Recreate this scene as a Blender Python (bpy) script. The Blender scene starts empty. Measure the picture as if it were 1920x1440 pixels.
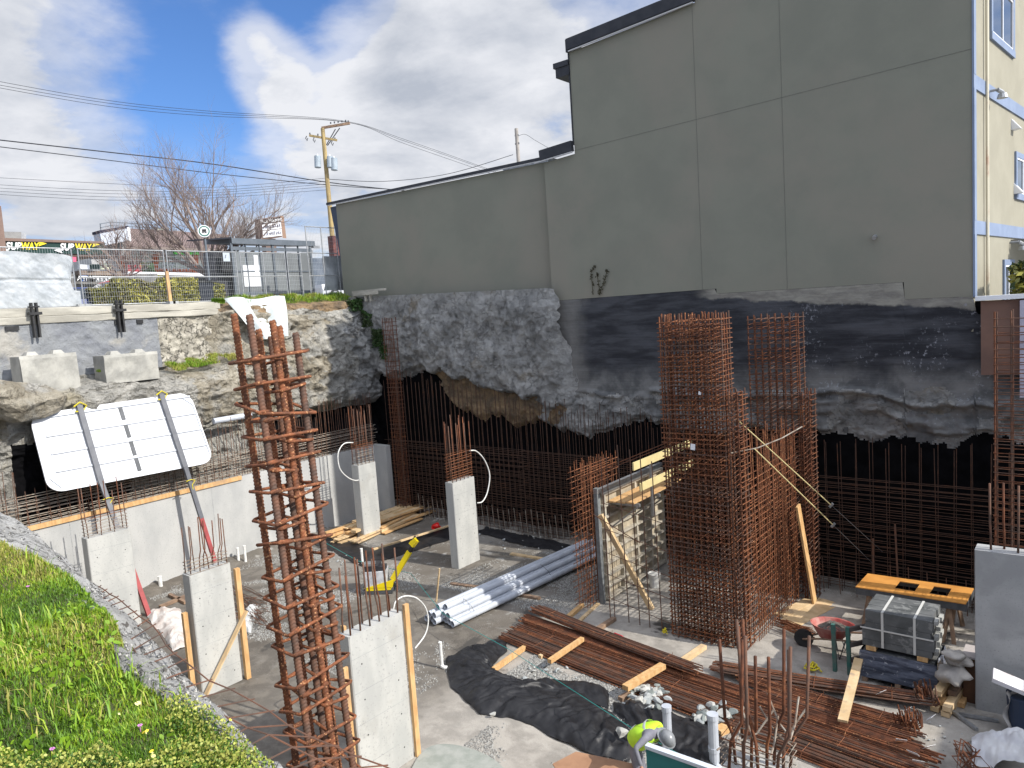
import bpy, math, random
import numpy as np
from mathutils import Vector, Matrix, Euler
random.seed(7); RNG = np.random.default_rng(11)
R_ = math.radians
# ------------------------------------------------------------------ camera
FPX = 1380.0; CX, CY = 960.0, 720.0; CH = 7.8
def _n(v): return v/np.linalg.norm(v)
_dl = _n(np.array([-1720., -22., FPX])); _dv = _n(np.array([930., 13880., FPX]))
_Z = -_dv; _X = -_dl; _X = _n(_X-_Z*_X.dot(_Z)); _Y = np.cross(_Z, _X)
RW = np.array([_X, _Y, _Z]); CAM = np.array([0., 0., CH])
def ray(px, py): return RW@np.array([px-CX, py-CY, FPX])
def PZ(px, py, z=0.): d = ray(px, py); return Vector(CAM+d*((z-CH)/d[2]))
def PY(px, py, y): d = ray(px, py); return Vector(CAM+d*(y/d[1]))
def PX(px, py, x): d = ray(px, py); return Vector(CAM+d*(x/d[0]))
def PD(px, py, dep): return Vector(CAM+ray(px, py)/FPX*dep)
scene = bpy.context.scene; COL = scene.collection
cd = bpy.data.cameras.new('camera'); cam = bpy.data.objects.new('camera', cd); COL.objects.link(cam)
cd.sensor_width = 36; cd.lens = FPX/1920*36; cd.clip_start = .05; cd.clip_end = 3000
mr = RW@np.array([1., 0, 0]); mu = RW@np.array([0, -1., 0]); mb = RW@np.array([0, 0, -1.])
cam.matrix_world = Matrix(((mr[0], mu[0], mb[0], 0), (mr[1], mu[1], mb[1], 0), (mr[2], mu[2], mb[2], CH), (0, 0, 0, 1)))
scene.camera = cam
scene.render.resolution_x = 1024; scene.render.resolution_y = 768
# ------------------------------------------------------------------ light
SUN_EL, SUN_AZ = 38.0, 8.5     # azimuth turned from +X towards +Y
sd = bpy.data.lights.new('sun', 'SUN'); sd.energy = 4.4; sd.angle = R_(.5); sd.color = (1, .95, .87)
so = bpy.data.objects.new('sun', sd); COL.objects.link(so)
sdir = Vector((math.cos(R_(SUN_AZ))*math.cos(R_(SUN_EL)), math.sin(R_(SUN_AZ))*math.cos(R_(SUN_EL)), math.sin(R_(SUN_EL))))
so.rotation_euler = sdir.to_track_quat('Z', 'Y').to_euler(); so.location = (30, 10, 40)
vs = scene.view_settings; vs.view_transform = 'Standard'; vs.look = 'None'; vs.exposure = 0.30; vs.gamma = 1
world = bpy.data.worlds.new('World'); scene.world = world; world.use_nodes = True
wn = world.node_tree; wn.nodes.clear()
def nd(t, ty, **kw):
    n = t.nodes.new(ty)
    for k, v in kw.items():
        if k in n.inputs.keys(): n.inputs[k].default_value = v
        else: setattr(n, k, v)
    return n
def lk(t, a, b): t.links.new(a, b)
def mth(t, op, a, b=None, c=None, clamp=False):
    n = t.nodes.new('ShaderNodeMath'); n.operation = op; n.use_clamp = clamp
    for i, v in enumerate((a, b, c)):
        if v is None: continue
        if hasattr(v, 'is_output') or hasattr(v, 'links'): t.links.new(v, n.inputs[i])
        else: n.inputs[i].default_value = v
    return n.outputs[0]
def mixc(t, f, a, b):
    n = t.nodes.new('ShaderNodeMix'); n.data_type = 'RGBA'
    for s, v in ((n.inputs[0], f), (n.inputs[6], a), (n.inputs[7], b)):
        if hasattr(v, 'links'): t.links.new(v, s)
        else: s.default_value = v if isinstance(v, float) else tuple(v)+((1,) if len(v) == 3 else ())
    return n.outputs[2]
def smooth(t, v, a, b):
    n = t.nodes.new('ShaderNodeMapRange'); n.interpolation_type = 'SMOOTHSTEP'
    t.links.new(v, n.inputs[0]); n.inputs[1].default_value = a; n.inputs[2].default_value = b
    return n.outputs[0]
sky = nd(wn, 'ShaderNodeTexSky'); sky.sky_type = 'NISHITA'; sky.sun_disc = False
sky.sun_elevation = R_(SUN_EL); sky.sun_rotation = R_(90-SUN_AZ); sky.air_density = 1.0; sky.dust_density = .3; sky.ozone_density = 2.5
tc = nd(wn, 'ShaderNodeTexCoord'); DIR = tc.outputs['Generated']
sp = nd(wn, 'ShaderNodeSeparateXYZ'); lk(wn, DIR, sp.inputs[0])
zz = mth(wn, 'ADD', mth(wn, 'MAXIMUM', sp.outputs[2], 0.), .22)
cmb = nd(wn, 'ShaderNodeCombineXYZ')
lk(wn, mth(wn, 'DIVIDE', sp.outputs[0], zz), cmb.inputs[0]); lk(wn, mth(wn, 'DIVIDE', sp.outputs[1], zz), cmb.inputs[1])
def wnoise(sc, det, ro, dist=0., vec=None):
    n = nd(wn, 'ShaderNodeTexNoise', Scale=sc, Detail=det, Roughness=ro, Distortion=dist); lk(wn, vec or cmb.outputs[0], n.inputs['Vector']); return n.outputs[0]
# density = warped fractal noise, sampled twice so the side away from the sun is darker
def shift(dx, dy):
    m = nd(wn, 'ShaderNodeVectorMath', operation='ADD'); lk(wn, cmb.outputs[0], m.inputs[0]); m.inputs[1].default_value = (dx, dy, 0); return m.outputs[0]
def dens(vec): return mth(wn, 'ADD', mth(wn, 'MULTIPLY', wnoise(1.35, 12., .56, .2, vec), 1.15), mth(wn, 'MULTIPLY', mth(wn, 'SUBTRACT', wnoise(4.6, 12., .62, .3, vec), .5), .40))
d0 = dens(cmb.outputs[0]); d1 = dens(shift(.13, .04)); cov = d0
def lobe(px, py, rad, amp):
    global cov
    d = _n(ray(px, py)); vm = nd(wn, 'ShaderNodeVectorMath', operation='DOT_PRODUCT'); lk(wn, DIR, vm.inputs[0]); vm.inputs[1].default_value = d
    m = wn.nodes.new('ShaderNodeMapRange'); m.interpolation_type = 'SMOOTHERSTEP'
    lk(wn, vm.outputs['Value'], m.inputs[0]); m.inputs[1].default_value = math.cos(rad); m.inputs[2].default_value = 1.; m.inputs[4].default_value = amp
    cov = mth(wn, 'ADD', cov, m.outputs[0]); return m.outputs[0]
for a in ((290, 60, .26, -.26), (440, 60, .24, -.20), (250, 190, .16, -.13), (420, 230, .15, -.13), (615, 5, .10, -.34), (30, 30, .22, .34), (110, 160, .14, .18), (445, 0, .06, .14), (490, 135, .075, .30), (620, 150, .15, .30), (820, 70, .18, .26), (300, 420, .2, .12), (620, 340, .2, .12), (60, 350, .18, .08), (950, 220, .2, .22)):
    lobe(*a)
mask = smooth(wn, cov, .52, .76); veil = mth(wn, 'MULTIPLY', smooth(wn, mth(wn, 'ADD', cov, mth(wn, 'MULTIPLY', mth(wn, 'SUBTRACT', wnoise(3.2, 10., .6, .6), .5), .5)), .22, .68), .72)
low = smooth(wn, mth(wn, 'SUBTRACT', 1., sp.outputs[2]), .74, .97)     # thinner, hazier cloud towards the horizon
mask = mth(wn, 'MAXIMUM', mth(wn, 'MAXIMUM', mask, veil), mth(wn, 'MULTIPLY', low, .80))
lit = mth(wn, 'MULTIPLY', mth(wn, 'SUBTRACT', d0, d1), 2.9)
thick = smooth(wn, cov, .6, 1.25)
shade = mth(wn, 'ADD', mth(wn, 'MULTIPLY', thick, .22), mth(wn, 'SUBTRACT', .34, lit))
def lob2(px, py, rad):
    d = _n(ray(px, py)); vm = nd(wn, 'ShaderNodeVectorMath', operation='DOT_PRODUCT'); lk(wn, DIR, vm.inputs[0]); vm.inputs[1].default_value = d
    return smooth(wn, vm.outputs['Value'], math.cos(rad), 1.)
shade = mth(wn, 'ADD', shade, mth(wn, 'MULTIPLY', mth(wn, 'ADD', lob2(720, 190, .16), lob2(920, 100, .2)), .13))
shade = mth(wn, 'SUBTRACT', shade, mth(wn, 'MULTIPLY', mth(wn, 'ADD', lob2(530, 110, .16), lob2(1000, 250, .16)), .30), clamp=True)
ccol = mixc(wn, shade, (8.2, 8.35, 8.8), (4.7, 5.1, 5.9))
# cloud brightness boosted outside the view, sunward and overhead, to add fill light
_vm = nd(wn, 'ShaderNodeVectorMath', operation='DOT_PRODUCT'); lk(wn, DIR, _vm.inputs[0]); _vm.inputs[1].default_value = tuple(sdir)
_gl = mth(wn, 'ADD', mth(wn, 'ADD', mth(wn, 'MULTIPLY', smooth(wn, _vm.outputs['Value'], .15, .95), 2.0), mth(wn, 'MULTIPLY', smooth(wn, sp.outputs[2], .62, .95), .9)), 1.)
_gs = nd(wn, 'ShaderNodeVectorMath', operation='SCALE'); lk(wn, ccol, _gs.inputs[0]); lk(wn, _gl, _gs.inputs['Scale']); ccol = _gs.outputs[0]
mul = nd(wn, 'ShaderNodeMix'); mul.data_type = 'RGBA'; mul.blend_type = 'MULTIPLY'; mul.inputs[0].default_value = 1.
lk(wn, sky.outputs[0], mul.inputs[6]); mul.inputs[7].default_value = (.80, 1.10, 1.55, 1)
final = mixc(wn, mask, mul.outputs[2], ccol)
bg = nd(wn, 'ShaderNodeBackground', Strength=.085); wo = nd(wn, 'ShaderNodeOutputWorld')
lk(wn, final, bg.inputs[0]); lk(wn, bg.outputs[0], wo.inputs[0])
# ------------------------------------------------------------------ materials
MATS = {}
def mat(name, c1, c2=None, sc=6., rough=.85, bump=.0, bsc=60., metal=0., spk=None, spksc=90., lo=.35, hi=.65, stretch=None, c3=None, sc3=1.2, lo3=.5, hi3=.62, bdist=.01, spec=.4, coord='pos', b2=0., b2sc=6., b2d=.1, crk=0., crs=.75):
    if name in MATS: return MATS[name]
    m = bpy.data.materials.new(name); m.use_nodes = True; t = m.node_tree; b = t.nodes['Principled BSDF']
    g = nd(t, 'ShaderNodeNewGeometry'); P = g.outputs['Position']
    if stretch:
        mp = nd(t, 'ShaderNodeMapping'); lk(t, P, mp.inputs[0]); mp.inputs['Scale'].default_value = stretch; PS = mp.outputs[0]
    else: PS = P
    c = None
    if c2 is None: b.inputs['Base Color'].default_value = (*c1, 1)
    else:
        n = nd(t, 'ShaderNodeTexNoise', Scale=sc, Detail=8., Roughness=.6); lk(t, PS, n.inputs['Vector'])
        c = mixc(t, smooth(t, n.outputs[0], lo, hi), c1, c2)
    if c3 is not None:
        n = nd(t, 'ShaderNodeTexNoise', Scale=sc3, Detail=7., Roughness=.62, Distortion=.3); lk(t, P, n.inputs['Vector'])
        c = mixc(t, smooth(t, n.outputs[0], lo3, hi3), c if c is not None else c1, c3)
    ck = None
    if crk:   # fracture lines: distorted cell edges, in patches, with crevice shade put into the colour
        n = nd(t, 'ShaderNodeTexNoise', Scale=crk*1.3, Detail=5., Roughness=.6); lk(t, P, n.inputs['Vector'])
        va = nd(t, 'ShaderNodeVectorMath', operation='SCALE'); lk(t, n.outputs['Color'], va.inputs[0]); va.inputs['Scale'].default_value = 1.6/crk
        vb = nd(t, 'ShaderNodeVectorMath', operation='ADD'); lk(t, P, vb.inputs[0]); lk(t, va.outputs[0], vb.inputs[1])
        vo = nd(t, 'ShaderNodeTexVoronoi', Scale=crk); vo.feature = 'DISTANCE_TO_EDGE'; lk(t, vb.outputs[0], vo.inputs['Vector'])
        n5 = nd(t, 'ShaderNodeTexNoise', Scale=crk*.7, Detail=3., Roughness=.5); lk(t, P, n5.inputs['Vector'])
        ck = mth(t, 'MULTIPLY', mth(t, 'SUBTRACT', 1., smooth(t, vo.outputs['Distance'], .0, .07)), smooth(t, n5.outputs[0], .42, .56))
        c = mixc(t, mth(t, 'MULTIPLY', ck, crs), c if c is not None else c1, tuple(x*.22 for x in c1))
    if spk is not None:
        n = nd(t, 'ShaderNodeTexNoise', Scale=spksc, Detail=2., Roughness=.5); lk(t, P, n.inputs['Vector'])
        c = mixc(t, smooth(t, n.outputs[0], .6, .7), c if c is not None else c1, spk)
    if c is not None: lk(t, c, b.inputs['Base Color'])
    b.inputs['Roughness'].default_value = rough; b.inputs['Metallic'].default_value = metal; b.inputs['Specular IOR Level'].default_value = spec
    nrm = None
    if bump:
        n = nd(t, 'ShaderNodeTexNoise', Scale=bsc, Detail=6., Roughness=.65); lk(t, P, n.inputs['Vector'])
        bp = nd(t, 'ShaderNodeBump', Strength=bump, Distance=bdist); lk(t, n.outputs[0], bp.inputs['Height']); nrm = bp.outputs[0]
    if b2:
        n = nd(t, 'ShaderNodeTexNoise', Scale=b2sc, Detail=10., Roughness=.68, Distortion=.4); lk(t, P, n.inputs['Vector'])
        bp = nd(t, 'ShaderNodeBump', Strength=b2, Distance=b2d); lk(t, n.outputs[0], bp.inputs['Height'])
        if nrm is not None: lk(t, nrm, bp.inputs['Normal'])
        nrm = bp.outputs[0]
    if ck is not None:
        bp = nd(t, 'ShaderNodeBump', Strength=1., Distance=.05); lk(t, mth(t, 'SUBTRACT', 1., ck), bp.inputs['Height']); lk(t, nrm, bp.inputs['Normal']); nrm = bp.outputs[0]
    if nrm is not None: lk(t, nrm, b.inputs['Normal'])
    MATS[name] = m; return m
CONC = mat('column_concrete', (.47, .47, .445), (.38, .385, .37), 2.2, .85, .25, 45., spk=(.33, .33, .32), spksc=26., stretch=(1, 1, .35), c3=(.36, .355, .33), sc3=1.1, lo3=.56, hi3=.75)
CONCD = mat('dark_concrete', (.36, .37, .37), (.26, .27, .27), 1.8, .85, .3, 40., spk=(.16, .16, .16), spksc=18.)
WALLC = mat('poured_wall_concrete', (.45, .45, .435), (.36, .365, .36), 1.1, .88, .25, 40., spk=(.3, .3, .29), spksc=30., stretch=(1, 1, .5))
RUST = mat('rusty_steel', (.16, .055, .024), (.075, .03, .016), 7., .8, .4, 90., c3=(.24, .09, .035), sc3=3., lo3=.56, hi3=.7)
RUSTD = mat('weathered_steel', (.16, .075, .045), (.085, .055, .042), 6., .8, .3, 90.)
RUSTK = mat('shade_dark_rust', (.085, .042, .026), (.045, .026, .018), 6., .85, .3, 90., c3=(.14, .06, .03), sc3=2.5, lo3=.56, hi3=.7)  # rust darkened in its colour for the shade along the rear wall
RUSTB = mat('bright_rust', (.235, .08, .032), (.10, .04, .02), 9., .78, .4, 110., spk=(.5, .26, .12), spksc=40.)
DUSTY = mat('cement_dusted_steel', (.36, .33, .28), (.21, .15, .11), 9., .85, .3, 90.)
WOOD = mat('new_lumber', (.62, .40, .19), (.50, .29, .12), 3., .7, .15, 60., stretch=(4, 4, 1), c3=(.40, .26, .15), sc3=1.5, lo3=.56, hi3=.7)
WOODP = mat('pale_lumber', (.66, .49, .29), (.52, .37, .20), 3., .75, .15, 60., c3=(.36, .27, .19), sc3=2.2, lo3=.56, hi3=.68)
WOODO = mat('weathered_lumber', (.30, .20, .13), (.18, .12, .085), 5., .85, .2, 60.)
PLYO = mat('orange_plywood', (.62, .29, .07), (.50, .22, .05), 2., .55, .1, 40.)
PVC = mat('grey_pvc', (.50, .53, .58), (.42, .45, .50), 3., .35, .0)
PVCW = mat('white_pvc', (.75, .75, .72), (.6, .6, .58), 9., .4)
BLACKF = mat('black_geotextile', (.012, .012, .014), (.024, .024, .026), 5., .48, .3, 60., spec=.35)
WHITE = mat('white_paint', (.80, .81, .83), (.74, .76, .79), 2., .4)
TARP = mat('white_tarp', (.40, .42, .435), (.31, .335, .355), 2.5, .55, .3, 9., bdist=.05)
GALV = mat('galvanised_steel', (.38, .39, .40), (.28, .29, .30), 8., .45, metal=.6)
DKSTEEL = mat('dark_steel', (.10, .105, .115), (.07, .075, .08), 6., .55, metal=.3)
BLACK = mat('black_paint', (.015, .015, .017), (.03, .03, .03), 6., .6)
STUCCO = mat('grey_green_stucco', (.218, .220, .178), (.196, .199, .162), .7, .92, .45, 55., c3=(.232, .220, .180), sc3=.28, lo3=.42, hi3=.68, bdist=.008)
CREAM = mat('cream_stucco', (.30, .28, .215), (.27, .252, .192), 1.2, .9, .3, 50.)
BLUET = mat('blue_grey_trim', (.20, .25, .35), (.17, .215, .31), 2., .7)
# ------------------------------------------------------------------ mesh helpers
class MB:
    def __init__(s): s.v = []; s.f = []
    def add(s, vs, fs):
        o = len(s.v); s.v += [tuple(v) for v in vs]; s.f += [tuple(i+o for i in f) for f in fs]; return s
    def box(s, c, d, rot=None):
        h = [x/2 for x in d]; M = rot if rot is not None else Matrix.Identity(3)
        if isinstance(M, (int, float)): M = Matrix.Rotation(M, 3, 'Z')
        vs = [Vector(c)+M@Vector((a*h[0], b*h[1], e*h[2])) for a in (-1, 1) for b in (-1, 1) for e in (-1, 1)]
        return s.add(vs, [(0, 1, 3, 2), (4, 6, 7, 5), (0, 4, 5, 1), (2, 3, 7, 6), (0, 2, 6, 4), (1, 5, 7, 3)])
    def bb(s, a, b):
        return s.box([(a[i]+b[i])/2 for i in range(3)], [abs(b[i]-a[i]) for i in range(3)])
    def beam(s, p, q, w, h, up=(0, 0, 1)):
        p, q = Vector(p), Vector(q); d = (q-p); L = d.length; d.normalize(); u = Vector(up)
        if abs(d.dot(u)) > .98: u = Vector((1, 0, 0))
        x = d.cross(u).normalized(); z = x.cross(d).normalized()
        M = Matrix((x, d, z)).transposed()
        return s.box((p+q)/2, (w, L, h), M)
    def cyl(s, p, q, r, n=10, r2=None, cap=True):
        p, q = Vector(p), Vector(q); d = (q-p).normalized(); u = Vector((0, 0, 1)) if abs(d.z) < .9 else Vector((1, 0, 0))
        x = d.cross(u).normalized(); y = d.cross(x); r2 = r if r2 is None else r2
        vs = [p+(x*math.cos(t)+y*math.sin(t))*r for t in [2*math.pi*i/n for i in range(n)]]+[q+(x*math.cos(t)+y*math.sin(t))*r2 for t in [2*math.pi*i/n for i in range(n)]]
        fs = [(i, (i+1) % n, n+(i+1) % n, n+i) for i in range(n)]
        if cap: fs += [tuple(range(n-1, -1, -1)), tuple(range(n, 2*n))]
        return s.add(vs, fs)
    def tube(s, pts, r, n=6, closed=False):
        pts = [Vector(p) for p in pts]; m = len(pts); vs = []; px = None
        for i, p in enumerate(pts):
            a = pts[(i-1) % m] if (closed or i > 0) else p; b = pts[(i+1) % m] if (closed or i < m-1) else p
            d = (b-a).normalized()
            if px is None:
                u = Vector((0, 0, 1)) if abs(d.z) < .9 else Vector((1, 0, 0)); x = d.cross(u).normalized()
            else: x = (px-d*px.dot(d)).normalized()
            px = x; y = d.cross(x); rr = r[i] if isinstance(r, (list, tuple)) else r
            vs += [p+(x*math.cos(t)+y*math.sin(t))*rr for t in [2*math.pi*k/n for k in range(n)]]
        fs = []
        for i in range(m if closed else m-1):
            j = (i+1) % m
            fs += [(i*n+k, i*n+(k+1) % n, j*n+(k+1) % n, j*n+k) for k in range(n)]
        if not closed: fs += [tuple(range(n-1, -1, -1)), tuple(range((m-1)*n, m*n))]
        return s.add(vs, fs)
    def hexa(s, b, t):   # bottom 4 pts, top 4 pts
        return s.add(list(b)+list(t), [(3, 2, 1, 0), (4, 5, 6, 7), (0, 1, 5, 4), (1, 2, 6, 5), (2, 3, 7, 6), (3, 0, 4, 7)])
    def prism(s, poly, vec):
        n = len(poly); vec = Vector(vec); a = [Vector(p) for p in poly]
        return s.add(a+[p+vec for p in a], [tuple(range(n-1, -1, -1)), tuple(range(n, 2*n))]+[(i, (i+1) % n, n+(i+1) % n, n+i) for i in range(n)])
    def grid(s, fn, nu, nv):
        vs = [fn(i/nu, j/nv) for j in range(nv+1) for i in range(nu+1)]
        return s.add(vs, [(j*(nu+1)+i, j*(nu+1)+i+1, (j+1)*(nu+1)+i+1, (j+1)*(nu+1)+i) for j in range(nv) for i in range(nu)])
    def lump(s, c, d, seed=0, n=2, rough=.25, rot=0., cut=(.55, .85)):
        ico = ICO[n]; rs = random.Random(seed); off = Vector((rs.random()*50, rs.random()*50, rs.random()*50)); vs = []
        cuts = [(Vector((rs.uniform(-1, 1), rs.uniform(-1, 1), rs.uniform(-1, 1))).normalized(), rs.uniform(*cut)) for _ in range(7 if cut[0] > .5 else 12)]
        M = Matrix.Rotation(rot, 3, 'Z')
        for v in ico[0]:
            w = Vector(v)
            for nn, dd in cuts:
                k = w.dot(nn)
                if k > dd: w = w-nn*(k-dd)
            w = w*(1+rough*(vnoise3(np.array([w+off])*1.7)[0]-.5))
            vs.append(Vector(c)+M@Vector((w.x*d[0]/2, w.y*d[1]/2, w.z*d[2]/2)))
        return s.add(vs, ico[1])
    def mesh(s, name, off=(0, 0, 0), sm=False):
        me = bpy.data.meshes.new(name); o = Vector(off)
        me.from_pydata([(v[0]-o.x, v[1]-o.y, v[2]-o.z) for v in s.v], [], s.f); me.update()
        if sm: me.polygons.foreach_set('use_smooth', [True]*len(me.polygons))
        return me
    def build(s, name, m, parent=None, sm=False, loc=None, **kw):
        if parent is not None: off = parent.get('_w', None); off = Vector(off) if off is not None else Vector(parent.location)
        else: off = Vector(loc) if loc is not None else Vector((0, 0, 0))
        me = s.mesh(name, off, sm); me.materials.append(m)
        o = bpy.data.objects.new(name, me); COL.objects.link(o)
        if parent is not None: o.parent = parent; o['_w'] = tuple(off)
        else: o.location = off; o['_w'] = tuple(off)
        tag(o, **kw); return o
def vnoise3(P):
    P = np.asarray(P, float); i = np.floor(P).astype(np.int64); f = P-i; f = f*f*(3-2*f)
    def h(a, b, c):
        n = (a*73856093) ^ (b*19349663) ^ (c*83492791); n = (n ^ (n >> 13))*1274126177; n = n ^ (n >> 16)
        return (n & 0xffff)/65535.
    r = 0
    for dx in (0, 1):
        for dy in (0, 1):
            for dz in (0, 1):
                w = (f[:, 0] if dx else 1-f[:, 0])*(f[:, 1] if dy else 1-f[:, 1])*(f[:, 2] if dz else 1-f[:, 2])
                r = r+w*h(i[:, 0]+dx, i[:, 1]+dy, i[:, 2]+dz)
    return r
def fbm(P, oct=5, gain=.5, lac=2.03):
    P = np.asarray(P, float); a = 1.; s = 0; t = 0
    for k in range(oct): s = s+a*(vnoise3(P+17.3*k)-.5); t += a; a *= gain; P = P*lac
    return s/t*2
def ridged(P, oct=5):
    P = np.asarray(P, float); a = 1.; s = 0; t = 0
    for k in range(oct): s = s+a*(1-2*np.abs(vnoise3(P+9.1*k)-.5)); t += a; a *= .5; P = P*2.1
    return s/t
def _ico(n):
    import bmesh
    b = bmesh.new(); bmesh.ops.create_icosphere(b, subdivisions=n, radius=1); vs = [tuple(v.co) for v in b.verts]; fs = [tuple(v.index for v in f.verts) for f in b.faces]; b.free(); return vs, fs
ICO = {1: _ico(1), 2: _ico(2), 3: _ico(3)}
def tag(o, label=None, cat=None, group=None, kind=None):
    if label: o['label'] = label
    if cat: o['category'] = cat
    if group: o['group'] = group
    if kind: o['kind'] = kind
    return o
def thing(name, loc, label, cat, group=None):
    o = bpy.data.objects.new(name, None); COL.objects.link(o); o.location = Vector(loc); o.empty_display_size = .1
    return tag(o, label, cat, group)
def npmesh(name, V, F, m, parent=None, sm=False, **kw):
    me = bpy.data.meshes.new(name); V = np.asarray(V, np.float32); F = np.asarray(F, np.int32); k = F.shape[1]
    me.vertices.add(len(V)); me.vertices.foreach_set('co', V.ravel()); me.loops.add(F.size); me.loops.foreach_set('vertex_index', F.ravel())
    me.polygons.add(len(F)); me.polygons.foreach_set('loop_start', np.arange(0, F.size, k, dtype=np.int32)); me.update(calc_edges=True)
    if sm: me.polygons.foreach_set('use_smooth', np.ones(len(F), bool))
    me.materials.append(m); o = bpy.data.objects.new(name, me); COL.objects.link(o)
    if parent is not None: o.parent = parent; o.matrix_parent_inverse = Matrix.Translation(-Vector(parent.location))
    tag(o, **kw); return o
_unit = {}
def barp(name, p, q, r, m, parent, n=6):
    """one straight bar as a part, sharing a unit cylinder"""
    key = (m.name, n)
    if key not in _unit: _unit[key] = MB().cyl((0, 0, 0), (0, 0, 1), 1., n).mesh('round_bar', sm=False); _unit[key].materials.append(m)
    o = bpy.data.objects.new(name, _unit[key]); COL.objects.link(o); o.parent = parent
    p, q = Vector(p), Vector(q); d = q-p
    o.location = p-Vector(parent.location); o.rotation_euler = d.to_track_quat('Z', 'Y').to_euler(); o.scale = (r, r, d.length); return o
def text_mesh(body, size, ext=.01, shear=0., bold=0., align='CENTER', sx=1.):
    c = bpy.data.curves.new('lettering', 'FONT'); c.body = body; c.size = size; c.extrude = ext; c.shear = shear; c.offset = bold; c.align_x = align; c.align_y = 'CENTER'
    o = bpy.data.objects.new('lettering', c); COL.objects.link(o); bpy.context.view_layer.update()
    me = bpy.data.meshes.new_from_object(o.evaluated_get(bpy.context.evaluated_depsgraph_get())); bpy.data.objects.remove(o); bpy.data.curves.remove(c)
    if sx != 1.:
        for v in me.vertices: v.co.x *= sx
    return me
def text_part(body, size, centre, xdir, nrm, m, parent, name='lettering', **kw):
    me = text_mesh(body, size, **kw); me.materials.append(m); o = bpy.data.objects.new(name, me); COL.objects.link(o); o.parent = parent
    x = Vector(xdir).normalized(); z = Vector(nrm).normalized(); y = z.cross(x)
    o.matrix_basis = Matrix.Translation(Vector(centre)-Vector(parent.location))@Matrix((x, y, z)).transposed().to_4x4(); return o
# ------------------------------------------------------------------ more materials for the setting
def floor_mat():
    m = bpy.data.materials.new('pit_floor'); m.use_nodes = True; t = m.node_tree; b = t.nodes['Principled BSDF']
    P = nd(t, 'ShaderNodeNewGeometry').outputs['Position']
    def ns(s, d=8., r=.6, dist=0.):
        n = nd(t, 'ShaderNodeTexNoise', Scale=s, Detail=d, Roughness=r, Distortion=dist); lk(t, P, n.inputs['Vector']); return n.outputs[0]
    big = ns(.32, 6., .55, .4); c = mixc(t, smooth(t, big, .38, .62), (.125, .108, .088), (.23, .215, .19))
    c = mixc(t, smooth(t, ns(1.1, 9., .62, .5), .5, .66), c, (.105, .095, .08))
    c = mixc(t, smooth(t, ns(2.6, 9., .65), .55, .7), c, (.33, .32, .295))
    c = mixc(t, mth(t, 'MULTIPLY', smooth(t, ns(34., 3., .6), .60, .66), smooth(t, ns(.9, 5., .6), .45, .62)), c, (.55, .54, .51))
    # paler dusty slab round the core walls
    sx = nd(t, 'ShaderNodeSeparateXYZ'); lk(t, P, sx.inputs[0])
    q = mth(t, 'ADD', sx.outputs[0], mth(t, 'MULTIPLY', ns(.8, 5.), 2.5))
    pale = mth(t, 'MULTIPLY', smooth(t, q, -10.4, -9.2), mth(t, 'SUBTRACT', 1., smooth(t, sx.outputs[1], 18.6, 19.6)))
    c = mixc(t, mth(t, 'MULTIPLY', pale, .8), c, mixc(t, smooth(t, ns(1.7, 8., .6), .4, .62), (.42, .39, .345), (.28, .26, .23)))
    mud = mth(t, 'SUBTRACT', 1., smooth(t, mth(t, 'ADD', sx.outputs[0], mth(t, 'MULTIPLY', ns(.5, 5.), 3.)), -10.2, -8.2)); mud = mth(t, 'MULTIPLY', mud, mth(t, 'SUBTRACT', 1., smooth(t, sx.outputs[1], 12.4, 14.)))
    c = mixc(t, mth(t, 'MULTIPLY', mud, .72), c, mixc(t, smooth(t, ns(2.2, 9., .62, .5), .42, .60), (.085, .073, .060), (.150, .132, .108)))
    c = mixc(t, smooth(t, ns(.55, 6., .6, .6), .60, .66), c, (.06, .055, .048))
    lk(t, c, b.inputs['Base Color']); b.inputs['Roughness'].default_value = .92
    bp = nd(t, 'ShaderNodeBump', Strength=.5, Distance=.02); lk(t, mth(t, 'ADD', ns(38., 4.), mth(t, 'MULTIPLY', ns(4., 6.), 1.5)), bp.inputs['Height']); lk(t, bp.outputs[0], b.inputs['Normal'])
    return m
FLOOR = floor_mat()
SHOT = mat('shotcrete', (.52, .50, .45), (.32, .31, .28), 1.9, .95, 1., 16., c3=(.44, .39, .28), sc3=.6, lo3=.54, hi3=.70, b2=1., b2sc=4.2, b2d=.28, bdist=.06, crk=3.4, crs=.45)
SHOTD = mat('grey_shotcrete', (.50, .495, .475), (.28, .28, .27), 1.5, .95, 1., 15., c3=(.30, .265, .21), sc3=.8, lo3=.56, hi3=.70, b2=1., b2sc=3.8, b2d=.34, bdist=.06, crk=2.6, crs=.35)
ROCK = mat('rough_rock', (.56, .51, .41), (.31, .27, .20), 1.7, .95, 1., 16., c3=(.50, .48, .43), sc3=.9, lo3=.48, hi3=.62, b2=1., b2sc=4.6, b2d=.32, bdist=.06, crk=3., crs=.55)
SOIL = mat('brown_soil', (.36, .25, .14), (.16, .12, .08), 2.5, .95, 1., 16., b2=1., b2sc=4., b2d=.25, bdist=.05)
MEMB = mat('membrane_hollow_black', (.003, .003, .0035), (.006, .006, .007), 3., .95, spec=.05)
PARG = mat('blue_grey_parging', (.19, .20, .22), (.25, .26, .27), 1.4, .9, .5, 30., c3=(.36, .345, .31), sc3=.45, lo3=.50, hi3=.60, b2=.9, b2sc=5., b2d=.09)
STONE = mat('rubble_masonry', (.46, .43, .36), (.27, .25, .21), 3.2, .95, .6, 25., b2=1., b2sc=7., b2d=.07, crk=4.5)
BEAM = mat('old_board_formed_concrete', (.44, .42, .36), (.29, .275, .235), 1.6, .9, .5, 30., stretch=(1, .35, 2.5), b2=.5, b2sc=5., b2d=.03)
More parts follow.
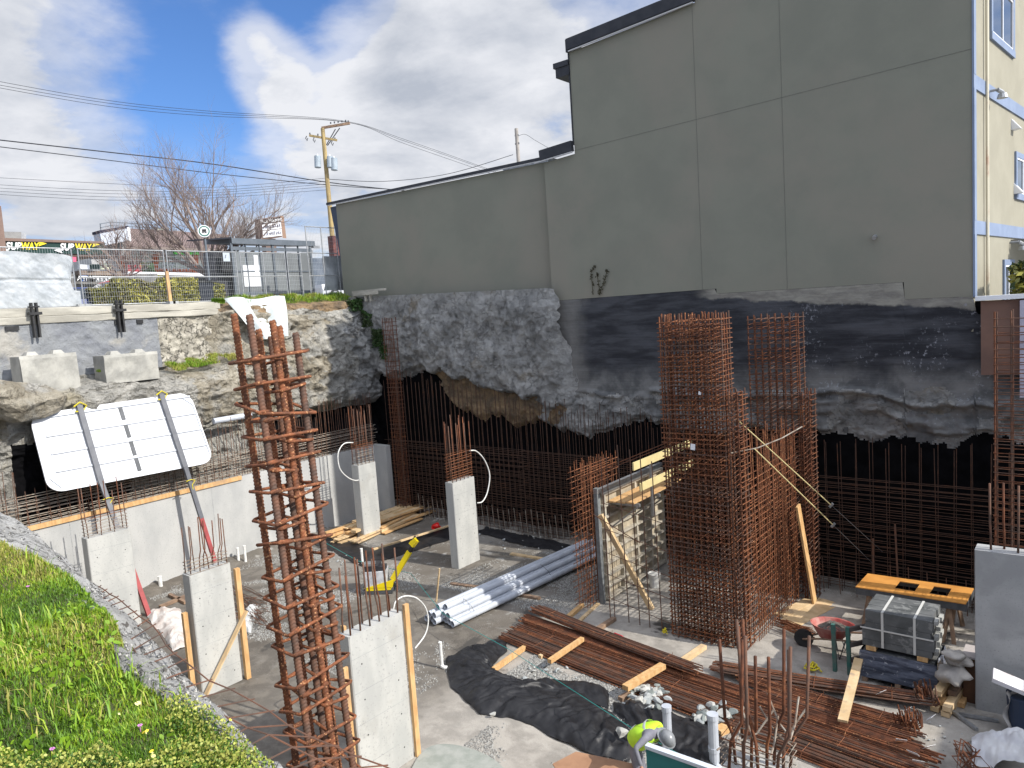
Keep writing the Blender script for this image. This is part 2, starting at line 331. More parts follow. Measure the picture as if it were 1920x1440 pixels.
GRND = mat('street_ground', (.30, .30, .29), (.22, .22, .21), .7, .95)
SOILG = mat('bank_soil', (.09, .085, .04), (.05, .06, .02), 3., .95, .6, 30.)
DRYG = mat('dry_shotcrete_lip', (.48, .475, .455), (.33, .325, .305), 2.2, .95, .6, 60., spk=(.11, .10, .09), spksc=22., b2=.9, b2sc=9., b2d=.08, crk=9., crs=.8)
def tar_mat():
    m = bpy.data.materials.new('tar_painted_foundation'); m.use_nodes = True; t = m.node_tree; b = t.nodes['Principled BSDF']
    P = nd(t, 'ShaderNodeNewGeometry').outputs['Position']; sx = nd(t, 'ShaderNodeSeparateXYZ'); lk(t, P, sx.inputs[0]); X, Zc = sx.outputs[0], sx.outputs[2]
    def ns(s, d=8., r=.62, st=None, dist=.2):
        n = nd(t, 'ShaderNodeTexNoise', Scale=s, Detail=d, Roughness=r, Distortion=dist)
        if st: mp = nd(t, 'ShaderNodeMapping'); mp.inputs['Scale'].default_value = st; lk(t, P, mp.inputs[0]); lk(t, mp.outputs[0], n.inputs['Vector'])
        else: lk(t, P, n.inputs['Vector'])
        return n.outputs[0]
    c = mixc(t, smooth(t, ns(1.2, 9., .6, (.5, 1, 2.5)), .38, .66), (.013, .0145, .020), (.055, .058, .067))
    lowg = smooth(t, mth(t, 'ADD', Zc, mth(t, 'MULTIPLY', ns(.7), 1.6)), 6.9, 5.9)
    c = mixc(t, mth(t, 'MULTIPLY', lowg, .9), c, mixc(t, smooth(t, ns(1.4), .4, .6), (.19, .19, .185), (.09, .093, .093)))
    le = smooth(t, mth(t, 'ADD', X, mth(t, 'MULTIPLY', ns(.9), 1.4)), -12.2, -13.1)
    c = mixc(t, mth(t, 'MULTIPLY', le, .85), c, (.17, .165, .155))
    top = smooth(t, mth(t, 'SUBTRACT', mth(t, 'ADD', Zc, mth(t, 'MULTIPLY', ns(1.6), .35)), mth(t, 'MULTIPLY', X, -.1)), 7.03, 7.11)
    top = mth(t, 'MULTIPLY', top, smooth(t, X, -9.4, -8.6))
    c = mixc(t, top, c, mixc(t, smooth(t, ns(2.2, 8., .6, (1, 1, 3)), .35, .65), (.27, .26, .22), (.18, .17, .15)))
    fl = mth(t, 'MULTIPLY', smooth(t, ns(13., 5., .7, (1, 1, .8)), .57, .63), smooth(t, ns(.9), .46, .58))
    fl = mth(t, 'MULTIPLY', fl, smooth(t, X, -8., -5.6)); fl = mth(t, 'MULTIPLY', fl, mth(t, 'SUBTRACT', 1., smooth(t, Zc, 7.2, 7.6)))
    c = mixc(t, mth(t, 'MULTIPLY', fl, .75), c, (.30, .31, .34))
    lk(t, c, b.inputs['Base Color']); b.inputs['Roughness'].default_value = .8
    bp = nd(t, 'ShaderNodeBump', Strength=.5, Distance=.03); lk(t, mth(t, 'ADD', ns(5., 9.), ns(2., 5., .5, (.3, 1, 7.))), bp.inputs['Height']); lk(t, bp.outputs[0], b.inputs['Normal'])
    return m
TAR = tar_mat()
def lerpx(x, pts):
    xs = [p[0] for p in pts]; ys = [p[1] for p in pts]; return np.interp(x, xs, ys)
# ------------------------------------------------------------------ ground sheets
gb = MB()   # street level ground reaching the horizon, climbing gently beyond the street, with the pit left open
def qd(p): gb.add(p, [(0, 1, 2, 3)])
qd([(-75.4, -1500, 11.57), (-25.2, -1500, 8.80), (-25.2, 1500, 8.80), (-75.4, 1500, 11.57)]); qd([(-1500, -1500, 11.57), (-75.4, -1500, 11.57), (-75.4, 1500, 11.57), (-1500, 1500, 11.57)])
for (x0, x1, y0, y1) in ((-25.2, 9, 24, 1500), (9, 1500, -1500, 1500), (-25.2, 9, -1500, -14)): qd([(x0, y0, 8.8), (x1, y0, 8.8), (x1, y1, 8.8), (x0, y1, 8.8)])
gb.build('ground', GRND, kind='structure')
rd = MB(); rd.add([(-43, -400, 9.78), (-33, -400, 9.23), (-33, 400, 9.23), (-43, 400, 9.78)], [(0, 1, 2, 3)]); rd.build('road', mat('asphalt', (.06, .06, .065), (.045, .045, .05), 2., .9), kind='structure')
# pit floor, gently uneven
nx, ny = 190, 130; X = np.linspace(-24, 9, nx+1); Y = np.linspace(-1, 20.6, ny+1); gx, gy = np.meshgrid(X, Y)
P3 = np.stack([gx.ravel(), gy.ravel(), np.zeros(gx.size)], 1); zf = fbm(P3*.8, 5)*.045
zf += .22*np.clip((gy.ravel()-19.0)/.6, 0, 1)*(.5+fbm(P3*2.1, 4)*.6)*(gx.ravel() < -8)          # rubble banked against the rear mesh
zf += .30*np.clip((-22.1-gx.ravel())/.6, 0, 1)*(.4+fbm(P3*1.7, 4)*.8)
P3[:, 2] = zf
idx = lambda i, j, n: j*(n+1)+i
def gridF(nx, ny):
    i, j = np.meshgrid(np.arange(nx), np.arange(ny)); a = (j*(nx+1)+i).ravel(); return np.stack([a, a+1, a+nx+2, a+nx+1], 1)
npmesh('floor', P3, gridF(nx, ny), FLOOR, sm=True, kind='structure')
def fz(x, y): return float(fbm(np.array([[x, y, 0.]])*.8, 5)[0])*.045
# ------------------------------------------------------------------ left concrete pit wall
w = thing('concrete_wall', (-23, 12, 0), 'pale poured concrete basement wall running along the left side of the pit', 'wall')
MB().bb((-23.25, -1, -.3), (-22.9, 19.2, 2.8)).build('wall_panel', WALLC, w)
MB().bb((-23.25, 19.2, -.3), (-22.2, 19.45, 2.8)).build('return_panel', WALLC, w, label='short shaded return of the wall in the pit corner')
j = MB()
for y in (7.9, 12.2, 15.6): j.bb((-22.9, y-.008, 0), (-22.897, y+.008, 2.8))
j.build('form_joint', CONCD, w)
pl = thing('edge_board', (-22.86, 10, 2.74), 'long orange timber board nailed along the top of the left concrete wall', 'board')
MB().beam((-22.87, 6.85, 2.76), (-22.87, 13.3, 2.77), .045, .14).build('plank', WOOD, pl)
# ------------------------------------------------------------------ left cliff
nY, nT = 420, 190
Ys = np.linspace(-2, 20.4, nY+1); Ts = np.linspace(0, 1, nT+1); V = np.zeros(((nY+1)*(nT+1), 3)); k = 0
A = [(2.4, -23.35), (4.2, -23.75), (4.9, -23.55), (5.95, -23.4), (6.46, -23.8), (6.58, -24.95), (8.3, -25.0), (8.8, -25.35)]
B = [(2.4, -23.4), (4.3, -24.1), (4.7, -23.5), (6.0, -23.25), (7.2, -23.5), (8.0, -23.85), (8.6, -24.2), (8.82, -25.35)]
sA = np.linspace(0, 1, len(A))
T, YY = np.meshgrid(Ts, Ys, indexing='ij'); T = T.ravel(); YY = YY.ravel()
wgt = np.clip((YY-13.4)/2.2, 0, 1); wgt = wgt*wgt*(3-2*wgt)
zA = np.interp(T, sA, [a[0] for a in A]); xA = np.interp(T, sA, [a[1] for a in A]); zB = np.interp(T, sA, [a[0] for a in B]); xB = np.interp(T, sA, [a[1] for a in B])
zz_ = zA*(1-wgt)+zB*wgt; xx_ = xA*(1-wgt)+xB*wgt
Q = np.stack([xx_, YY, zz_], 1)
amp = np.where(zz_ < 3.0, .02, .40)*np.clip((8.9-zz_)/.5, .12, 1)
fl_ = ((zz_ > 6.7) & (wgt < .3)); amp = np.where(fl_, .05, amp)
dsp = (fbm(Q*np.array([.6, .75, 1.1]), 4)*.8+ (ridged(Q*np.array([1, 1.3, 2.2])+fbm(Q*2, 3)[:, None]*.4, 6)-.6)*1.25+(ridged(Q*np.array([3, 3.2, 4.2]), 4)-.6)*.5+fbm(Q*5, 3)*.18)*amp
dsp += np.exp(-((YY-8.4)/1.5)**2-((zz_-5.9)/.6)**2)*.25*(1-wgt)
xx2 = xx_+dsp; zz2 = zz_+fbm(Q*1.4+31, 4)*np.where(fl_, .02, .12)*np.clip((8.85-zz_)/.4, 0, 1)*(zz_ > 3)
V = np.stack([xx2, YY, zz2], 1)
cl = npmesh('rock_face', V, gridF(nY, nT)[:, ::-1], SHOT, sm=True, kind='structure'); me = cl.data
me.materials.append(ROCK); me.materials.append(SHOTD); me.materials.append(MEMB); me.materials.append(SOIL)
F = gridF(nY, nT); fc = V[F].mean(1); nz = fbm(fc*np.array([.7, .7, 1.3]), 4)
mi = np.zeros(len(F), int)
mi[(fc[:, 1]+nz*1.6 > 12.2) & (fc[:, 2] > 4.6)] = 1
mi[(fc[:, 1]+nz*2.5 > 17.4) & (fc[:, 1] < 21) & (fc[:, 2]+nz*1.2 > 4.6)] = 0
mi[(fc[:, 1]+nz*1.2 > 18.9)] = 2
mi[(fc[:, 1]+nz*1.5 < 6.7) & (fc[:, 2] > 5.2) & (fc[:, 2] < 6.7)] = 1
mi[(fc[:, 1] > 15.6+nz) & (fc[:, 2] < 4.45+nz*.4)] = 3
mi[(fc[:, 1] < 9.6+nz*2) & (fc[:, 1] > 6.9) & (fc[:, 2] < 4.9+nz*.5)] = 3  # black painted on the rock for the dark hollow behind the sign
mi[(fc[:, 1] > 14.2) & (fc[:, 2] > 8.35+nz*.3)] = 4
me.polygons.foreach_set('material_index', mi)
# upper masonry wall with old concrete beam on it
rw = thing('retaining_wall', (-25, 8, 6.8), 'old stone and concrete retaining wall below the street fence, patched with blue grey parging', 'wall')
def mas(y0, y1, m, nm, x=-24.86, z0=6.7, z1=8.36, a=.05, **kw):
    nu, nv = int((y1-y0)/.05), int((z1-z0)/.05); uu, vv = np.meshgrid(np.linspace(0, 1, nu+1), np.linspace(0, 1, nv+1)); yy = y0+(y1-y0)*uu.ravel(); z = z0+(z1-z0)*vv.ravel()
    q = np.stack([np.zeros(yy.size), yy*1.0, z], 1); xr = x+fbm(q*2.2, 5)*a+(ridged(q*4.5, 4)-.6)*a*1.2
    npmesh(nm, np.stack([xr, yy, z], 1), gridF(nu, nv), m, rw, sm=True, **kw)
mas(-2, 12.0, PARG, 'parging', a=.05, label='blue grey parging on the wall face'); mas(11.6, 14.15, STONE, 'masonry', x=-24.90, a=.11)
MB().bb((-25.7, 14.15, 6.4), (-24.95, 14.3, 8.36)).build('end_face', CONCD, rw)
bm_ = MB()
for (z0, z1, x1, y1) in ((8.36, 8.57, -24.80, 14.2), (8.57, 8.83, -24.90, 14.35)):
    nu = 220; pts = []
    def f(u, v, z0=z0, z1=z1, x1=x1, y1=y1):
        y = -2+(y1+2)*u; prof = [(-25.9, z1), (x1-.02, z1), (x1, z1-.02), (x1, z0+.02), (x1-.02, z0), (-25.9, z0)][int(round(v*5))]
        n = fbm(np.array([[y*1.3, v*3, z0]]), 4)[0]; return (prof[0]+n*.05*(v > 0.1), y, prof[1]+n*.035)
    bm_.grid(f, nu, 5)
bm_.build('concrete_beam', BEAM, rw)
tz = MB()
for y, l in ((7.55, .35), (10.6, .3), (11.3, .2)): tz.bb((-24.83, y, 8.22), (-24.6+.0, y+l, 8.34)) if False else tz.bb((-24.84, y, 8.2), (-24.79, y+l, 8.33))
tz.build('socket', BLACK, rw, label='dark socket hole under the beam')
for (px, lab) in ((63, 'black steel bracket post bolted to the retaining wall, the left one of two'), (223, 'black steel bracket post bolted to the retaining wall, the right one of two')):
    p = PX(px, 585, -24.75); b = thing('bracket_post', (p.x, p.y, 8.0), lab, 'bracket', 'steel bracket posts on the retaining wall')
    MB().bb((-24.78, p.y-.09, 7.95), (-24.62, p.y-.04, 8.98)).bb((-24.78, p.y+.04, 7.95), (-24.62, p.y+.09, 8.98)).build('channel', BLACK, b)
    MB().bb((-24.80, p.y-.17, 8.62), (-24.58, p.y+.17, 8.70)).bb((-24.80, p.y-.13, 8.84), (-24.60, p.y+.13, 8.88)).build('cross_plate', BLACK, b)
# ------------------------------------------------------------------ rear rock and foundation
def rear(name, x0, x1, fn, m, st=.045, z0=2.2, z1=8.4, ztf=None, **kw):
    nu, nv = int((x1-x0)/st), int((z1-z0)/st); uu, vv = np.meshgrid(np.linspace(x0, x1, nu+1), np.linspace(z0, z1, nv+1)); x = uu.ravel(); z = vv.ravel()
    if name == 'shotcrete_face': x = x+np.clip((x+15.2)/1.4, 0, 1)*(fbm(np.stack([z*0, z*0+3, z*1.3], 1), 5)*.45+(6.2-z)*.08)
    if ztf is not None: z = z0+(z-z0)/(z1-z0)*(ztf(x)-z0)
    y = fn(x, z); Vv = np.stack([x, y, z], 1); Ff = gridF(nu, nv); return npmesh(name, Vv, Ff, m, sm=True, **kw), Vv, Ff
ZB = [(-25, 5.6), (-21.5, 5.35), (-20.6, 5.7), (-19.9, 5.3), (-19.1, 4.5), (-18.2, 3.95), (-17., 4.0), (-16.2, 3.7), (-15.2, 3.85), (-14.4, 3.7), (-13.6, 3.6), (-12.6, 3.75), (-11.6, 4.15), (-10.6, 4.05), (-9.4, 4.0), (-7.8, 3.9), (-6., 4.1), (-5.1, 4.15), (-4.6, 3.75), (-3.8, 3.9), (-2, 4.05), (9, 4.0)]
def zb(x): return lerpx(x, ZB)+fbm(np.stack([x*1.8, x*0, x*0], 1), 6, .62)*.42
def zs(x): return lerpx(x, [(-25, 5.6), (-20.6, 5.75), (-19.4, 5.75), (-18.5, 5.45), (-17.3, 5.05), (-16.2, 4.85), (-15.3, 4.9), (-14.6, 4.5), (-13.6, 4.3)])+fbm(np.stack([x*2.2, x*0+9, x*0], 1), 6, .62)*.40
def fshot(x, z):
    q = np.stack([x, z*0, z], 1); b = zb(x); h = np.clip((z-b)/.12, 0, 1); h = h*h*(3-2*h)
    lump = .26*np.exp(-((x+15.4+(z-7)*-.25)/1.1)**2)*np.clip((8.3-z)/.6, 0, 1)+.22*np.exp(-((x+20.2)/1.6)**2-((z-6.6)/1.1)**2)+.2*np.exp(-((x+18)/1.4)**2-((z-5.6)/.8)**2)
    ro = (fbm(q*np.array([.7, 1, .6]), 4)*.22+(ridged(q*np.array([1.3, 1, 1.0])+fbm(q*2, 3)[:, None]*.3, 6)-.62)*.38)*np.clip((8.5-z)/.7, .06, 1)
    s_ = np.clip((z-zs(x))/.07, 0, 1); tp = np.clip((-13.75-x)/.5, 0, 1)**.6; ro = ro+(ridged(q*np.array([3.4, 1, 2.6])+fbm(q*3, 3)[:, None]*.5, 4)-.6)*.22*np.clip((8.4-z)/.5, .1, 1); low = .10*np.exp(-((z-4.3)/.5)**2)
    y = 20.20-h*tp*(.04+low+s_*(.14+lump+.06)+ro*.85)-fbm(q*6, 3)*.02
    return np.where(z < b, 20.28+fbm(q*1.2, 4)*.06-(.28*np.exp(-((x+17.6)/1.7)**2-((z-4.6)/.55)**2)), y)
o, Vv, Ff = rear('shotcrete_face', -25.2, -13.75, fshot, SHOTD, ztf=lambda x: lerpx(x, [(-25.4, 8.84), (-14.36, 8.47), (-13.6, 8.3)]), kind='structure'); c = Vv[Ff].mean(1); n_ = fbm(c*np.array([1.2, 1, 1.2]), 5)
o.data.materials.append(MEMB); o.data.materials.append(SOIL); mi = np.zeros(len(Ff), int); bb_ = zb(c[:, 0])
mi[(c[:, 2] < zs(c[:, 0])) & (c[:, 0]+n_*1.5 < -14.9) & (c[:, 0] > -20.5)] = 2; mi[c[:, 2] < bb_-.02] = 1
o.data.polygons.foreach_set('material_index', mi)
def ffound(x, z):
    q = np.stack([x, z*0, z], 1); b = zb(x); h = np.clip((z-b)/.10, 0, 1); h = h*h*(3-2*h)
    up = 4.95+fbm(np.stack([x*.9, x*0, x*0+4], 1), 4)*.35; low = np.clip((up-z)/.18, 0, 1)
    ro = low*((ridged(q*np.array([1.4, 1, 1.7]), 6)-.6)*.45+.05)
    j_ = fbm(np.stack([x*3.1, x*0+2, x*0], 1), 5)*.10; led = np.clip(1-np.abs(z-up-j_-.04)/.09, 0, 1)**.5*np.clip(fbm(np.stack([x*.8, x*0+7, x*0], 1), 3)*3+.75, 0, 1); hol = low*np.clip(fbm(q*np.array([.9, 1, 1.8])+40, 4)*3-.35, 0, 1)
    return np.minimum(20.30-h*(.10+ro+led*.17-hol*.20)-fbm(q*5, 3)*.012+low*.10*(1-h*.3), 20.325)
o, Vv, Ff = rear('foundation_wall', -14.3, 9, ffound, TAR, kind=None, ztf=lambda x: lerpx(x, [(-14.3, 8.035), (-8.63, 8.035), (-8.62, 7.895), (-3.82, 7.855), (-3.81, 7.435), (-2.37, 7.415), (-2.3, 7.0), (9, 7.)]), label='black tar coated foundation wall under the grey green building, rough broken concrete along its bottom', cat='wall')
c = Vv[Ff].mean(1); o.data.materials.append(MEMB); o.data.materials.append(SHOTD); mi = np.zeros(len(Ff), int); n_ = fbm(c*np.array([1., 1, 1.4]), 4); bb_ = zb(c[:, 0])
mi[(c[:, 2] < 5.05+n_*.5) & ((c[:, 0] < -10.3+n_*2) | (n_ > .02))] = 2; mi[(c[:, 2] < bb_-.02)] = 1; o.data.polygons.foreach_set('material_index', mi)
MB().bb((-25.2, 20.34, -.3), (9, 20.4, 7.3)).bb((-14.3, 20.335, 7.3), (-2.42, 20.4, 8.3)).build('membrane_and_backing', MEMB, label='black waterproofing membrane behind the rear rebar mesh, with an added backing against light leaks above', cat='membrane')  # upper box is an unseen backing added to stop light leaking under the siding
# ------------------------------------------------------------------ near bank (under the camera)
ST = []   # (grass edge, lip)
for (g, zg), (l, zl) in zip([((-60, 1010), 6.65), ((0, 1040), 6.5), ((60, 1060), 6.42), ((110, 1082), 6.36), ((150, 1128), 6.32), ((203, 1190), 6.28), ((220, 1250), 6.24), ((290, 1290), 6.22), ((365, 1338), 6.20), ((430, 1392), 6.2), ((480, 1440), 6.2), ((540, 1520), 6.2)],
                            [((-80, 925), 5.95), ((0, 962), 5.95), ((60, 1005), 5.93), ((120, 1058), 5.9), ((190, 1115), 5.9), ((260, 1180), 5.88), ((310, 1235), 5.85), ((365, 1290), 5.82), ((415, 1345), 5.8), ((460, 1395), 5.8), ((520, 1465), 5.8), ((590, 1560), 5.8)]):
    ST.append((PZ(*g, zg), PZ(*l, zl)))
g0, l0 = ST[0]; ST.insert(0, (Vector((-24.8, g0.y+1.4, 7.3)), Vector((-24.8, l0.y+1.6, 6.4))))
ST.append((Vector((1.5, .95, 6.2)), Vector((1.5, 1.15, 5.8)))); ST.append((Vector((10, .95, 6.2)), Vector((10, 1.15, 5.8))))
def resample(pts, n):
    d = [0]
    for a, b in zip(pts, pts[1:]): d.append(d[-1]+(b-a).length)
    t = np.linspace(0, d[-1], n); return np.stack([np.interp(t, d, [p[i] for p in pts]) for i in range(3)], 1)
def rs2(ST, n):
    d = [0]
    for a, b in zip(ST, ST[1:]): d.append(d[-1]+(b[0]-a[0]).length)
    d = np.array(d); w_ = np.linspace(0, 1, n); t = d[-1]*w_
    return [np.stack([np.interp(t, d, [s[k][i] for s in ST]) for i in range(3)], 1) for k in (0, 1)]
NB = 900; G, L = rs2(ST, NB+1)
rows = []
for a in list(np.arange(6., 0., -.12))+[0.]: r = G.copy(); r[:, 1] -= a; r[:, 2] += .02*a+fbm(r*1.5, 4)*.12+.03*min(a, 1); rows.append(r)
soil_rows = len(rows)-1
for u in np.linspace(.04, 1, 24): r = G*(1-u)+L*u; r[:, 2] += .06*math.sin(u*math.pi)+fbm(r*3, 4)*.09+(ridged(r*9, 4)-.6)*.09; rows.append(r)
for dz, dy in ((-.2, .06), (-.6, .05), (-1.2, -.05), (-2.5, -.1), (-6.2, -.1)): r = L.copy(); r[:, 2] += dz; r[:, 1] += dy; r[:, 1] += fbm(r*1.5, 4)*.1; rows.append(r)
V = np.concatenate(rows); Ff = gridF(NB, len(rows)-1)
bank = npmesh('grass_bank', V, Ff, SOILG, sm=True, kind='structure'); bank.data.materials.append(DRYG)
bank.data.polygons.foreach_set('material_index', (np.arange(len(Ff)) >= NB*soil_rows).astype(int))
# ------------------------------------------------------------------ grey building
b = thing('building', (-14, 22, 8), 'large grey green stucco building with a stepped roof above the pit', 'building')
LX = -25.45; SX = -14.36
MB().prism([(LX, 20.42, 8.86), (SX, 20.42, 8.45), (SX, 20.42, 12.62), (LX, 20.42, 12.78)], (0, 9, 0)).build('wall', STUCCO, b, label='lower left wing of the grey wall')
MB().prism([(SX, 20.2, 8.04), (-8.62, 20.2, 8.04), (-8.62, 20.2, 7.90), (-3.82, 20.2, 7.86), (-3.80, 20.2, 7.44), (-2.37, 20.2, 7.42), (-2.37, 20.2, 19.5), (-8.93, 20.2, 19.5), (-8.93, 20.2, 15.95), (-13.15, 20.2, 15.72), (-13.15, 20.2, 12.62), (SX, 20.2, 12.55)], (0, 10, 0)).build('wall', STUCCO, b, label='tall windowless grey wall with faint joint lines')
jt = MB(); J = lambda x0, z0, x1, z1: jt.beam((x0, 20.198, z0), (x1, 20.198, z1), .007, .008)
J(-13.15, 12.72, -2.37, 12.98)
xa = PY(1298.1, 25, 20.2).x; xb = PY(1461.2, 25, 20.2).x
J(xa-.03, 8.05, xa, 15.9); J(xb, 7.9, xb, 19.4)
jt.build('joint_line', mat('joint_dark', (.14, .14, .12)), b)  # thin darker strips along the wall joints
fl = mat('dark_flashing', (.020, .022, .028), (.035, .036, .042), 3., .5); sw = mat('silver_drip_edge', (.5, .5, .5), rough=.4)
r = MB(); r.beam((LX-.5, 20.38, 12.86), (SX-.02, 20.38, 12.73), .16, .10)
r.beam((SX-.08, 20.12, 12.78), (-13.17, 20.12, 12.86), .14, .32); r.beam((-13.15, 20.12, 15.93), (-8.91, 20.12, 16.14), .14, .34)
r.bb((-13.21, 20.1, 15.72), (-13.12, 20.9, 16.1)).bb((-13.66, 20.14, 15.05), (-13.16, 21.3, 15.45)).bb((-13.72, 20.1, 15.34), (-13.16, 21.3, 15.5)).bb((-13.19, 20.17, 12.9), (-13.151, 20.26, 15.7))
r.build('roof_flashing', fl, b)
r = MB(); r.beam((LX-.4, 20.33, 12.79), (SX-.02, 20.33, 12.66), .04, .035); r.beam((SX-.3, 20.09, 12.58), (-13.17, 20.09, 12.67), .05, .04); r.beam((-13.1, 20.09, 15.72), (-8.93, 20.09, 15.93), .05, .035); r.build('drip_edge', sw, b)
MB().prism([(LX-.02, 20.44, 12.72), (LX-.42, 20.44, 12.72), (LX-.32, 20.44, 12.1), (LX-.14, 20.44, 11.3), (LX-.02, 20.44, 10.2)], (0, 3, 0)).build('fin', mat('fin_blue', (.05, .065, .10), rough=.6), b)
c_ = MB().bb((-16.9, 21.2, 12.6), (-14.9, 22.6, 12.95)); c_.build('roof_hatch', GALV, b)
MB().bb((-4.0+.9, 20.12, 9.62), (-3.02, 20.2, 9.76)).build('vent_cap', mat('vent_grey', (.6, .6, .58)), b) if False else MB().cyl((PY(1641, 443, 20.2).x, 20.2, PY(1641, 443, 20.2).z), (PY(1641, 443, 20.2).x, 20.06, PY(1641, 443, 20.2).z-.05), .05, 10).build('vent_cap', GALV, b)
# cream side wall: vertical plane through the corner, running away to the right
dC = ray(2344, 473); dC = Vector((dC[0], dC[1], 0)).normalized(); nC = Vector((dC.y, -dC.x, 0)); C0 = Vector((-2.37, 20.2, 0))
def PC(px, py, off=0.):
    d = Vector(ray(px, py)); o = Vector(CAM); t = ((C0+nC*off-o).dot(nC))/d.dot(nC); return o+d*t
def cbox(mb, s0, s1, z0, z1, o0, o1):
    p = [C0+dC*s+nC*q for s, q in ((s0, o0), (s1, o0), (s1, o1), (s0, o1))]
    return mb.hexa([Vector((v.x, v.y, z0)) for v in p], [Vector((v.x, v.y, z1)) for v in p])
def cs(px, py): p = PC(px, py); return (p-C0).dot(dC), p.z
cbox(MB(), .002, 13, 6.6, 19.5, -.3, .0).build('side_wall', CREAM, b, label='sunlit cream side wall')
s_, zu0 = cs(1826, 167); _, zu1 = cs(1826, 141); _, zl0 = cs(1826, 439); _, zl1 = cs(1826, 413.5)
t_ = MB(); cbox(t_, -.02, 13, zu0, zu1, .0, .04); cbox(t_, -.02, 13, zl0, zl1, .0, .04); cbox(t_, -.02, .16, 7.4, zl0, .0, .045); cbox(t_, -.02, .16, zl1, zu0, .0, .045); cbox(t_, -.02, .16, zu1, 19.5, .0, .045)
t_.build('trim_band', BLUET, b)
GL = mat('window_glass', (.02, .028, .04), rough=.05, spec=1.)
WF = mat('window_frame_white', (.75, .76, .78), rough=.4)
def cwin(s0, s1, z0, z1, tw=.14):
    f = MB(); cbox(f, s0-tw, s1+tw, z1, z1+tw, 0, .05); cbox(f, s0-tw, s1+tw, z0-tw*1.2, z0, 0, .06); cbox(f, s0-tw, s0, z0, z1, 0, .05); cbox(f, s1, s1+tw, z0, z1, 0, .05)
    w_ = f.build('window', BLUET, b)
    cbox(MB(), s0, s1, z0, z1, .0, .012).build('pane', GL, w_)
    g = MB(); e = .05; cbox(g, s0, s1, z1-e, z1, .012, .035); cbox(g, s0, s1, z0, z0+e, .012, .035); cbox(g, s0, s0+e, z0+e, z1-e, .012, .035); cbox(g, s1-e, s1, z0+e, z1-e, .012, .035); cbox(g, (s0+s1)/2-e/2, (s0+s1)/2+e/2, z0+e, z1-e, .012, .034); g.build('frame', WF, w_)
s1_, z1_ = cs(1858, 62); s2_, _ = cs(1897, 100); cwin(s1_, s2_, z1_, z1_+1.25)
s1_, z1_ = cs(1904, 362); cwin(s1_, s1_+1.6, z1_, z1_+.95)
s1_, z1_ = cs(1882, 575); cwin(s1_, s1_+.9, 7.0, cs(1882, 497)[1])
pp = MB(); s1_, _ = cs(1840, 300)
pts = [C0+dC*(s1_+.25)+nC*.07+Vector((0, 0, z)) for z in (7.3, 10, 13, 16, 19.5)]; pp.tube(pts, .035, 8)
pp.build('downpipe', mat('downpipe_cream', (.60, .55, .42), (.36, .14, .08), 1.2, .6, lo=.5, hi=.7, stretch=(1, 1, .6)), b)
for (px, py) in ((1898, 236), (1903, 356)):
    s1_, z1_ = cs(px, py); p = C0+dC*s1_+Vector((0, 0, z1_)); MB().add([p-dC*.14+Vector((0, 0, .17)), p+dC*.14+Vector((0, 0, .17)), p-dC*.14-Vector((0, 0, .12)), p+dC*.14-Vector((0, 0, .12)), p-dC*.14-Vector((0, 0, .1))+nC*.2, p+dC*.14-Vector((0, 0, .1))+nC*.2], [(0, 4, 5, 1), (0, 2, 4), (1, 5, 3), (2, 3, 5, 4)]).build('vent_hood', WF, b)
for (px, py) in ((1852, 172), (1893, 455)):   # wall lamps
    s1_, z1_ = cs(px, py); p = C0+dC*s1_+Vector((0, 0, z1_)); l = MB(); l.cyl(p, p+nC*.22, .03, 8); l.tube([p+nC*.2, p+nC*.26+dC*.12-Vector((0, 0, .05)), p+nC*.3+dC*.25-Vector((0, 0, .14))], .05, 8); l.cyl(p+nC*.3+Vector((0, 0, -.12)), p+nC*.3+Vector((0, 0, -.22)), .09, 10, .12); l.build('wall_lamp', GALV, b)
# neighbour's low wall and hoarding at the right edge
h = thing('hoarding', (0, 20, 6), 'pinkish board hoarding with a white cap rail behind the far right rebar tower', 'hoarding')
pk = mat('pink_brown_board', (.20, .115, .085), (.15, .09, .07), 1.2, .85)
MB().bb((-2.2, 20.0, 5.6), (9, 20.08, 7.3)).build('board_panel', pk, h); MB().bb((-2.3, 19.9, 7.32), (9, 20.15, 7.42)).build('cap_rail', WHITE, h)
MB().bb((-1.45, 19.88, 5.1), (1.2, 19.96, 7.28)).build('white_sheet', mat('lilac_white_sheet', (.46, .44, .52), (.38, .37, .45), 2., .6), h)
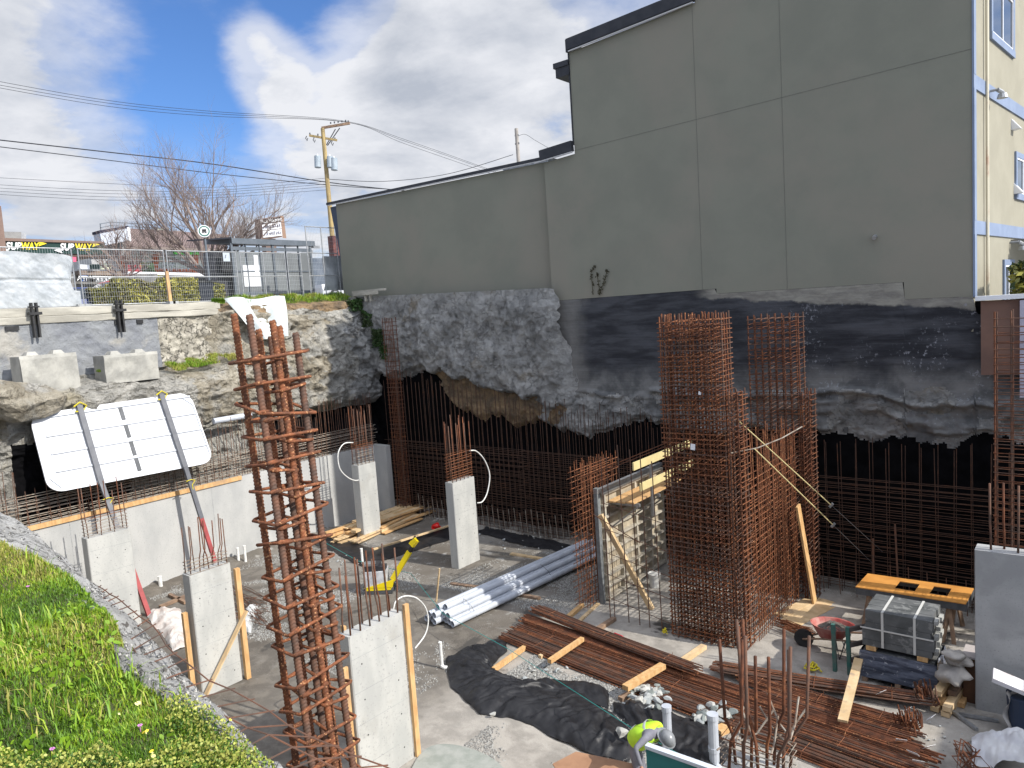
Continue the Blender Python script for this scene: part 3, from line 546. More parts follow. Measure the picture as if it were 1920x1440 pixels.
# ------------------------------------------------------------------ columns with starter bars
def column(x0, y0, x1, y1, h, bars, blen, label, dust=False, net=None, lean=.05, rb=.013, m=CONC):
    """x0,y0 = far left corner side (min X, min Y); wide face looks +X"""
    t = thing('concrete_column', ((x0+x1)/2, (y0+y1)/2, 0), label, 'column', 'cast concrete columns with starter bars')
    s = MB(); ch = .018
    s.prism([(x0+ch, y0, 0), (x1-ch, y0, 0), (x1, y0+ch, 0), (x1, y1-ch, 0), (x1-ch, y1, 0), (x0+ch, y1, 0), (x0, y1-ch, 0), (x0, y0+ch, 0)], (0, 0, h)); s.build('shaft', m, t)
    l = MB()
    for z in (h*.16, h*.42, h*.63, h*.86):
        q = z+random.uniform(-.03, .03); l.box((x1+.0005, (y0+y1)/2, q), (.002, y1-y0-.04, .006), Matrix.Rotation(random.uniform(-.02, .02), 3, 'X'))
    for _ in range(7): l.box((x1+.0005, random.uniform(y0+.1, y1-.1), random.uniform(.2, h-.2)), (.002, .018, .018))
    l.build('form_mark', CONCD, t); l = MB()
    for z in np.arange(.3, h, .62):
        for y in (y0+.18*(y1-y0), y0+.82*(y1-y0)): l.cyl((x1-.004, y, z), (x1+.0012, y, z), .014, 10)
    l.build('tie_hole', BLACK, t)
    rr = random.Random(int(x0*100)); nb = len(bars)
    for (u, v, dl) in bars:
        bx = x0+(x1-x0)*u; by = y0+(y1-y0)*v; k = 1.1; a = rr.uniform(-lean, lean); bb = rr.uniform(-lean, lean); L_ = blen*dl
        mm = MB(); mm.tube([(bx, by, h-.05), (bx+a*.2, by+bb*.2, h+L_*.25), (bx+a*.8, by+bb*.8, h+L_*.4), (bx+a, by+bb, h+L_)], rb, 6)
        o = mm.build('starter_bar', RUSTD if rr.random() < .5 else RUST, t, sm=True)
    if net:
        z0, z1, n = net
        for i in range(n):
            z = h+z0+(z1-z0)*i/(n-1); e = .03; j1 = rr.uniform(-.02, .02)
            MB().tube([(x0+e, y0+e, z), (x1-e, y0+e, z+j1), (x1-e, y1-e, z+j1), (x0+e, y1-e, z-j1)], .008, 5, closed=True).build('stirrup', DUSTY if (dust and z < h+(z0+z1)/2+.15) else RUSTB, t)
    return t
def grid_bars(nu, nv, rs):
    r = random.Random(rs); return [(.15+.7*i/(max(nu-1, 1)), .06+.88*j/(nv-1), r.uniform(.82, 1.05)) for i in range(nu) for j in range(nv)]
cF = column(-9.80, 7.12, -9.52, 8.30, 2.7, grid_bars(2, 6, 3), 1.25, 'big pale column in the foreground with a timber strip down each side and a row of starter bars', rb=.016)
cB = column(-15.27, 7.28, -14.95, 8.22, 2.7, grid_bars(2, 5, 4), 1.15, 'column with a diagonal timber brace nailed across its wide face', net=(.03, .25, 4), dust=True, lean=.12)
cA = column(-20.65, 7.35, -20.3, 8.45, 2.7, grid_bars(2, 4, 5), 1.35, 'leftmost column, standing in front of the leaning white sign', net=(.04, .5, 6), dust=True)
cD = column(-20.95, 16.45, -20.55, 17.25, 2.7, grid_bars(2, 5, 6), 2.1, 'column rising behind the pile of timber near the pit corner', net=(.05, .75, 9), dust=True)
cC = column(-15.73, 15.85, -15.40, 16.85, 2.7, grid_bars(2, 6, 7), 2.1, 'column standing alone in the middle with a white conduit looping out to its right', net=(.05, .85, 10), dust=False)
cR = column(-1.76, 15.0, .6, 15.4, 3.0, [(u, .5+.3*((i % 2)-.5), 1.) for i, u in enumerate((.1, .18, .27, .40, .46, .52, .62, .75))], 1.2, 'wide grey column at the right edge of the photograph, its shaded face towards us', rb=.02, lean=.02, m=mat('grey_column_concrete', (.44, .445, .44), (.35, .355, .355), 1.2, .85, .3, 45., spk=(.30, .30, .30), spksc=34., c3=(.33, .335, .335), sc3=.8))
cE = column(-3.3, 7.25, -2.55, 7.75, 2.55, grid_bars(4, 3, 9), 1.7, 'column at the bottom edge below the rebar bundles, topped by tall bent bars', net=(.08, .4, 5), dust=True, lean=.22, rb=.018)
e = MB()
for k in range(9):
    a = random.uniform(0, 3.1); x, y, z = random.uniform(-3.3, -2.6), random.uniform(7.2, 7.7), 2.75+random.random()*.3; e.tube([(x, y, z), (x+.2*math.cos(a), y+.2*math.sin(a), z+.06), (x+.4*math.cos(a), y+.4*math.sin(a), z+.3)], .011, 5)
e.build('loose_tie', DUSTY, cE)
# timber strips on the two near columns
def plank(name, p, q, w, h, m, label, group=None, up=(0, 0, 1), cat='plank', bev=True):
    p, q = Vector(p), Vector(q); c = (p+q)/2
    t = MB().beam(p, q, w, h, up).build(name, m, loc=c); return tag(t, label, cat, group)
plank('timber_strip', (-9.49, 8.36, 0), (-9.49, 8.36, 2.82), .10, .06, WOOD, 'tall timber strip along the right edge of the foreground column', 'timber strips on the near columns', (1, 0, 0))
plank('timber_strip', (-9.60, 7.05, 0), (-9.60, 7.05, 2.2), .09, .05, WOOD, 'splintered timber strip in front of the left edge of the foreground column', 'timber strips on the near columns', (1, 0, 0))
plank('timber_strip', (-9.88, 7.3, 0), (-9.88, 7.3, 2.75), .05, .09, WOOD, 'thin timber strip behind the left edge of the foreground column', 'timber strips on the near columns', (1, 0, 0))
plank('timber_strip', (-14.9, 8.32, 0), (-14.9, 8.32, 2.55), .11, .09, WOOD, 'timber strip up the right side of the braced column', 'timber strips on the near columns', (1, 0, 0))
plank('timber_strip', (-15.15, 7.18, 0), (-15.15, 7.18, 1.9), .10, .09, WOOD, 'timber strip up the left side of the braced column', 'timber strips on the near columns', (1, 0, 0))
p = PX(385, 1305, -14.8); q = PX(462, 1145, -14.8)
plank('diagonal_brace', p, q, .03, .12, WOODP, 'pale diagonal timber brace across the second column', None, (1, 0, 0), 'brace')
# white electrical conduits looping out of columns
def loop(pts, label, r=.02, n=28):
    P_ = [Vector(p) for p in pts]; out = []
    for i in range(len(P_)-1):
        p0 = P_[max(i-1, 0)]; p1 = P_[i]; p2 = P_[i+1]; p3 = P_[min(i+2, len(P_)-1)]
        for k in range(8):
            t = k/8; out.append(.5*((2*p1)+(-p0+p2)*t+(2*p0-5*p1+4*p2-p3)*t*t+(-p0+3*p1-3*p2+p3)*t**3))
    out.append(P_[-1]); return tag(MB().tube(out, r, 8).build('conduit', PVCW, sm=True), label, 'conduit', 'white conduits looping from columns')
loop([PX(x, y, -20.6) for x, y in ((662, 830), (645, 832), (634, 850), (637, 878), (652, 895), (668, 901), (680, 895), (685, 886))], 'white conduit looping left of the column by the timber pile')
loop([PX(x, y, -15.5) for x, y in ((880, 845), (893, 846), (908, 862), (918, 890), (914, 922), (905, 940), (895, 943))], 'white conduit looping right of the lone middle column')
loop([PX(x, y, -9.9) for x, y in ((737, 1148), (742, 1128), (758, 1118), (780, 1121), (797, 1138), (803, 1163), (797, 1190), (778, 1216))], 'white conduit looping behind the foreground column', .013)
# ------------------------------------------------------------------ foreground rebar cage with ribbed bars
def ribbed(p, q, r, seed=0, pitch=.036, n=10, bow=.02):
    p, q = Vector(p), Vector(q); L_ = (q-p).length; m_ = int(L_/pitch)*4; t = np.linspace(0, 1, m_+1); ph = np.arange(m_+1) % 4
    rs = random.Random(seed); a = np.linspace(0, 2*np.pi, n, endpoint=False)
    d = (q-p).normalized(); u = Vector((1, 0, 0)); x = d.cross(u).normalized(); y = d.cross(x)
    rad = r*np.where(ph < 2, .93, 1.10)
    AA, TT = np.meshgrid(a, np.arange(m_+1)); sl = np.sin(AA*2+.3)*.0+ (np.abs(((AA/np.pi) % 1)-.5)-.25)*pitch*1.6
    rr = rad[TT]; al = t[TT]*L_+sl
    # longitudinal rib
    rr = np.where(np.abs(np.sin(AA)) < .2, r*1.06, rr)
    bx, by = rs.uniform(-bow, bow), rs.uniform(-bow, bow); w_ = np.sin(t[TT]*np.pi)
    V = np.array(p)[None, None]+al[..., None]*np.array(d)+(np.cos(AA)*rr+bx*w_)[..., None]*np.array(x)+(np.sin(AA)*rr+by*w_)[..., None]*np.array(y)
    V = V.reshape(-1, 3); i, j = np.meshgrid(np.arange(n), np.arange(m_)); i = i.ravel(); j = j.ravel()
    F_ = np.stack([j*n+i, j*n+(i+1) % n, (j+1)*n+(i+1) % n, (j+1)*n+i], 1); return V, F_
O = PD(501, 640, 7.5); base = PD(619, 1500, 7.55); tp = Vector((O.x, O.y, 7.75)); sh = Vector((base.x-O.x, base.y-O.y, base.z-O.z)); ax = sh.normalized(); down = (tp.z)/-ax.z
cage = thing('rebar_cage', (tp.x+ax.x*down, tp.y+ax.y*down, 0), 'tall rusty rebar cage of thick ribbed bars standing in the foreground', 'rebar cage')
lay = [(-.13, .13, 7.7), (-.135, -.25, 7.95), (-.135, 0, 7.78), (.135, -.25, 7.93), (.135, 0, 7.86), (-.135, .25, 7.80), (.135, .25, 7.72)]
for i, (dx, dy, zt) in enumerate(lay):
    a = tp+Vector((dx, dy, 0)); a = a-ax*((zt-a.z)/-ax.z); bq = Vector((a.x, a.y, a.z))+ax*(a.z/-ax.z)
    V_, F_ = ribbed(a, bq, .0345, i); npmesh('vertical_bar', V_, F_, RUSTB if i % 3 else RUSTD, cage)
    F2 = MB().cyl(a-ax*.002, a+ax*.01, .031, 10)
rr = random.Random(5); z = 7.5; k = 0
while z > .3:
    for inner in ((0, 1) if k % 1 == 0 else (0,)):
        c = tp+ax*((tp.z-z)/-ax.z); tx, ty = rr.uniform(-.25, .25), rr.uniform(-.20, .16); hx, hy = .135+.052+rr.uniform(0, .02), .25+.055+rr.uniform(0, .03)
        if inner: hy = .15; hx = .18; c = c+Vector((0, rr.choice((-.11, .11)), rr.uniform(-.09, -.03)))
        loc = [(hx, -hy-.0), (hx, hy*.92), (hx*.92, hy), (-hx*.92, hy), (-hx, hy*.92), (-hx, -hy*.92), (-hx*.92, -hy), (hx*.92, -hy), (hx+.006, -hy*.9), (hx-.03, -hy*.9+.10)]
        pts = [Vector((c.x+x, c.y+y, c.z+x*tx+y*ty+(.012 if i > 7 else 0))) for i, (x, y) in enumerate(loc)]
        sp_ = []
        for i in range(len(pts)-1):
            for s in (0, .5): sp_.append(pts[i].lerp(pts[i+1], s)+Vector((rr.uniform(-.004, .004),)*3))
        sp_.append(pts[-1]); MB().tube(sp_, .0165, 7).build('stirrup', RUSTB, cage, sm=True)
    z -= rr.uniform(.25, .30); k += 1
# ------------------------------------------------------------------ rebar mats on the walls
def wallmat(name, label, xs, zs, y, layers, ztop, m1=RUST, m2=RUST, r=.010, axis='X', zb=0., group='rebar mats around the pit', jit=.02, rh=.009, cap=100, xr=None):
    """vertical bars at xs; horizontal bars at zs; ztop(x) gives top of vertical"""
    rr = random.Random(int(abs(y)*77+xs[0]*3)); c = (xs[0]+xs[-1])/2
    t = thing(name, (c, y, 0) if axis == 'X' else (y, c, 0), label, 'rebar mat', group); nv = 0; lo, hi = (xr or (min(xs)-.1, max(xs)+.1))
    for L_ in layers:
        for x in xs:
            zt = ztop(x, L_); a, bq = rr.uniform(-jit, jit), rr.uniform(-jit, jit)*2
            p, q = ((x+a, y+L_, zb), (x+bq, y+L_+rr.uniform(-.03, .03), zt)) if axis == 'X' else ((y+L_, x+a, zb), (y+L_+rr.uniform(-.05, .05), x+bq, zt))
            barp('vertical_bar', p, q, r, m1, t); nv += 1
        for z in zs:
            dz = rr.uniform(-.025, .025); e0, e1 = lo-rr.uniform(0, .15), hi+rr.uniform(0, .15); o_ = L_-.02
            p, q = ((e0, y+o_, z+dz), (e1, y+o_, z+dz+rr.uniform(-.03, .03))) if axis == 'X' else ((y+o_, e0, z+dz), (y+o_, e1, z+dz+rr.uniform(-.03, .03)))
            barp('horizontal_bar', p, q, rh, m2, t)
    return t
R2 = random.Random(3)
zr = list(np.arange(.15, 3.05, .135))
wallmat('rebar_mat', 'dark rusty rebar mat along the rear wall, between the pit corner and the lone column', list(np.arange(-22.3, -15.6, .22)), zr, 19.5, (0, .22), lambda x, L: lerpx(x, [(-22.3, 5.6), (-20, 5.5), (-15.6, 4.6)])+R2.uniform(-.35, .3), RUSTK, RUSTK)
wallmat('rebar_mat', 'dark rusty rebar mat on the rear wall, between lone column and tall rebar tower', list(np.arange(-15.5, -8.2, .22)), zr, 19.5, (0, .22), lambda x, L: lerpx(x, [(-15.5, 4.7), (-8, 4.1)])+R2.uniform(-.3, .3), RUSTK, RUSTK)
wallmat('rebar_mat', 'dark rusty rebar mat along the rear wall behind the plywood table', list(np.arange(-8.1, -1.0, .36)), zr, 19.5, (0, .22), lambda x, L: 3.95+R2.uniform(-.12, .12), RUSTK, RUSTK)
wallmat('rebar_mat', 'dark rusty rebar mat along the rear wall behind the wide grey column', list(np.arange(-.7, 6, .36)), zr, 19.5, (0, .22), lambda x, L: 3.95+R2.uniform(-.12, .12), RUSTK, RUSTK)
st = thing('starter_bars', (-15, 19.3, 0), 'row of short dusty starter bars standing at the foot of the rear mat', 'starter bars')
for x in np.arange(-20.6, -8.6, .25): barp('bar', (x, 19.32, 0), (x-.05, 19.3, .95+R2.uniform(-.15, .1)), .010, DUSTY, st)
st = thing('starter_bars', (-4, 19.3, 0), 'row of short starter bars by the rear mat behind the plywood table', 'starter bars')
for x in np.arange(-5.6, -1.2, .4): barp('bar', (x, 19.25, 0), (x-.03, 19.25, .95+R2.uniform(-.1, .1)), .010, RUSTD, st)
zl = list(np.arange(2.86, 3.62, .105))
wallmat('rebar_mat', 'cement dusted rebar mat standing up from the left wall near the pit corner', list(np.arange(13.4, 19.3, .21)), zl, -23.14, (0, .16), lambda x, L: 4.7+R2.uniform(-.45, .3), RUSTD, DUSTY, axis='Y', rh=.011, zb=2.7)
wallmat('rebar_mat', 'cement dusted rebar mat standing up from the left wall under the white sign', list(np.arange(5.4, 13.3, .26)), zl, -23.14, (0, .16), lambda x, L: (4.6 if not 6.9 < x < 11.9 else 3.7)+R2.uniform(-.4, .4), RUSTD, DUSTY, axis='Y', rh=.011, zb=2.7)
# ------------------------------------------------------------------ core wall cages
def tower(label, x0, x1, y0, y1, z1, nx, rows, dz, m=RUSTB, r=.016, rh=.009, seed=1, z0=.05, group='tall rebar towers', jitter=.012, ties=True):
    t = thing('rebar_tower', ((x0+x1)/2, (y0+y1)/2, 0), label, 'rebar tower', group); rr = random.Random(seed); nb = 0
    for y in rows:
        for i in range(nx):
            x = x0+(x1-x0)*i/(nx-1)
            barp('vertical_bar', (x, y, 0), (x+rr.uniform(-jitter, jitter)*1.6, y+rr.uniform(-jitter, jitter)*1.6, z1+rr.uniform(.02, .09)), r*1.08, rr.choice((m, RUST, RUSTD, m)), t); nb += 1
    z = z0; e = .03; n = 0; mid = None; key = []
    for k in range(4):
        s = MB(); a = [rr.uniform(-.02, .02) for _ in range(4)]
        s.tube([(x0-e-c_x, y0-e-c_y, a[0]) for c_x, c_y in [(0, 0)]]+[(x1+e, y0-e, a[1]), (x1+e, y1+e, a[2]), (x0-e, y1+e, a[3])], rh, 5, closed=True)
        if ties:
            for i in range(1, nx-1):
                x = x0+(x1-x0)*i/(nx-1)+r; q = rr.uniform(-.03, .03); s.tube([(x-.02, y0-.07, q-.03), (x, y0-e-.005, q), (x, (y0+y1)/2, q+.02), (x+.02, y1+e, q+.01)], rh*.9, 5)
        me = s.mesh('hoop', t.location); me.materials.append((m, RUST, m, RUSTD)[k]); key.append(me)
    while z < z1:
        o = bpy.data.objects.new('hoop', key[rr.randrange(4)]); COL.objects.link(o); o.parent = t; o.location = (0, 0, z); o.rotation_euler = (rr.uniform(-.015, .015), rr.uniform(-.012, .012), 0); z += dz*rr.uniform(.85, 1.15); n += 1
    return t
t1 = tower('tallest rebar tower, dense rusty cage standing in the middle beside the formwork', -7.82, -6.36, 15.05, 15.55, 7.42, 10, (15.05, 15.2, 15.38, 15.55), .108, rh=.0125, seed=2)
for (px, py, s) in ((1299, 838, .11), (1312, 737, .06), (1140, 790, .0)):
    if s: p = PY(px, py, 15.0); MB().box(p, (s, .004, s*1.25), Matrix.Rotation(.1, 3, 'Y')).build('paper_tag', WHITE, t1, label='white paper tag')
tower('narrower stub of rebar cage joined to the right of the tallest tower', -6.28, -6.06, 15.1, 15.55, 5.72, 3, (15.1, 15.32, 15.55), .12, rh=.010, seed=6, group='rebar cage stubs')
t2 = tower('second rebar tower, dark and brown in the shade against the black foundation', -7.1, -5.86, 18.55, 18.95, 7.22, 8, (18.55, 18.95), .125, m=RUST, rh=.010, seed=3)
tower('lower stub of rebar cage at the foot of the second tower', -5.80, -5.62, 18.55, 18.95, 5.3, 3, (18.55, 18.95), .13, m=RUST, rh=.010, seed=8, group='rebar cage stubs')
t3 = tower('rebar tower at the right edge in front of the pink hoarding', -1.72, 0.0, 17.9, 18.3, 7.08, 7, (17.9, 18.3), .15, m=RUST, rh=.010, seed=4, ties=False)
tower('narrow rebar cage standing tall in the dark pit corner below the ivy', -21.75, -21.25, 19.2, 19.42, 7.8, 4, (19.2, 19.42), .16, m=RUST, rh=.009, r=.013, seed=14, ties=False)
wallmat('rebar_wall', 'sunlit double rebar mat running back from the tallest tower to the second one', list(np.arange(15.65, 18.5, .125)), list(np.arange(.12, 3.75, .15)), -6.25, (0, .26), lambda x, L: 4.55+R2.uniform(-.35, .25), RUSTB, RUSTB, axis='Y', r=.010, rh=.010, group=None, jit=.03)
wallmat('rebar_wall', 'short double rebar mat ending the left core wall beside the formwork panel', list(np.arange(15.25, 17.0, .13)), list(np.arange(.12, 3.7, .16)), -10.55, (0, .24), lambda x, L: 3.78+R2.uniform(-.05, .1), RUSTB, RUSTB, axis='Y', r=.010, rh=.011, group=None)
sp1 = thing('rebar_mat', (-8.8, 15.1, 0), 'sparse upright bars standing in front of the formwork, tied by a few cross bars', 'rebar mat')
for x in (-9.55, -9.42, -9.02, -8.72, -8.45, -8.12): barp('vertical_bar', (x, 15.1, 0), (x-.05, 15.1+R2.uniform(-.1, .1), 4.3+R2.uniform(-.3, .3)), .012, RUSTD, sp1)
for z in (.35, .95, 1.5, 2.1, 2.75): barp('horizontal_bar', (-9.6, 15.08, z+.2), (-7.7, 15.08, z-.15), .009, RUSTD, sp1)
for i, (p, q) in enumerate((((1080, 900), (1255, 828)), ((1085, 948), (1200, 1018)), ((1140, 880), (1240, 840)), ((1030, 935), (1082, 935)))):
    a = PY(*p, 15.2+i*.3); c = PY(*q, 15.0); barp('horizontal_bar', a, c, .011, RUST, sp1)
# formwork
fw = thing('formwork_panel', (-10.2, 17, 0), 'steel and timber wall formwork with a plank walkway and yellow guard rails along its top', 'formwork')
FPLY = mat('form_ply', (.46, .40, .30), (.32, .27, .20), 3., .75); FST = mat('form_steel', (.48, .45, .38), (.36, .32, .26), 6., .6)
FX = -10.18; MB().bb((FX-.03, 15.85, .05), (FX, 19.2, 2.92)).build('form_face', FPLY, fw)
for z in np.arange(.12, 2.95, .31): MB().bb((FX, 15.9, z-.03), (FX+.13, 19.2, z+.03)).build('waler', FST, fw)
for y in np.arange(15.98, 19.2, .8): MB().bb((FX+.002, y-.035, .05), (FX+.11, y+.035, 2.92)).build('stud', FST, fw)
for y in np.arange(16.3, 19.2, .16): pass
MB().bb((FX-.06, 15.70, .0), (FX+.05, 15.84, 3.1)).build('end_post', DKSTEEL if False else mat('dull_steel', (.20, .215, .22), (.14, .15, .155), 8., .6), fw)
MB().bb((FX-.06, 15.7, 2.96), (FX+.06, 19.3, 3.06)).build('top_rail', GALV, fw)
for i, x in enumerate((FX+.22, FX+.47, FX+.72)): MB().bb((x-.115, 16.1+.05*i, 2.66), (x+.115, 19.0, 2.70)).build('walkway_plank', WOOD, fw)
for y in (16.3, 17.4, 18.5): MB().beam((FX, y, 2.6), (FX+.95, y, 2.62), .05, .08).beam((FX+.9, y, 2.58), (FX+.03, y, 1.9), .04, .04).build('bracket', GALV, fw)
YEL = mat('yellow_rail_board', (.66, .56, .28), (.58, .48, .24), 3., .6)
for y in (16.9, 18.1): MB().beam((FX+.98, y, 2.2), (FX+.98, y, 3.75), .05, .06).build('rail_post', GALV, fw)
for (z0, z1) in ((3.62, 3.82), (3.02, 3.22)): MB().bb((FX+1.01, 15.9 if z0 > 3.4 else 16.2, z0), (FX+1.05, 19.3, z1)).build('guard_rail', YEL, fw)
plank('diagonal_brace', PX(1126, 965, FX+.25), PZ(1222, 1142, .02), .09, .14, WOODP, 'pale timber brace slanting down in front of the formwork', None, (1, 0, 0), 'brace')
plank('leaning_plank', PX(1496, 948, -5.75), PZ(1527, 1128, .05), .22, .05, WOOD, 'broad timber plank leaning against the rebar wall in front of the dark rear mat', None, (1, 0, 0), 'plank')
wb = MB().lump((0, 0, 0), (.01, .01, .01)); 
bk = thing('bucket', PZ(1230, 1105, 0), 'white plastic bucket standing inside the core beside the formwork', 'bucket'); p = PZ(1228, 1100, 0)
MB().cyl(p, p+Vector((0, 0, .38)), .13, 16, .16).build('pail', PVCW, bk, sm=False); MB().tube([p+Vector((.17*math.cos(a), .17*math.sin(a), .38)) for a in np.linspace(0, 6.28, 17)[:-1]], .012, 5, closed=True).build('rim', PVCW, bk)
# slanting tie rods / straps
for (p, q, lab, m) in (((1380, 785), (1655, 1035), 'upper yellow strap stretched down to the right of the towers', YEL), ((1415, 842), (1640, 1060), 'lower yellow strap stretched down to the right of the towers', YEL)):
    a = PY(*p, 15.3); c = PY(*q, 19.2); mm = a.lerp(c, .62)
    t = thing('guy_strap', c, lab, 'strap', 'straps bracing the rebar tower'); MB().tube([a, mm], .013, 5).build('strap', m, t); MB().tube([mm, c], .006, 5).build('cable', DKSTEEL, t)
    MB().box(mm, (.06, .05, .12), Matrix.Rotation(.7, 3, 'Y')).build('ratchet', GALV, t)
t = thing('guy_bar', PY(1370, 852, 15.2), 'long pale bent rod sticking out to the right of the tallest tower', 'rod'); MB().tube([PY(1368, 850, 15.2), PY(1420, 840, 15.6), PY(1465, 822, 16), PY(1504, 800, 16.5)], .014, 6).build('rod', DUSTY, t)
# ------------------------------------------------------------------ street level background
def sz(x): return 8.82+.055*min(max(-25.4-x, 0), 50)
def polyX(x, pts, th, mb=None, slope=0):
    mb = mb or MB(); P_ = [PX(a, b_, x) for a, b_ in pts]; mb.prism(P_, (-th, 0, 0)); return mb
FXW = -25.75
FM = mat('fence_wire', (.42, .44, .45), rough=.45, metal=.5)
def fence(label, pxl, pxr, tall=False, x=FXW, extra=()):
    """temporary fence panel between two pixel columns of its bottom edge"""
    a = PX(pxl[0], pxl[1], x); c = PX(pxr[0], pxr[1], x); z0 = 8.86; ya, yc = a.y, c.y; H = (3.0 if tall else 1.88)
    t = thing('fence_panel', (x, (ya+yc)/2, z0), label, 'fence', 'temporary fence panels along the street'); f = MB()
    for y in (ya, yc)+tuple(ya+(yc-ya)*e for e in extra): f.cyl((x, y, z0-.05), (x, y, z0+H), .024, 8)
    for z in (z0+.04, z0+H*(.5 if not tall else .63), z0+H-.03)+((z0+.95,) if tall else ()): f.cyl((x, ya, z), (x, yc, z), .019, 8)
    f.build('frame', GALV, t); g = MB(); n = int((yc-ya)/.075)
    for i in range(1, n): y = ya+(yc-ya)*i/n; g.box((x+.012, y, z0+H/2), (.004, .0045, H-.08))
    for i in range(1, int(H/.15)): g.box((x+.017, (ya+yc)/2, z0+.15*i), (.004, yc-ya, .0045))
    g.build('mesh_infill', FM, t, label='fine wire mesh')
    for y in (ya, yc): MB().bb((x-.3, y-.1, 8.83), (x+.3, y+.1, 8.93)).build('foot_block', CONCD, t)
    return t
fence('fence panel at the far left with a big white tarp tied to it', (-160, 585), (146, 574))
fence('fence panel right of the white tarp, in front of the red car and hedge', (158, 572), (316, 566))
fence('fence panel between the orange stake and the bus shelter', (322, 566), (450, 561))
fence('fence panel in front of the middle of the bus shelter', (458, 560), (541, 557), extra=(.5,))
fence('narrow fence panel right of the middle of the shelter', (545, 557), (570, 556))
fence('tall fence panel next to the corner of the grey building', (584, 556), (640, 554), tall=True, extra=(.5,))
def cloth(name, label, cat, fn, nu, nv, m, **kw):
    mb = MB().grid(fn, nu, nv); c = fn(.5, .5); return mb.build(name, m, sm=True, loc=c, label=label, cat=cat, **kw)
yL, yR = PX(-40, 575, FXW).y, PX(150, 573, FXW).y
def ftarp(u, v):
    y = yL+(yR-yL)*u; top = 8.86+1.70-.14*max(0, u-.75)*4*(1); z = 8.88+(top-8.88)*v
    y2 = y+(.0 if u < .9 else (-(1-abs(v-.45))*.22*(u-.9)*10*(v > .3)))
    q = np.array([[y*1.1+v*1.5, z*.7-y*.5, 3.]]); d = fbm(q*1.6, 4)[0]*.22+abs(math.sin(y*2.2+z*1.5+fbm(q, 3)[0]*3))*.06
    return (FXW+.09+d*.55-.03*(abs(v-.5) < .02), y2, z+.03*math.sin(y*4)*v)
cloth('tarp', 'big creased white tarp hanging on the left fence panel', 'tarp', ftarp, 130, 60, TARP)
p = PX(322, 562, -25.5); plank('orange_stake', (-25.6, p.y, 8.7), (-25.6, p.y-.02, 9.98), .10, .07, WOOD, 'orange timber stake fixed upright to the fence', None, (1, 0, 0), 'stake')
def fsail(u, v):
    y0 = PX(600, 500, -26.2).y; y = y0+u*1.9; z = 9.2+v*1.55-(.10*(1-u)*v); return (-26.1+.16*math.sin(u*7+v*2)+.08*math.sin(v*6), y, z)
cloth('tarp', 'small white tarp on the tall fence beside the building corner', 'tarp', fsail, 24, 20, TARP)
# plastic sheet hanging over the cliff edge
def fplast(u, v):
    a = PX(420+u*114, 560-u*4, -24.7+u*.45); b_ = PX(484+u*54, 640-u*8, -23.55+u*.3); c = a.lerp(b_, v)
    f_ = math.sin(u*26+v*3)*.07*(1-.25*v)+math.sin(u*11-v*2)*.07; c.x += f_+.25*math.sin(v*2.2)*.5; c.z += .05*math.sin(u*9); return c
cloth('plastic_sheet', 'translucent white plastic sheet hanging over the cliff edge behind the tall rebar cage', 'sheet', fplast, 90, 26, mat('milky_plastic', (.55, .59, .58), (.46, .50, .49), 4., .35, .2, 12., bdist=.03))
# bus shelter
SHX = -30.0; t = thing('bus_shelter', (SHX, PX(500, 500, SHX).y, sz(SHX)), 'grey bus shelter with glass back walls behind the fence', 'bus shelter')
yl, yr = PX(432, 450, SHX).y, PX(588, 455, SHX).y; zt = PX(500, 450, SHX).z; zb_ = sz(SHX)
DG = mat('shelter_grey', (.15, .17, .195), (.12, .14, .16), 4., .45, metal=.3)
MB().prism([(SHX+.1, yl, zt-.22), (SHX+.1, yl, zt+.02), (SHX-1.9, yl-.15, zt+.16), (SHX-1.9, yl-.15, zt-.05)], (0, yr-yl, 0)).build('roof', DG, t)
MB().prism([(SHX+.1, yl-1.15, zt-.12), (SHX+.1, yl, zt+.0), (SHX-1.6, yl, zt+.12), (SHX-1.6, yl-1.15, zt+.02)], (0, 0, .06)).build('canopy_wing', mat('shelter_black', (.02, .022, .03), rough=.4), t)
MB().bb((SHX-.1, yr-.1, zt-.30), (SHX+.0, yr+.35, zt-.18)).build('roof_bracket', GALV, t); MB().bb((SHX-.9, yr-.1, zt-.42), (SHX-.8, yr+.5, zt-.3)).build('roof_bracket', GALV, t)
GLS = mat('dusty_shelter_glass', (.20, .215, .22), (.15, .16, .165), .8, .25); pn = MB()
n = 6
for i in range(n+1):
    y = yl+(yr-.25-yl)*i/n; MB().bb((SHX-.05, y-.05 if i % 3 == 0 else y-.015, zb_), (SHX+.05, y+.05 if i % 3 == 0 else y+.015, zt-.2)).build('post', DG, t)
    if i < n:
        y1 = yl+(yr-.25-yl)*(i+1)/n; MB().bb((SHX-.03, y+.05, zb_+.35), (SHX-.015, y1-.05, zt-.55)).build('glass_pane', GLS, t)
MB().bb((SHX-.02, yl, zt-.5), (SHX+.02, yr-.25, zt-.34)).bb((SHX-.02, yl, zb_+.22), (SHX+.02, yr-.25, zb_+.36)).bb((SHX-.021, yl, zb_+1.25), (SHX+.021, yr-.25, zb_+1.31)).build('rail', DG, t)
ya_, yb_ = PX(457, 520, SHX).y, PX(488, 520, SHX).y; MB().bb((SHX-.01, ya_, zb_+.6), (SHX+.012, yb_, zb_+1.55)).bb((SHX-.01, yb_-.25, zb_+.7), (SHX+.03, yb_-.05, zb_+2.0)).build('poster', WF, t)
sb = MB(); ya_ = PX(413, 470, SHX).y; sb.bb((SHX-.06, ya_, zt-1.45), (SHX+.03, yl-.06, zt-.55)); sb.build('route_board', mat('board_black', (.02, .02, .022), rough=.4), t)
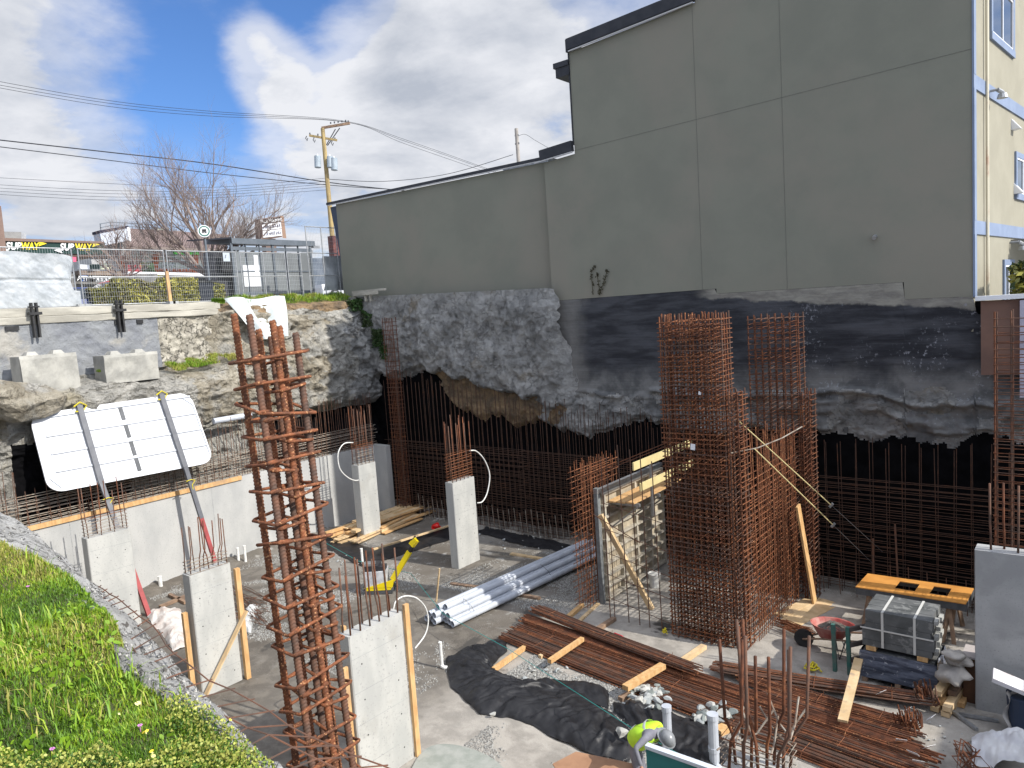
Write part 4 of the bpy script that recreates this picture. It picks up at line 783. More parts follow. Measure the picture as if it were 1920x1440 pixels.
MB().bb((SHX+.031, ya_+.08, zt-1.0), (SHX+.045, yl-.14, zt-.62)).build('route_plate', mat('route_plate_blue', (.45, .50, .56), rough=.5), t)
_sc = MB(); _sc.tube([Vector((SHX+.05, ya_+.16+k*.055, zt-.81+(.07 if k % 2 else -.06)*(1+.4*math.sin(k*2.1)))) for k in range(int((yl-ya_-.4)/.055))], .012, 4); _sc.build('lettering', BLACK, t)
MB().bb((SHX-1.3, ya_-.1, zb_), (SHX-.4, yl+.3, zt-.5)).build('side_panel', mat('advert_black', (.03, .03, .035), (.06, .06, .07), 2., .3), t)
# stop flag
p = PX(383, 434, -29.3); s = thing('bus_stop_sign', (p.x, p.y, sz(-29.3)), 'round white and green bus stop sign on a pole left of the shelter roof', 'sign')
nrm = Vector((.95, -.55, 0)).normalized(); MB().cyl(p-nrm*.12, p+nrm*.12, .25, 28).build('disc', WF, s)
MB().cyl(p+nrm*.121, p+nrm*.125, .215, 28).build('green_ring', mat('sign_green', (.02, .13, .10), rough=.5), s); MB().cyl(p+nrm*.126, p+nrm*.13, .165, 28).build('face', WF, s)
tx = Vector((0, 0, 1)).cross(nrm); e = MB()
for a, b_, w_, h_ in ((0, .03, .17, .10), (0, -.045, .19, .04), (-.055, -.08, .04, .035), (.055, -.08, .04, .035)):
    c = p+nrm*.132+tx*a+Vector((0, 0, b_)); e.add([c-tx*w_/2-Vector((0, 0, h_/2)), c+tx*w_/2-Vector((0, 0, h_/2)), c+tx*w_/2+Vector((0, 0, h_/2)), c-tx*w_/2+Vector((0, 0, h_/2))], [(0, 1, 2, 3)])
e.build('bus_symbol', BLACK, s); MB().cyl((p.x, p.y, sz(-29.3)), (p.x, p.y, p.z-.3), .045, 8).build('pole', DG, s)
# fast food building
BR = mat('brown_fascia', (.19, .125, .10), (.15, .10, .08), 1.5, .7); DGN = mat('dark_green_fascia', (.008, .035, .028), rough=.4); SX_ = -45.
t = thing('shop_building', (SX_, PX(100, 470, SX_).y, sz(SX_)), 'low brown sandwich shop with a dark green sign band across the street', 'building')
polyX(SX_, [(-60, 453), (8, 451), (197, 456), (197, 477), (-60, 473)], 1.2).build('sign_band', DGN, t)
polyX(SX_+.1, [(-60, 445), (8, 446), (195, 453), (195, 456.5), (-60, 450)], 8).build('roof_edge', BR, t)
polyX(SX_-.1, [(-60, 473.5), (195, 477.5), (182, 481), (-60, 478)], 6).build('soffit', BR, t)
MB().bb((SX_-9, PX(-120, 500, SX_).y, sz(SX_)-1), (SX_-3, PX(150, 500, SX_).y, PX(100, 478, SX_).z)).build('wall', mat('shop_brown', (.12, .085, .07), (.09, .07, .06), 2., .8), t)
polyX(SX_+1.2, [(-60, 386), (2, 386), (12, 470), (13, 600), (-60, 600)], 1.5).build('pillar', BR, t)
polyX(SX_-3, [(8, 434), (40, 435), (40, 450), (8, 450)], 2).build('roof_unit', mat('roof_grey', (.25, .25, .24), (.2, .2, .2), 2.), t); polyX(SX_-3.2, [(40, 436), (49, 437), (49, 450), (40, 450)], 1).build('roof_duct', GALV, t)
polyX(SX_+.2, [(110, 480), (143, 482), (143, 491), (110, 488)], .1).build('pink_sign', mat('pink_sign', (.65, .10, .18), rough=.5), t)
YL = mat('letter_yellow', (.80, .62, .02), rough=.5); WL = mat('letter_white', (.85, .85, .85), rough=.5)
for cx_, cyy in ((44, 462.0), (144, 463.8)):
    for body, m_, px_, wx_ in (('SUB', WL, cx_-19, .80), ('WAY', YL, cx_+11, .70)):
        p = PX(px_, cyy, SX_+.05); q = PX(px_+10, cyy+.15, SX_+.05); text_part(body, .52, p, (0, q.y-p.y, q.z-p.z), (1, 0, 0), m_, t, shear=.25, bold=.014, ext=.02, sx=wx_)
    for sgn, xx_, yy_ in ((1, cx_+35, cyy-5.6), (-1, cx_-35, cyy+5.4)):
        p = PX(xx_, yy_, SX_+.05); m_ = YL if sgn > 0 else WL; MB().prism([p+Vector((0, -.24*sgn, .13)), p+Vector((0, .22*sgn, 0)), p+Vector((0, -.20*sgn, -.16)), p+Vector((0, -.12*sgn, 0))], (.02, 0, 0)).build('arrow', m_, t)
# row of small shops between
MX = -52.; t = thing('shop_building', (MX, PX(200, 510, MX).y, sz(MX)), 'single storey shop row with a white sneaker shop sign and a blue cash machine sign', 'building')
MB().bb((MX-8, PX(120, 500, MX).y, sz(MX)-1), (MX-.5, PX(300, 500, MX).y, PX(200, 512, MX).z)).build('wall', mat('shop_grey', (.20, .19, .18), (.12, .12, .12), 2., .8), t)
polyX(MX, [(148, 507), (232, 509), (238, 517), (148, 515)], 2.).build('awning', mat('awning_brown', (.22, .17, .13), (.16, .12, .10), 3., .8), t)
polyX(MX+.1, [(148, 496), (168, 497), (168, 505), (148, 504)], .2).build('sign', WF, t); polyX(MX+.1, [(168, 495), (188, 495), (188, 505), (168, 505)], .2).build('sign', DGN, t, label='dark green sign'); polyX(MX+.1, [(188, 494), (209, 494), (209, 505), (188, 505)], .2).build('sign', mat('cream_sign', (.65, .66, .48)), t, label='pale yellow sign')
polyX(MX+.3, [(153, 516.5), (165, 517), (165, 527.5), (153, 527)], .2).build('sign', mat('atm_blue', (.02, .12, .42), rough=.4), t, label='blue cash machine sign'); polyX(MX+.3, [(165, 517), (232, 519), (240, 528.5), (165, 527.5)], .2).build('sign', WF, t, label='long white shop sign')
def txt(body, size, px, py, x, m_, par, **kw):
    p = PX(px, py, x); q = PX(px+10, py+.1, x); text_part(body, size, p, (0, q.y-p.y, q.z-p.z), (1, 0, 0), m_, par, **kw)
txt('ATM', .42, 158, 522.3, MX+.36, WL, t, bold=.01); txt('SNEAKERS COMPLEX', .40, 207, 524, MX+.36, BLACK, t, sx=1.08)
for px_ in (169, 174): p = PX(px_, 522.4, MX+.36); MB().prism([p+Vector((0, -.16, -.2)), p+Vector((0, .16, -.2)), p+Vector((0, .14, -.08)), p+Vector((0, .02, .02)), p+Vector((0, -.02, .2)), p+Vector((0, -.12, .2))], (.02, 0, 0)).build('shoe_mark', BLACK, t)
# plaza
PXX = -56.; t = thing('plaza_building', (PXX, PX(320, 500, PXX).y, sz(PXX)), 'two storey plaza with a brown ribbed metal roof, orange pillars and a green shop sign', 'building')
OR = mat('orange_pillar', (.50, .13, .05), rough=.7); RB = mat('brown_metal_roof', (.16, .11, .10), (.12, .085, .08), 2., .5); LW = mat('plaza_pale_wall', (.42, .42, .41), (.36, .36, .36), 2.)
def rp(px, py, x): return PX(px, py, x)
a, b_, c, d = rp(214, 462, PXX+1.2), rp(425, 468, PXX+1.2), rp(425, 443, PXX-5), rp(246, 433, PXX-5)
MB().prism([a, b_, c, d], (0, 0, -.12)).build('roof', RB, t); rb_ = MB()
for i in range(44):
    u = i/43; p = a.lerp(b_, u); q = d.lerp(c, u); rb_.beam(p+Vector((0, 0, .03)), q+Vector((0, 0, .03)), .07, .12)
rb_.build('roof_rib', mat('roof_rib_brown', (.24, .18, .165)), t)
polyX(PXX-5, [(240, 428), (430, 440), (430, 446), (240, 437)], .4).build('ridge_cap', RB, t); polyX(PXX+1.25, [(212, 461), (425, 467), (425, 472), (212, 465)], .3).build('gutter', mat('gutter_brown', (.22, .18, .16)), t)
polyX(PXX+.6, [(215, 464), (425, 471), (425, 478), (215, 474)], .4).build('fascia', LW, t)
MB().bb((PXX-9, PX(190, 500, PXX).y, sz(PXX)-2), (PXX-1.5, PX(440, 500, PXX).y, PX(300, 470, PXX-1.5).z)).build('wall', LW, t)
polyX(PXX-1.45, [(236, 474), (420, 479), (420, 508), (236, 508)], .05).build('glazing', mat('plaza_glass', (.66, .70, .62), (.38, .44, .42), 1.5, .15), t)
for (x0_, x1_) in ((287, 297), (362, 372), (228, 234), (400, 406)): polyX(PXX-1.3, [(x0_, 476), (x1_, 476.5), (x1_+1, 511), (x0_+1, 511)], .3).build('pillar', OR, t)
polyX(PXX-1.38, [(297, 503), (362, 504), (362, 510), (297, 509)], .05).build('low_panel', OR, t); polyX(PXX-1.38, [(372, 503), (400, 504), (400, 511), (372, 510)], .05).build('low_panel', OR, t)
w_ = MB()
for x_ in (250, 268, 277, 305, 318, 330, 340, 352, 380, 392): polyX(PXX-1.34, [(x_, 476), (x_+1.2, 476), (x_+1.6, 508), (x_+.4, 508)], .05, w_)
w_.build('mullion', WF, t)
polyX(PXX+.8, [(327, 466.5), (404, 468.5), (404, 478), (328, 476)], .25).build('sign', mat('bright_green_sign', (.06, .62, .02), rough=.4), t, label='bright green shop sign')
polyX(PXX+1.0, [(236, 509), (425, 513), (425, 518), (236, 514)], 3.).build('balcony', WF, t)
polyX(PXX-.2, [(236, 515), (425, 519), (425, 540), (236, 540)], .2).build('undercroft', mat('undercroft_shade', (.025, .03, .04), (.05, .055, .06), 2.), t)  # flat dark panel painted for the shaded space under the balcony
r_ = MB()
for z_ in (0, 6.5): r_.beam(PX(236, 502-z_, PXX+.95), PX(425, 505-z_, PXX+.95), .03, .03)
for i in range(16): r_.beam(PX(238+i*12, 510, PXX+.95), PX(237+i*12, 496, PXX+.95), .02, .02)
r_.build('balcony_rail', DG, t)
polyX(PXX+.6, [(237, 497), (265, 494), (266, 510), (238, 510)], .3).build('mural_board', mat('mural_red', (.35, .03, .05), (.5, .45, .1), 2.2, lo=.6, hi=.62), t)
g_ = MB()
for px_, py_, s_ in ((276, 503, 1.0), (284, 506, .6)): p = PX(px_, py_, PXX+.6); g_.lump(p, (s_, s_, s_), px_, rough=.9)
g_.build('potted_plant', mat('plant_dark', (.04, .07, .03)), t)
tb = thing('picnic_table', PX(338, 508, PXX+.2), 'small dark picnic table on the plaza balcony', 'table'); p = PX(338, 508, PXX+.2)
MB().box(p+Vector((0, 0, .78)), (.8, 2.0, .06)).build('table_top', DG, tb); MB().box(p+Vector((0, -.9, .45)), (1.1, .4, .05)).box(p+Vector((0, .9, .45)), (1.1, .4, .05)).build('bench', DG, tb); MB().beam(p+Vector((0, -.7, 0)), p+Vector((0, -.5, .75)), .06, .06).beam(p+Vector((0, .7, 0)), p+Vector((0, .5, .75)), .06, .06).build('leg', DG, tb)
for i, (px_, py_) in enumerate(((259, 440), (352, 446))): pass
# billboard box with railing
BX = -50.; t = thing('rooftop_billboard', PX(215, 450, BX), 'blank white billboard box with a railing above, left of the plaza roof', 'billboard')
polyX(BX, [(187, 434), (240, 425), (243, 450), (192, 461)], 1.0).build('panel', mat('billboard_blue_white', (.50, .54, .60), (.46, .50, .56), 2.), t); polyX(BX+.05, [(186, 432), (240, 423), (240, 427), (187, 437)], 1.1).build('top_edge', mat('billboard_black', (.02, .02, .04)), t)
polyX(BX+.06, [(238, 426), (244, 427), (246, 452), (242, 452)], 1.2).build('side_edge', WF, t); polyX(BX-1.2, [(200, 456), (236, 450), (236, 478), (204, 478)], 3).build('support_wall', mat('support_grey', (.24, .24, .24), (.18, .18, .18), 2.), t)
r_ = MB(); rails = [[(187, 420), (207, 416.5), (300, 422)], [(188, 427), (207, 423), (300, 428)]]
for ln in rails:
    for (q0, q1) in zip(ln, ln[1:]): r_.beam(PX(*q0, BX-.8), PX(*q1, BX-.8), .05, .05)
for q0 in ((188, 420), (207, 417), (234, 418), (262, 420), (290, 422)): r_.beam(PX(q0[0], q0[1], BX-.8), PX(q0[0]+1.5, q0[1]+16, BX-.8), .05, .05)
r_.build('railing', DG, t)
# hillside town far away, pale boxes
for i, (px_, py_, w_, h_, c_) in enumerate(((305, 432, 24, 9, (.50, .49, .42)), (335, 436, 16, 7, (.30, .26, .24)), (282, 434, 14, 8, (.28, .24, .22)))):
    polyX(-75, [(px_-w_/2, py_-h_/2), (px_+w_/2, py_-h_/2), (px_+w_/2, py_+40), (px_-w_/2, py_+40)], 5).build('far_house', mat('far_house_%d' % i, c_), label=('pale', 'reddish', 'brown')[i]+' house showing above the plaza roof behind the bare tree', cat='house')
# pylon sign
KX = -44.; p = PX(512, 440, KX); t = thing('pylon_sign', (KX, p.y, sz(KX)), 'tall brown plaza sign with a black name panel over two white panels', 'sign')
polyX(KX, [(490, 410), (526, 405), (529, 444), (492, 449)], .8).build('panel_frame', BR, t); MB().prism([PX(526, 404.5, KX), PX(532, 406, KX-.8), PX(537, 447, KX-.8), PX(530, 446, KX)], (0, 0, .02)).build('side_face', mat('sign_side_tan', (.30, .19, .13)), t)
polyX(KX+.06, [(490.5, 411.5), (525, 407), (526, 415), (491.5, 420)], .05).build('name_panel', mat('sign_black', (.015, .012, .015)), t)
polyX(KX+.06, [(491.8, 421.5), (526.5, 416.5), (527.5, 428), (492.8, 432)], .05).build('tenant_panel', WF, t); polyX(KX+.06, [(493, 433.5), (527.8, 429.5), (528.8, 441.5), (494, 445.5)], .05).build('tenant_panel', WF, t)
def txt2(body, size, p0, p1, x, m_, par, **kw):
    a_ = PX(*p0, x); c_ = PX(*p1, x); text_part(body, size, (a_+c_)/2, c_-a_, (1, 0, 0), m_, par, **kw)
txt2('Place Valentine', .36, (492, 415.7), (525, 411.3), KX+.08, WL, t, sx=.78); INK = mat('sign_ink', (.03, .04, .12))
def scribble(p0, p1, x, h, n, m_, par, seed):   # unreadable handwriting-style line on a sign
    rs = random.Random(seed); a_, c_ = PX(*p0, x), PX(*p1, x); q = MB(); cur = []
    for k in range(n):
        u = k/(n-1); b_ = a_.lerp(c_, u); cur.append(Vector((x, b_.y+rs.uniform(-.02, .02), b_.z+h*(rs.uniform(.25, .6) if k % 2 else rs.uniform(-.5, -.25)))))
        if rs.random() < .16 and len(cur) > 3: q.tube(cur, .016, 4); cur = []
    if len(cur) > 1: q.tube(cur, .016, 4)
    q.build('lettering', m_, par)
scribble((494, 427), (525, 423), KX+.08, .26, 34, INK, t, 3); scribble((495, 440), (527, 436), KX+.08, .30, 30, INK, t, 5)
MB().bb((KX-.7, p.y-.5, sz(KX)-.5), (KX-.2, p.y+.3, PX(512, 447, KX).z)).build('post', BR, t)
# hedges, cars
def leafy(name, label, cat, boxes, n, size, cols, seed=0, wood=None):
    rg = np.random.default_rng(seed); tot = sum(b[3]*b[4]*b[5] for b in boxes); Vs = []; k = 0
    for (cx_, cy_, cz_, dx, dy, dz) in boxes:
        m_ = int(n*dx*dy*dz/tot); c = rg.uniform(-.5, .5, (m_, 3)); 
        f_ = fbm(c*np.array([dx, dy, dz])*1.3+seed*7+cx_, 3); c[:, 2] = np.minimum(c[:, 2], .5-.25+f_*.5); c = c*np.array([dx, dy, dz])+np.array([cx_, cy_, cz_])
        a = rg.normal(size=(m_, 3)); a /= np.linalg.norm(a, axis=1)[:, None]; b2 = np.cross(a, rg.normal(size=(m_, 3))); b2 /= np.linalg.norm(b2, axis=1)[:, None]; s = size*rg.uniform(.6, 1.4, (m_, 1))
        Vs.append(np.stack([c-a*s, c+b2*s*.5, c+a*s, c-b2*s*.5], 1))
    Vv = np.concatenate(Vs); nF = len(Vv); o = npmesh(name, Vv.reshape(-1, 3), np.arange(nF*4).reshape(-1, 4), cols[0], None, label=label, cat=cat)
    for c_ in cols[1:]: o.data.materials.append(c_)
    q = fbm(Vv.mean(1)*1.2+seed, 3)+rg.normal(size=nF)*.25; o.data.polygons.foreach_set('material_index', np.clip(((q+.5)*len(cols)).astype(int), 0, len(cols)-1)); return o
LG1 = mat('leaf_olive', (.16, .16, .035), rough=.6); LG2 = mat('leaf_yellow_green', (.36, .33, .06), rough=.6); LG3 = mat('leaf_dark', (.04, .065, .02), rough=.6); LG4 = mat('leaf_brown_green', (.15, .13, .06), rough=.7)
HX = -29.; h1a, h1b = PX(212, 560, HX).y, PX(322, 558, HX).y
leafy('hedge', 'yellow green rounded hedge behind the fence beside the red car', 'hedge', [(HX, (h1a+h1b)/2, sz(HX)+.45, 1.2, h1b-h1a, 1.25)], 16000, .05, (LG4, LG1, LG2, LG2), 1)
h2a, h2b = PX(326, 560, HX).y, PX(373, 558, HX).y
leafy('hedge', 'clipped yellow hedge between the orange stake and the black bins', 'hedge', [(HX-.4, (h2a+h2b)/2, sz(HX)+.4, 1.0, h2b-h2a, 1.35)], 12000, .05, (LG1, LG2, LG2, LG1), 2)
h3a, h3b = PX(403, 560, HX).y, PX(424, 558, HX).y
leafy('hedge', 'small clipped hedge just left of the bus shelter', 'hedge', [(HX-.4, (h3a+h3b)/2, sz(HX)+.35, .8, h3b-h3a, 1.1)], 5000, .05, (LG3, LG2, LG1), 3)
h4a, h4b = PX(168, 560, HX-3).y, PX(212, 558, HX-3).y
leafy('hedge', 'sparse brown shrub left of the red car', 'hedge', [(HX-3, (h4a+h4b)/2, sz(HX)+.5, .8, h4b-h4a, 1.1)], 2600, .05, (LG4, LG4, LG1), 4)
for px_, lab in ((380, 'left of two black bins by the clipped hedges'), (393, 'right of two black bins by the clipped hedges')):
    p = PX(px_, 555, HX-.3); t = thing('bin', (p.x, p.y, sz(HX)), lab, 'bin', 'black bins beside the hedge'); MB().hexa([(p.x-.2, p.y-.2, sz(HX)-.1), (p.x+.2, p.y-.2, sz(HX)-.1), (p.x+.2, p.y+.2, sz(HX)-.1), (p.x-.2, p.y+.2, sz(HX)-.1)], [(p.x-.27, p.y-.27, p.z+.55), (p.x+.27, p.y-.27, p.z+.55), (p.x+.27, p.y+.27, p.z+.55), (p.x-.27, p.y+.27, p.z+.55)]).build('body', mat('bin_black', (.02, .024, .035), rough=.5), t); MB().bb((p.x-.3, p.y-.3, p.z+.551), (p.x+.3, p.y+.3, p.z+.62)).build('lid', BLACK, t)
def car(x, y, z, ang, col, label, L=4.4):
    t = thing('parked_car', (x, y, z), label, 'car'); t.rotation_euler = (0, 0, 0); M_ = Matrix.Translation((x, y, z))@Matrix.Rotation(ang, 4, 'Z'); tr = lambda p: M_@Vector(p)
    secs = [(-2.2, .35, .75, .70), (-2.15, .30, .95, .84), (-1.3, .25, 1.0, .88), (-.9, .25, 1.02, .88), (1.3, .25, 1.0, .88), (1.9, .25, .95, .88), (2.2, .35, .8, .74)]
    rows_ = []
    for (xx_, z0, z1, w_) in secs: rows_.append([tr((xx_*L/4.4, -w_, z0)), tr((xx_*L/4.4, -w_-.03, (z0+z1)/2)), tr((xx_*L/4.4, -w_*.93, z1)), tr((xx_*L/4.4, w_*.93, z1)), tr((xx_*L/4.4, w_+.03, (z0+z1)/2)), tr((xx_*L/4.4, w_, z0))])
    mb = MB(); vs = [v for r in rows_ for v in r]; n = 6; fs = [(i*n+j, i*n+(j+1) % n, (i+1)*n+(j+1) % n, (i+1)*n+j) for i in range(len(rows_)-1) for j in range(n)]; mb.add(vs, fs+[tuple(range(n)), tuple(range(len(vs)-1, len(vs)-n-1, -1))]); mb.build('body', mat(label.split()[0]+'_car_paint', col, rough=.3, spec=.7), t)
    k = L/4.4; cb = MB().hexa([tr((-1.2*k, -.8, .98)), tr((1.6*k, -.8, .98)), tr((1.6*k, .8, .98)), tr((-1.2*k, .8, .98))], [tr((-.5*k, -.62, 1.45)), tr((.9*k, -.62, 1.45)), tr((.9*k, .62, 1.45)), tr((-.5*k, .62, 1.45))]); cb.build('cabin_glass', GL, t)
    MB().hexa([tr((-.52*k, -.64, 1.44)), tr((.92*k, -.64, 1.44)), tr((.92*k, .64, 1.44)), tr((-.52*k, .64, 1.44))], [tr((-.45*k, -.58, 1.49)), tr((.85*k, -.58, 1.49)), tr((.85*k, .58, 1.49)), tr((-.45*k, .58, 1.49))]).build('roof', mat(label.split()[0]+'_car_paint', col), t)
    for sx_ in (-1.35, 1.35):
        for sy_ in (-.86, .86):
            wh = MB().cyl(tr((sx_*k, sy_-.1, .32)), tr((sx_*k, sy_+.1, .32)), .32, 20).build('wheel', BLACK, t); s2 = 1 if sy_ > 0 else -1; MB().cyl(tr((sx_*k, sy_+s2*.101, .32)), tr((sx_*k, sy_+s2*.115, .32)), .2, 14).build('rim', GALV, wh)
    for sy_ in (-.7, .7): MB().box(tr((2.2*k, sy_*.9, .72)), (.06, .25, .16), ang).build('tail_lamp', mat('tail_red', (.5, .02, .02), rough=.3), t)
    return t
p = PX(628, 555, -38); car(p.x-.4, p.y+1.2, sz(-38)-.25, R_(-97+180), (.55, .57, .60), 'silver saloon car parked beyond the tall fence beside the building corner')
p = PX(219, 552, -33); car(p.x, p.y, p.z-.95, R_(84), (.45, .015, .03), 'red car parked behind the yellow green hedge')
p = PX(172, 560, -31); car(p.x-2, p.y-.4, p.z-.95, R_(88), (.03, .05, .16), 'blue car showing low behind the fence right of the tarp')
for i, px_ in enumerate((505, 534)):
    p = PX(px_, 552, -31.5); MB().bb((p.x-.04, p.y-.6, p.z-.25), (p.x+.04, p.y+.6, p.z+.25)).bb((p.x-.1, p.y-.55, p.z-.9), (p.x+.1, p.y-.45, p.z-.25)).bb((p.x-.1, p.y+.45, p.z-.9), (p.x+.1, p.y+.55, p.z-.25)).build('barrier_board', mat('barrier_orange', (.62, .12, .05), rough=.6), label=('left', 'right')[i]+' one of two orange barrier boards seen under the shelter glass', cat='barrier', loc=p)
# poles and wires
PW = mat('pole_wood', (.40, .30, .13), (.24, .18, .09), 2., .85, stretch=(3, 3, .4))
dp = 52.; p0 = PD(605, 241, dp); p1 = PD(617.5, 381, dp); ax_ = (p1-p0).normalized(); gz_ = 9.8; pb = p0+ax_*((p0.z-gz_)/-ax_.z)
t = thing('utility_pole', pb, 'tall timber utility pole with transformers rising behind the left end of the grey building', 'utility pole')
MB().cyl(pb, p0, .19, 12, .14).build('pole', PW, t)
MB().beam(PD(603, 240, dp), PD(656, 231, dp), .14, .16).build('cross_arm', WOODO, t, label='dark top cross arm'); MB().beam(PD(580, 254, dp), PD(632, 263, dp), .12, .14).build('cross_arm', PW, t)
MB().beam(PD(629, 242, dp), PD(612, 272, dp), .04, .06).beam(PD(637, 240, dp), PD(614, 273, dp), .04, .06).build('arm_brace', BLACK, t)
TG = mat('transformer_grey', (.34, .39, .43), (.28, .33, .37), 3., .4)
for px_, y0_, y1_, r_ in ((596, 293, 314, .23), (619, 294, 314, .21), (627, 297, 319, .23)):
    tt = MB().cyl(PD(px_, y1_, dp-.3), PD(px_-.6, y0_, dp-.3), r_, 14, r_*1.02).build('transformer', TG, t); MB().cyl(PD(px_-1, y0_, dp-.3), PD(px_-1.2, y0_-4, dp-.3), .05, 8).build('bushing', WF, tt)
ins = MB()
for px_, py_ in ((620, 229), (627, 228), (634, 227), (641, 226), (648, 225), (653, 226), (581, 249), (596, 251), (628, 258)): ins.cyl(PD(px_, py_+3, dp), PD(px_, py_, dp), .05, 6)
for px_, py_ in ((575, 259), (589, 262), (623, 268)): ins.tube([PD(px_, py_-4, dp), PD(px_-2, py_, dp), PD(px_+1, py_+5, dp), PD(px_+2, py_, dp)], .035, 5)
ins.build('insulator', DKSTEEL, t)
BKM = mat('brick_red_brown', (.16, .06, .05), (.08, .03, .03), 4.); q = PD(628, 470, 49)
t = thing('brick_pier', (q.x, q.y, 9), 'narrow red brick pier showing between the tall fence and the building corner', 'pier'); MB().bb((q.x-.25, q.y-.3, 9), (q.x+.25, q.y+.3, PD(628, 443, 49).z)).build('pier', BKM, t)
bz = PX(600, 490, -58); bz2 = MB().bb((-64, PX(585, 500, -58).y, 9), (-58, PX(660, 500, -58).y+6, PX(600, 484, -58).z)).build('far_building', mat('far_dark_building', (.07, .09, .12), (.12, .14, .17), .8, .6), label='dark low building seen through the tall fence panel', cat='building')
pp_ = PD(968, 241, 55); t = thing('utility_pole', (pp_.x, pp_.y, 9), 'grey pole top showing above the lower roof of the grey building', 'utility pole'); MB().cyl((pp_.x+.1, pp_.y, 9), pp_, .17, 10, .14).build('pole', mat('pole_grey', (.36, .33, .30), (.28, .26, .24), 3.), t)
MB().box(pp_+Vector((0, 0, -.5)), (.3, .1, .12)).box(pp_+Vector((0, 0, -1.1)), (.34, .1, .12)).build('insulator', DKSTEEL, t)
WIRE = mat('wire_black', (.02, .022, .028), rough=.5)
def wire(pts, r, label):
    P_ = [PD(a_, b_, c_) for a_, b_, c_ in pts]; out = []
    for i in range(len(P_)-1):
        q0 = P_[max(i-1, 0)]; q1 = P_[i]; q2 = P_[i+1]; q3 = P_[min(i+2, len(P_)-1)]
        for k in range(10): s = k/10; out.append(.5*((2*q1)+(-q0+q2)*s+(2*q0-5*q1+4*q2-q3)*s*s+(-q0+3*q1-3*q2+q3)*s**3))
    out.append(P_[-1]); MB().tube(out, r, 5).build('wire', WIRE, label=label, cat='wire', group='overhead wires', loc=P_[0])
for i, (y0_, y1_) in enumerate(((150, 226), (157, 228), (162, 229))): wire([(-60, y0_-8, 40), (200, (188, 193, 199)[i], 44), (400, (209, 213, 218)[i], 48), (640+i*4, y1_, 52), (760, (262, 265, 270)[i], 56), (930, (322, 324, 329)[i], 62)], .014, ('topmost', 'middle', 'lowest')[i]+' of the three thin wires meeting the top cross arm of the pole')
wire([(-60, 256, 40), (200, 285, 45), (400, 308, 49), (616, 342, 52), (760, 358, 56)], .035, 'thick black cable, upper of the two crossing the whole left sky')
wire([(-60, 268, 40), (200, 300, 45), (400, 325, 49), (616, 347, 52), (750, 356, 56)], .026, 'thick black cable, lower of the two crossing the whole left sky')
for i, (a_, b_, c_) in enumerate(((333, 353, 334), (346, 359, 340), (352, 363, 345), (358, 368, 350), (364, 373, 356))): wire([(-60, a_-3, 48), (200, a_+11, 50), (400, b_-2, 51), (612, c_, 52)], .012, ('first', 'second', 'third', 'fourth', 'fifth')[i]+' from the top of five faint wires passing behind the bare tree')
wire([(616, 336, 52), (720, 340, 54), (840, 326, 56), (962, 290, 55)], .022, 'dark cable sagging from the timber pole to the grey pole')
wire([(972, 255, 55), (985, 252, 55), (1005, 264, 55), (1040, 284, 55)], .014, 'thin service wire dropping right from the grey pole')
# bare trees
def bare_tree(base, label, H, limbs, m, seed, sc=1., lv=5):
    rs = random.Random(seed); t = thing('bare_tree', base, label, 'tree'); trunk = MB(); tw = MB(); base = Vector(base)
    fork = base+Vector((0, 0, H)); trunk.tube([base-Vector((0, 0, .3)), base+(fork-base)*.5+Vector((.03, .03, 0)), fork], [.22*sc, .17*sc, .16*sc], 9)
    def grow(p, d, L_, r, k):
        n = 4; pts = [p]; rad = [r]; q = p.copy(); dd = d.copy()
        for i in range(n):
            dd = (dd+Vector((rs.uniform(-1, 1), rs.uniform(-1, 1), rs.uniform(-.6, 1.0)))*.13).normalized(); q = q+dd*L_/n; pts.append(q.copy()); rad.append(r*(1-.45*(i+1)/n))
            if k > 0:
                for _ in range(2 if k > 1 else 2):
                    if rs.random() < (.46 if i == 0 else .64):
                        s = Vector((rs.uniform(-1, 1), rs.uniform(-1, 1), rs.uniform(-.3, .9))); s = (s-dd*s.dot(dd)).normalized(); nd_ = (dd*rs.uniform(.8, 1.1)+s*.72+Vector((0, 0, .12))).normalized()
                        grow(q, nd_, L_*rs.uniform(.5, .74), rad[-1]*.62, k-1)
        (trunk if k >= 4 else tw).tube(pts, rad, 6 if k >= 3 else 3)
    for d, L_ in limbs: grow(fork, Vector(d).normalized(), L_*sc, .10*sc, lv-1)
    trunk.build('trunk', m, t, sm=True); tw.build('twigs', m, t); return t
BARK = mat('bare_bark', (.27, .215, .19), (.19, .15, .13), 3., .9)
rt = Vector((mr[0], mr[1], 0)).normalized(); fwd2 = Vector((-rt.y, rt.x, 0)); U = Vector((0, 0, 1))
tb_ = PX(396, 558, -33); tb_.z = sz(-33)
bare_tree(tb_, 'large leafless tree spreading over the plaza roof left of the shelter', 1.15, [(-rt*1.1+U*.75+fwd2*.1, 3.0), (-rt*.8+U*.95-fwd2*.3, 3.2), (-rt*.5+U*1.05+fwd2*.3, 3.4), (-rt*.15+U*1.1-fwd2*.3, 3.4), (rt*.15+U*1.1+fwd2*.2, 3.2), (rt*.5+U*1.-fwd2*.3, 2.9), (rt*.85+U*.9+fwd2*.2, 2.7), (rt*1.1+U*.65-fwd2*.1, 2.5)], BARK, 4, 1.0)
ts_ = PX(238, 558, -34); ts_.z = sz(-34)
bare_tree(ts_, 'small leafless tree in front of the white billboard box', 1.0, [(-rt*.8+U*.6, 1.7), (-rt*.3+U*1, 1.8), (rt*.3+U*1, 1.8), (rt*.8+U*.7, 1.5)], BARK, 9, .75, lv=4)
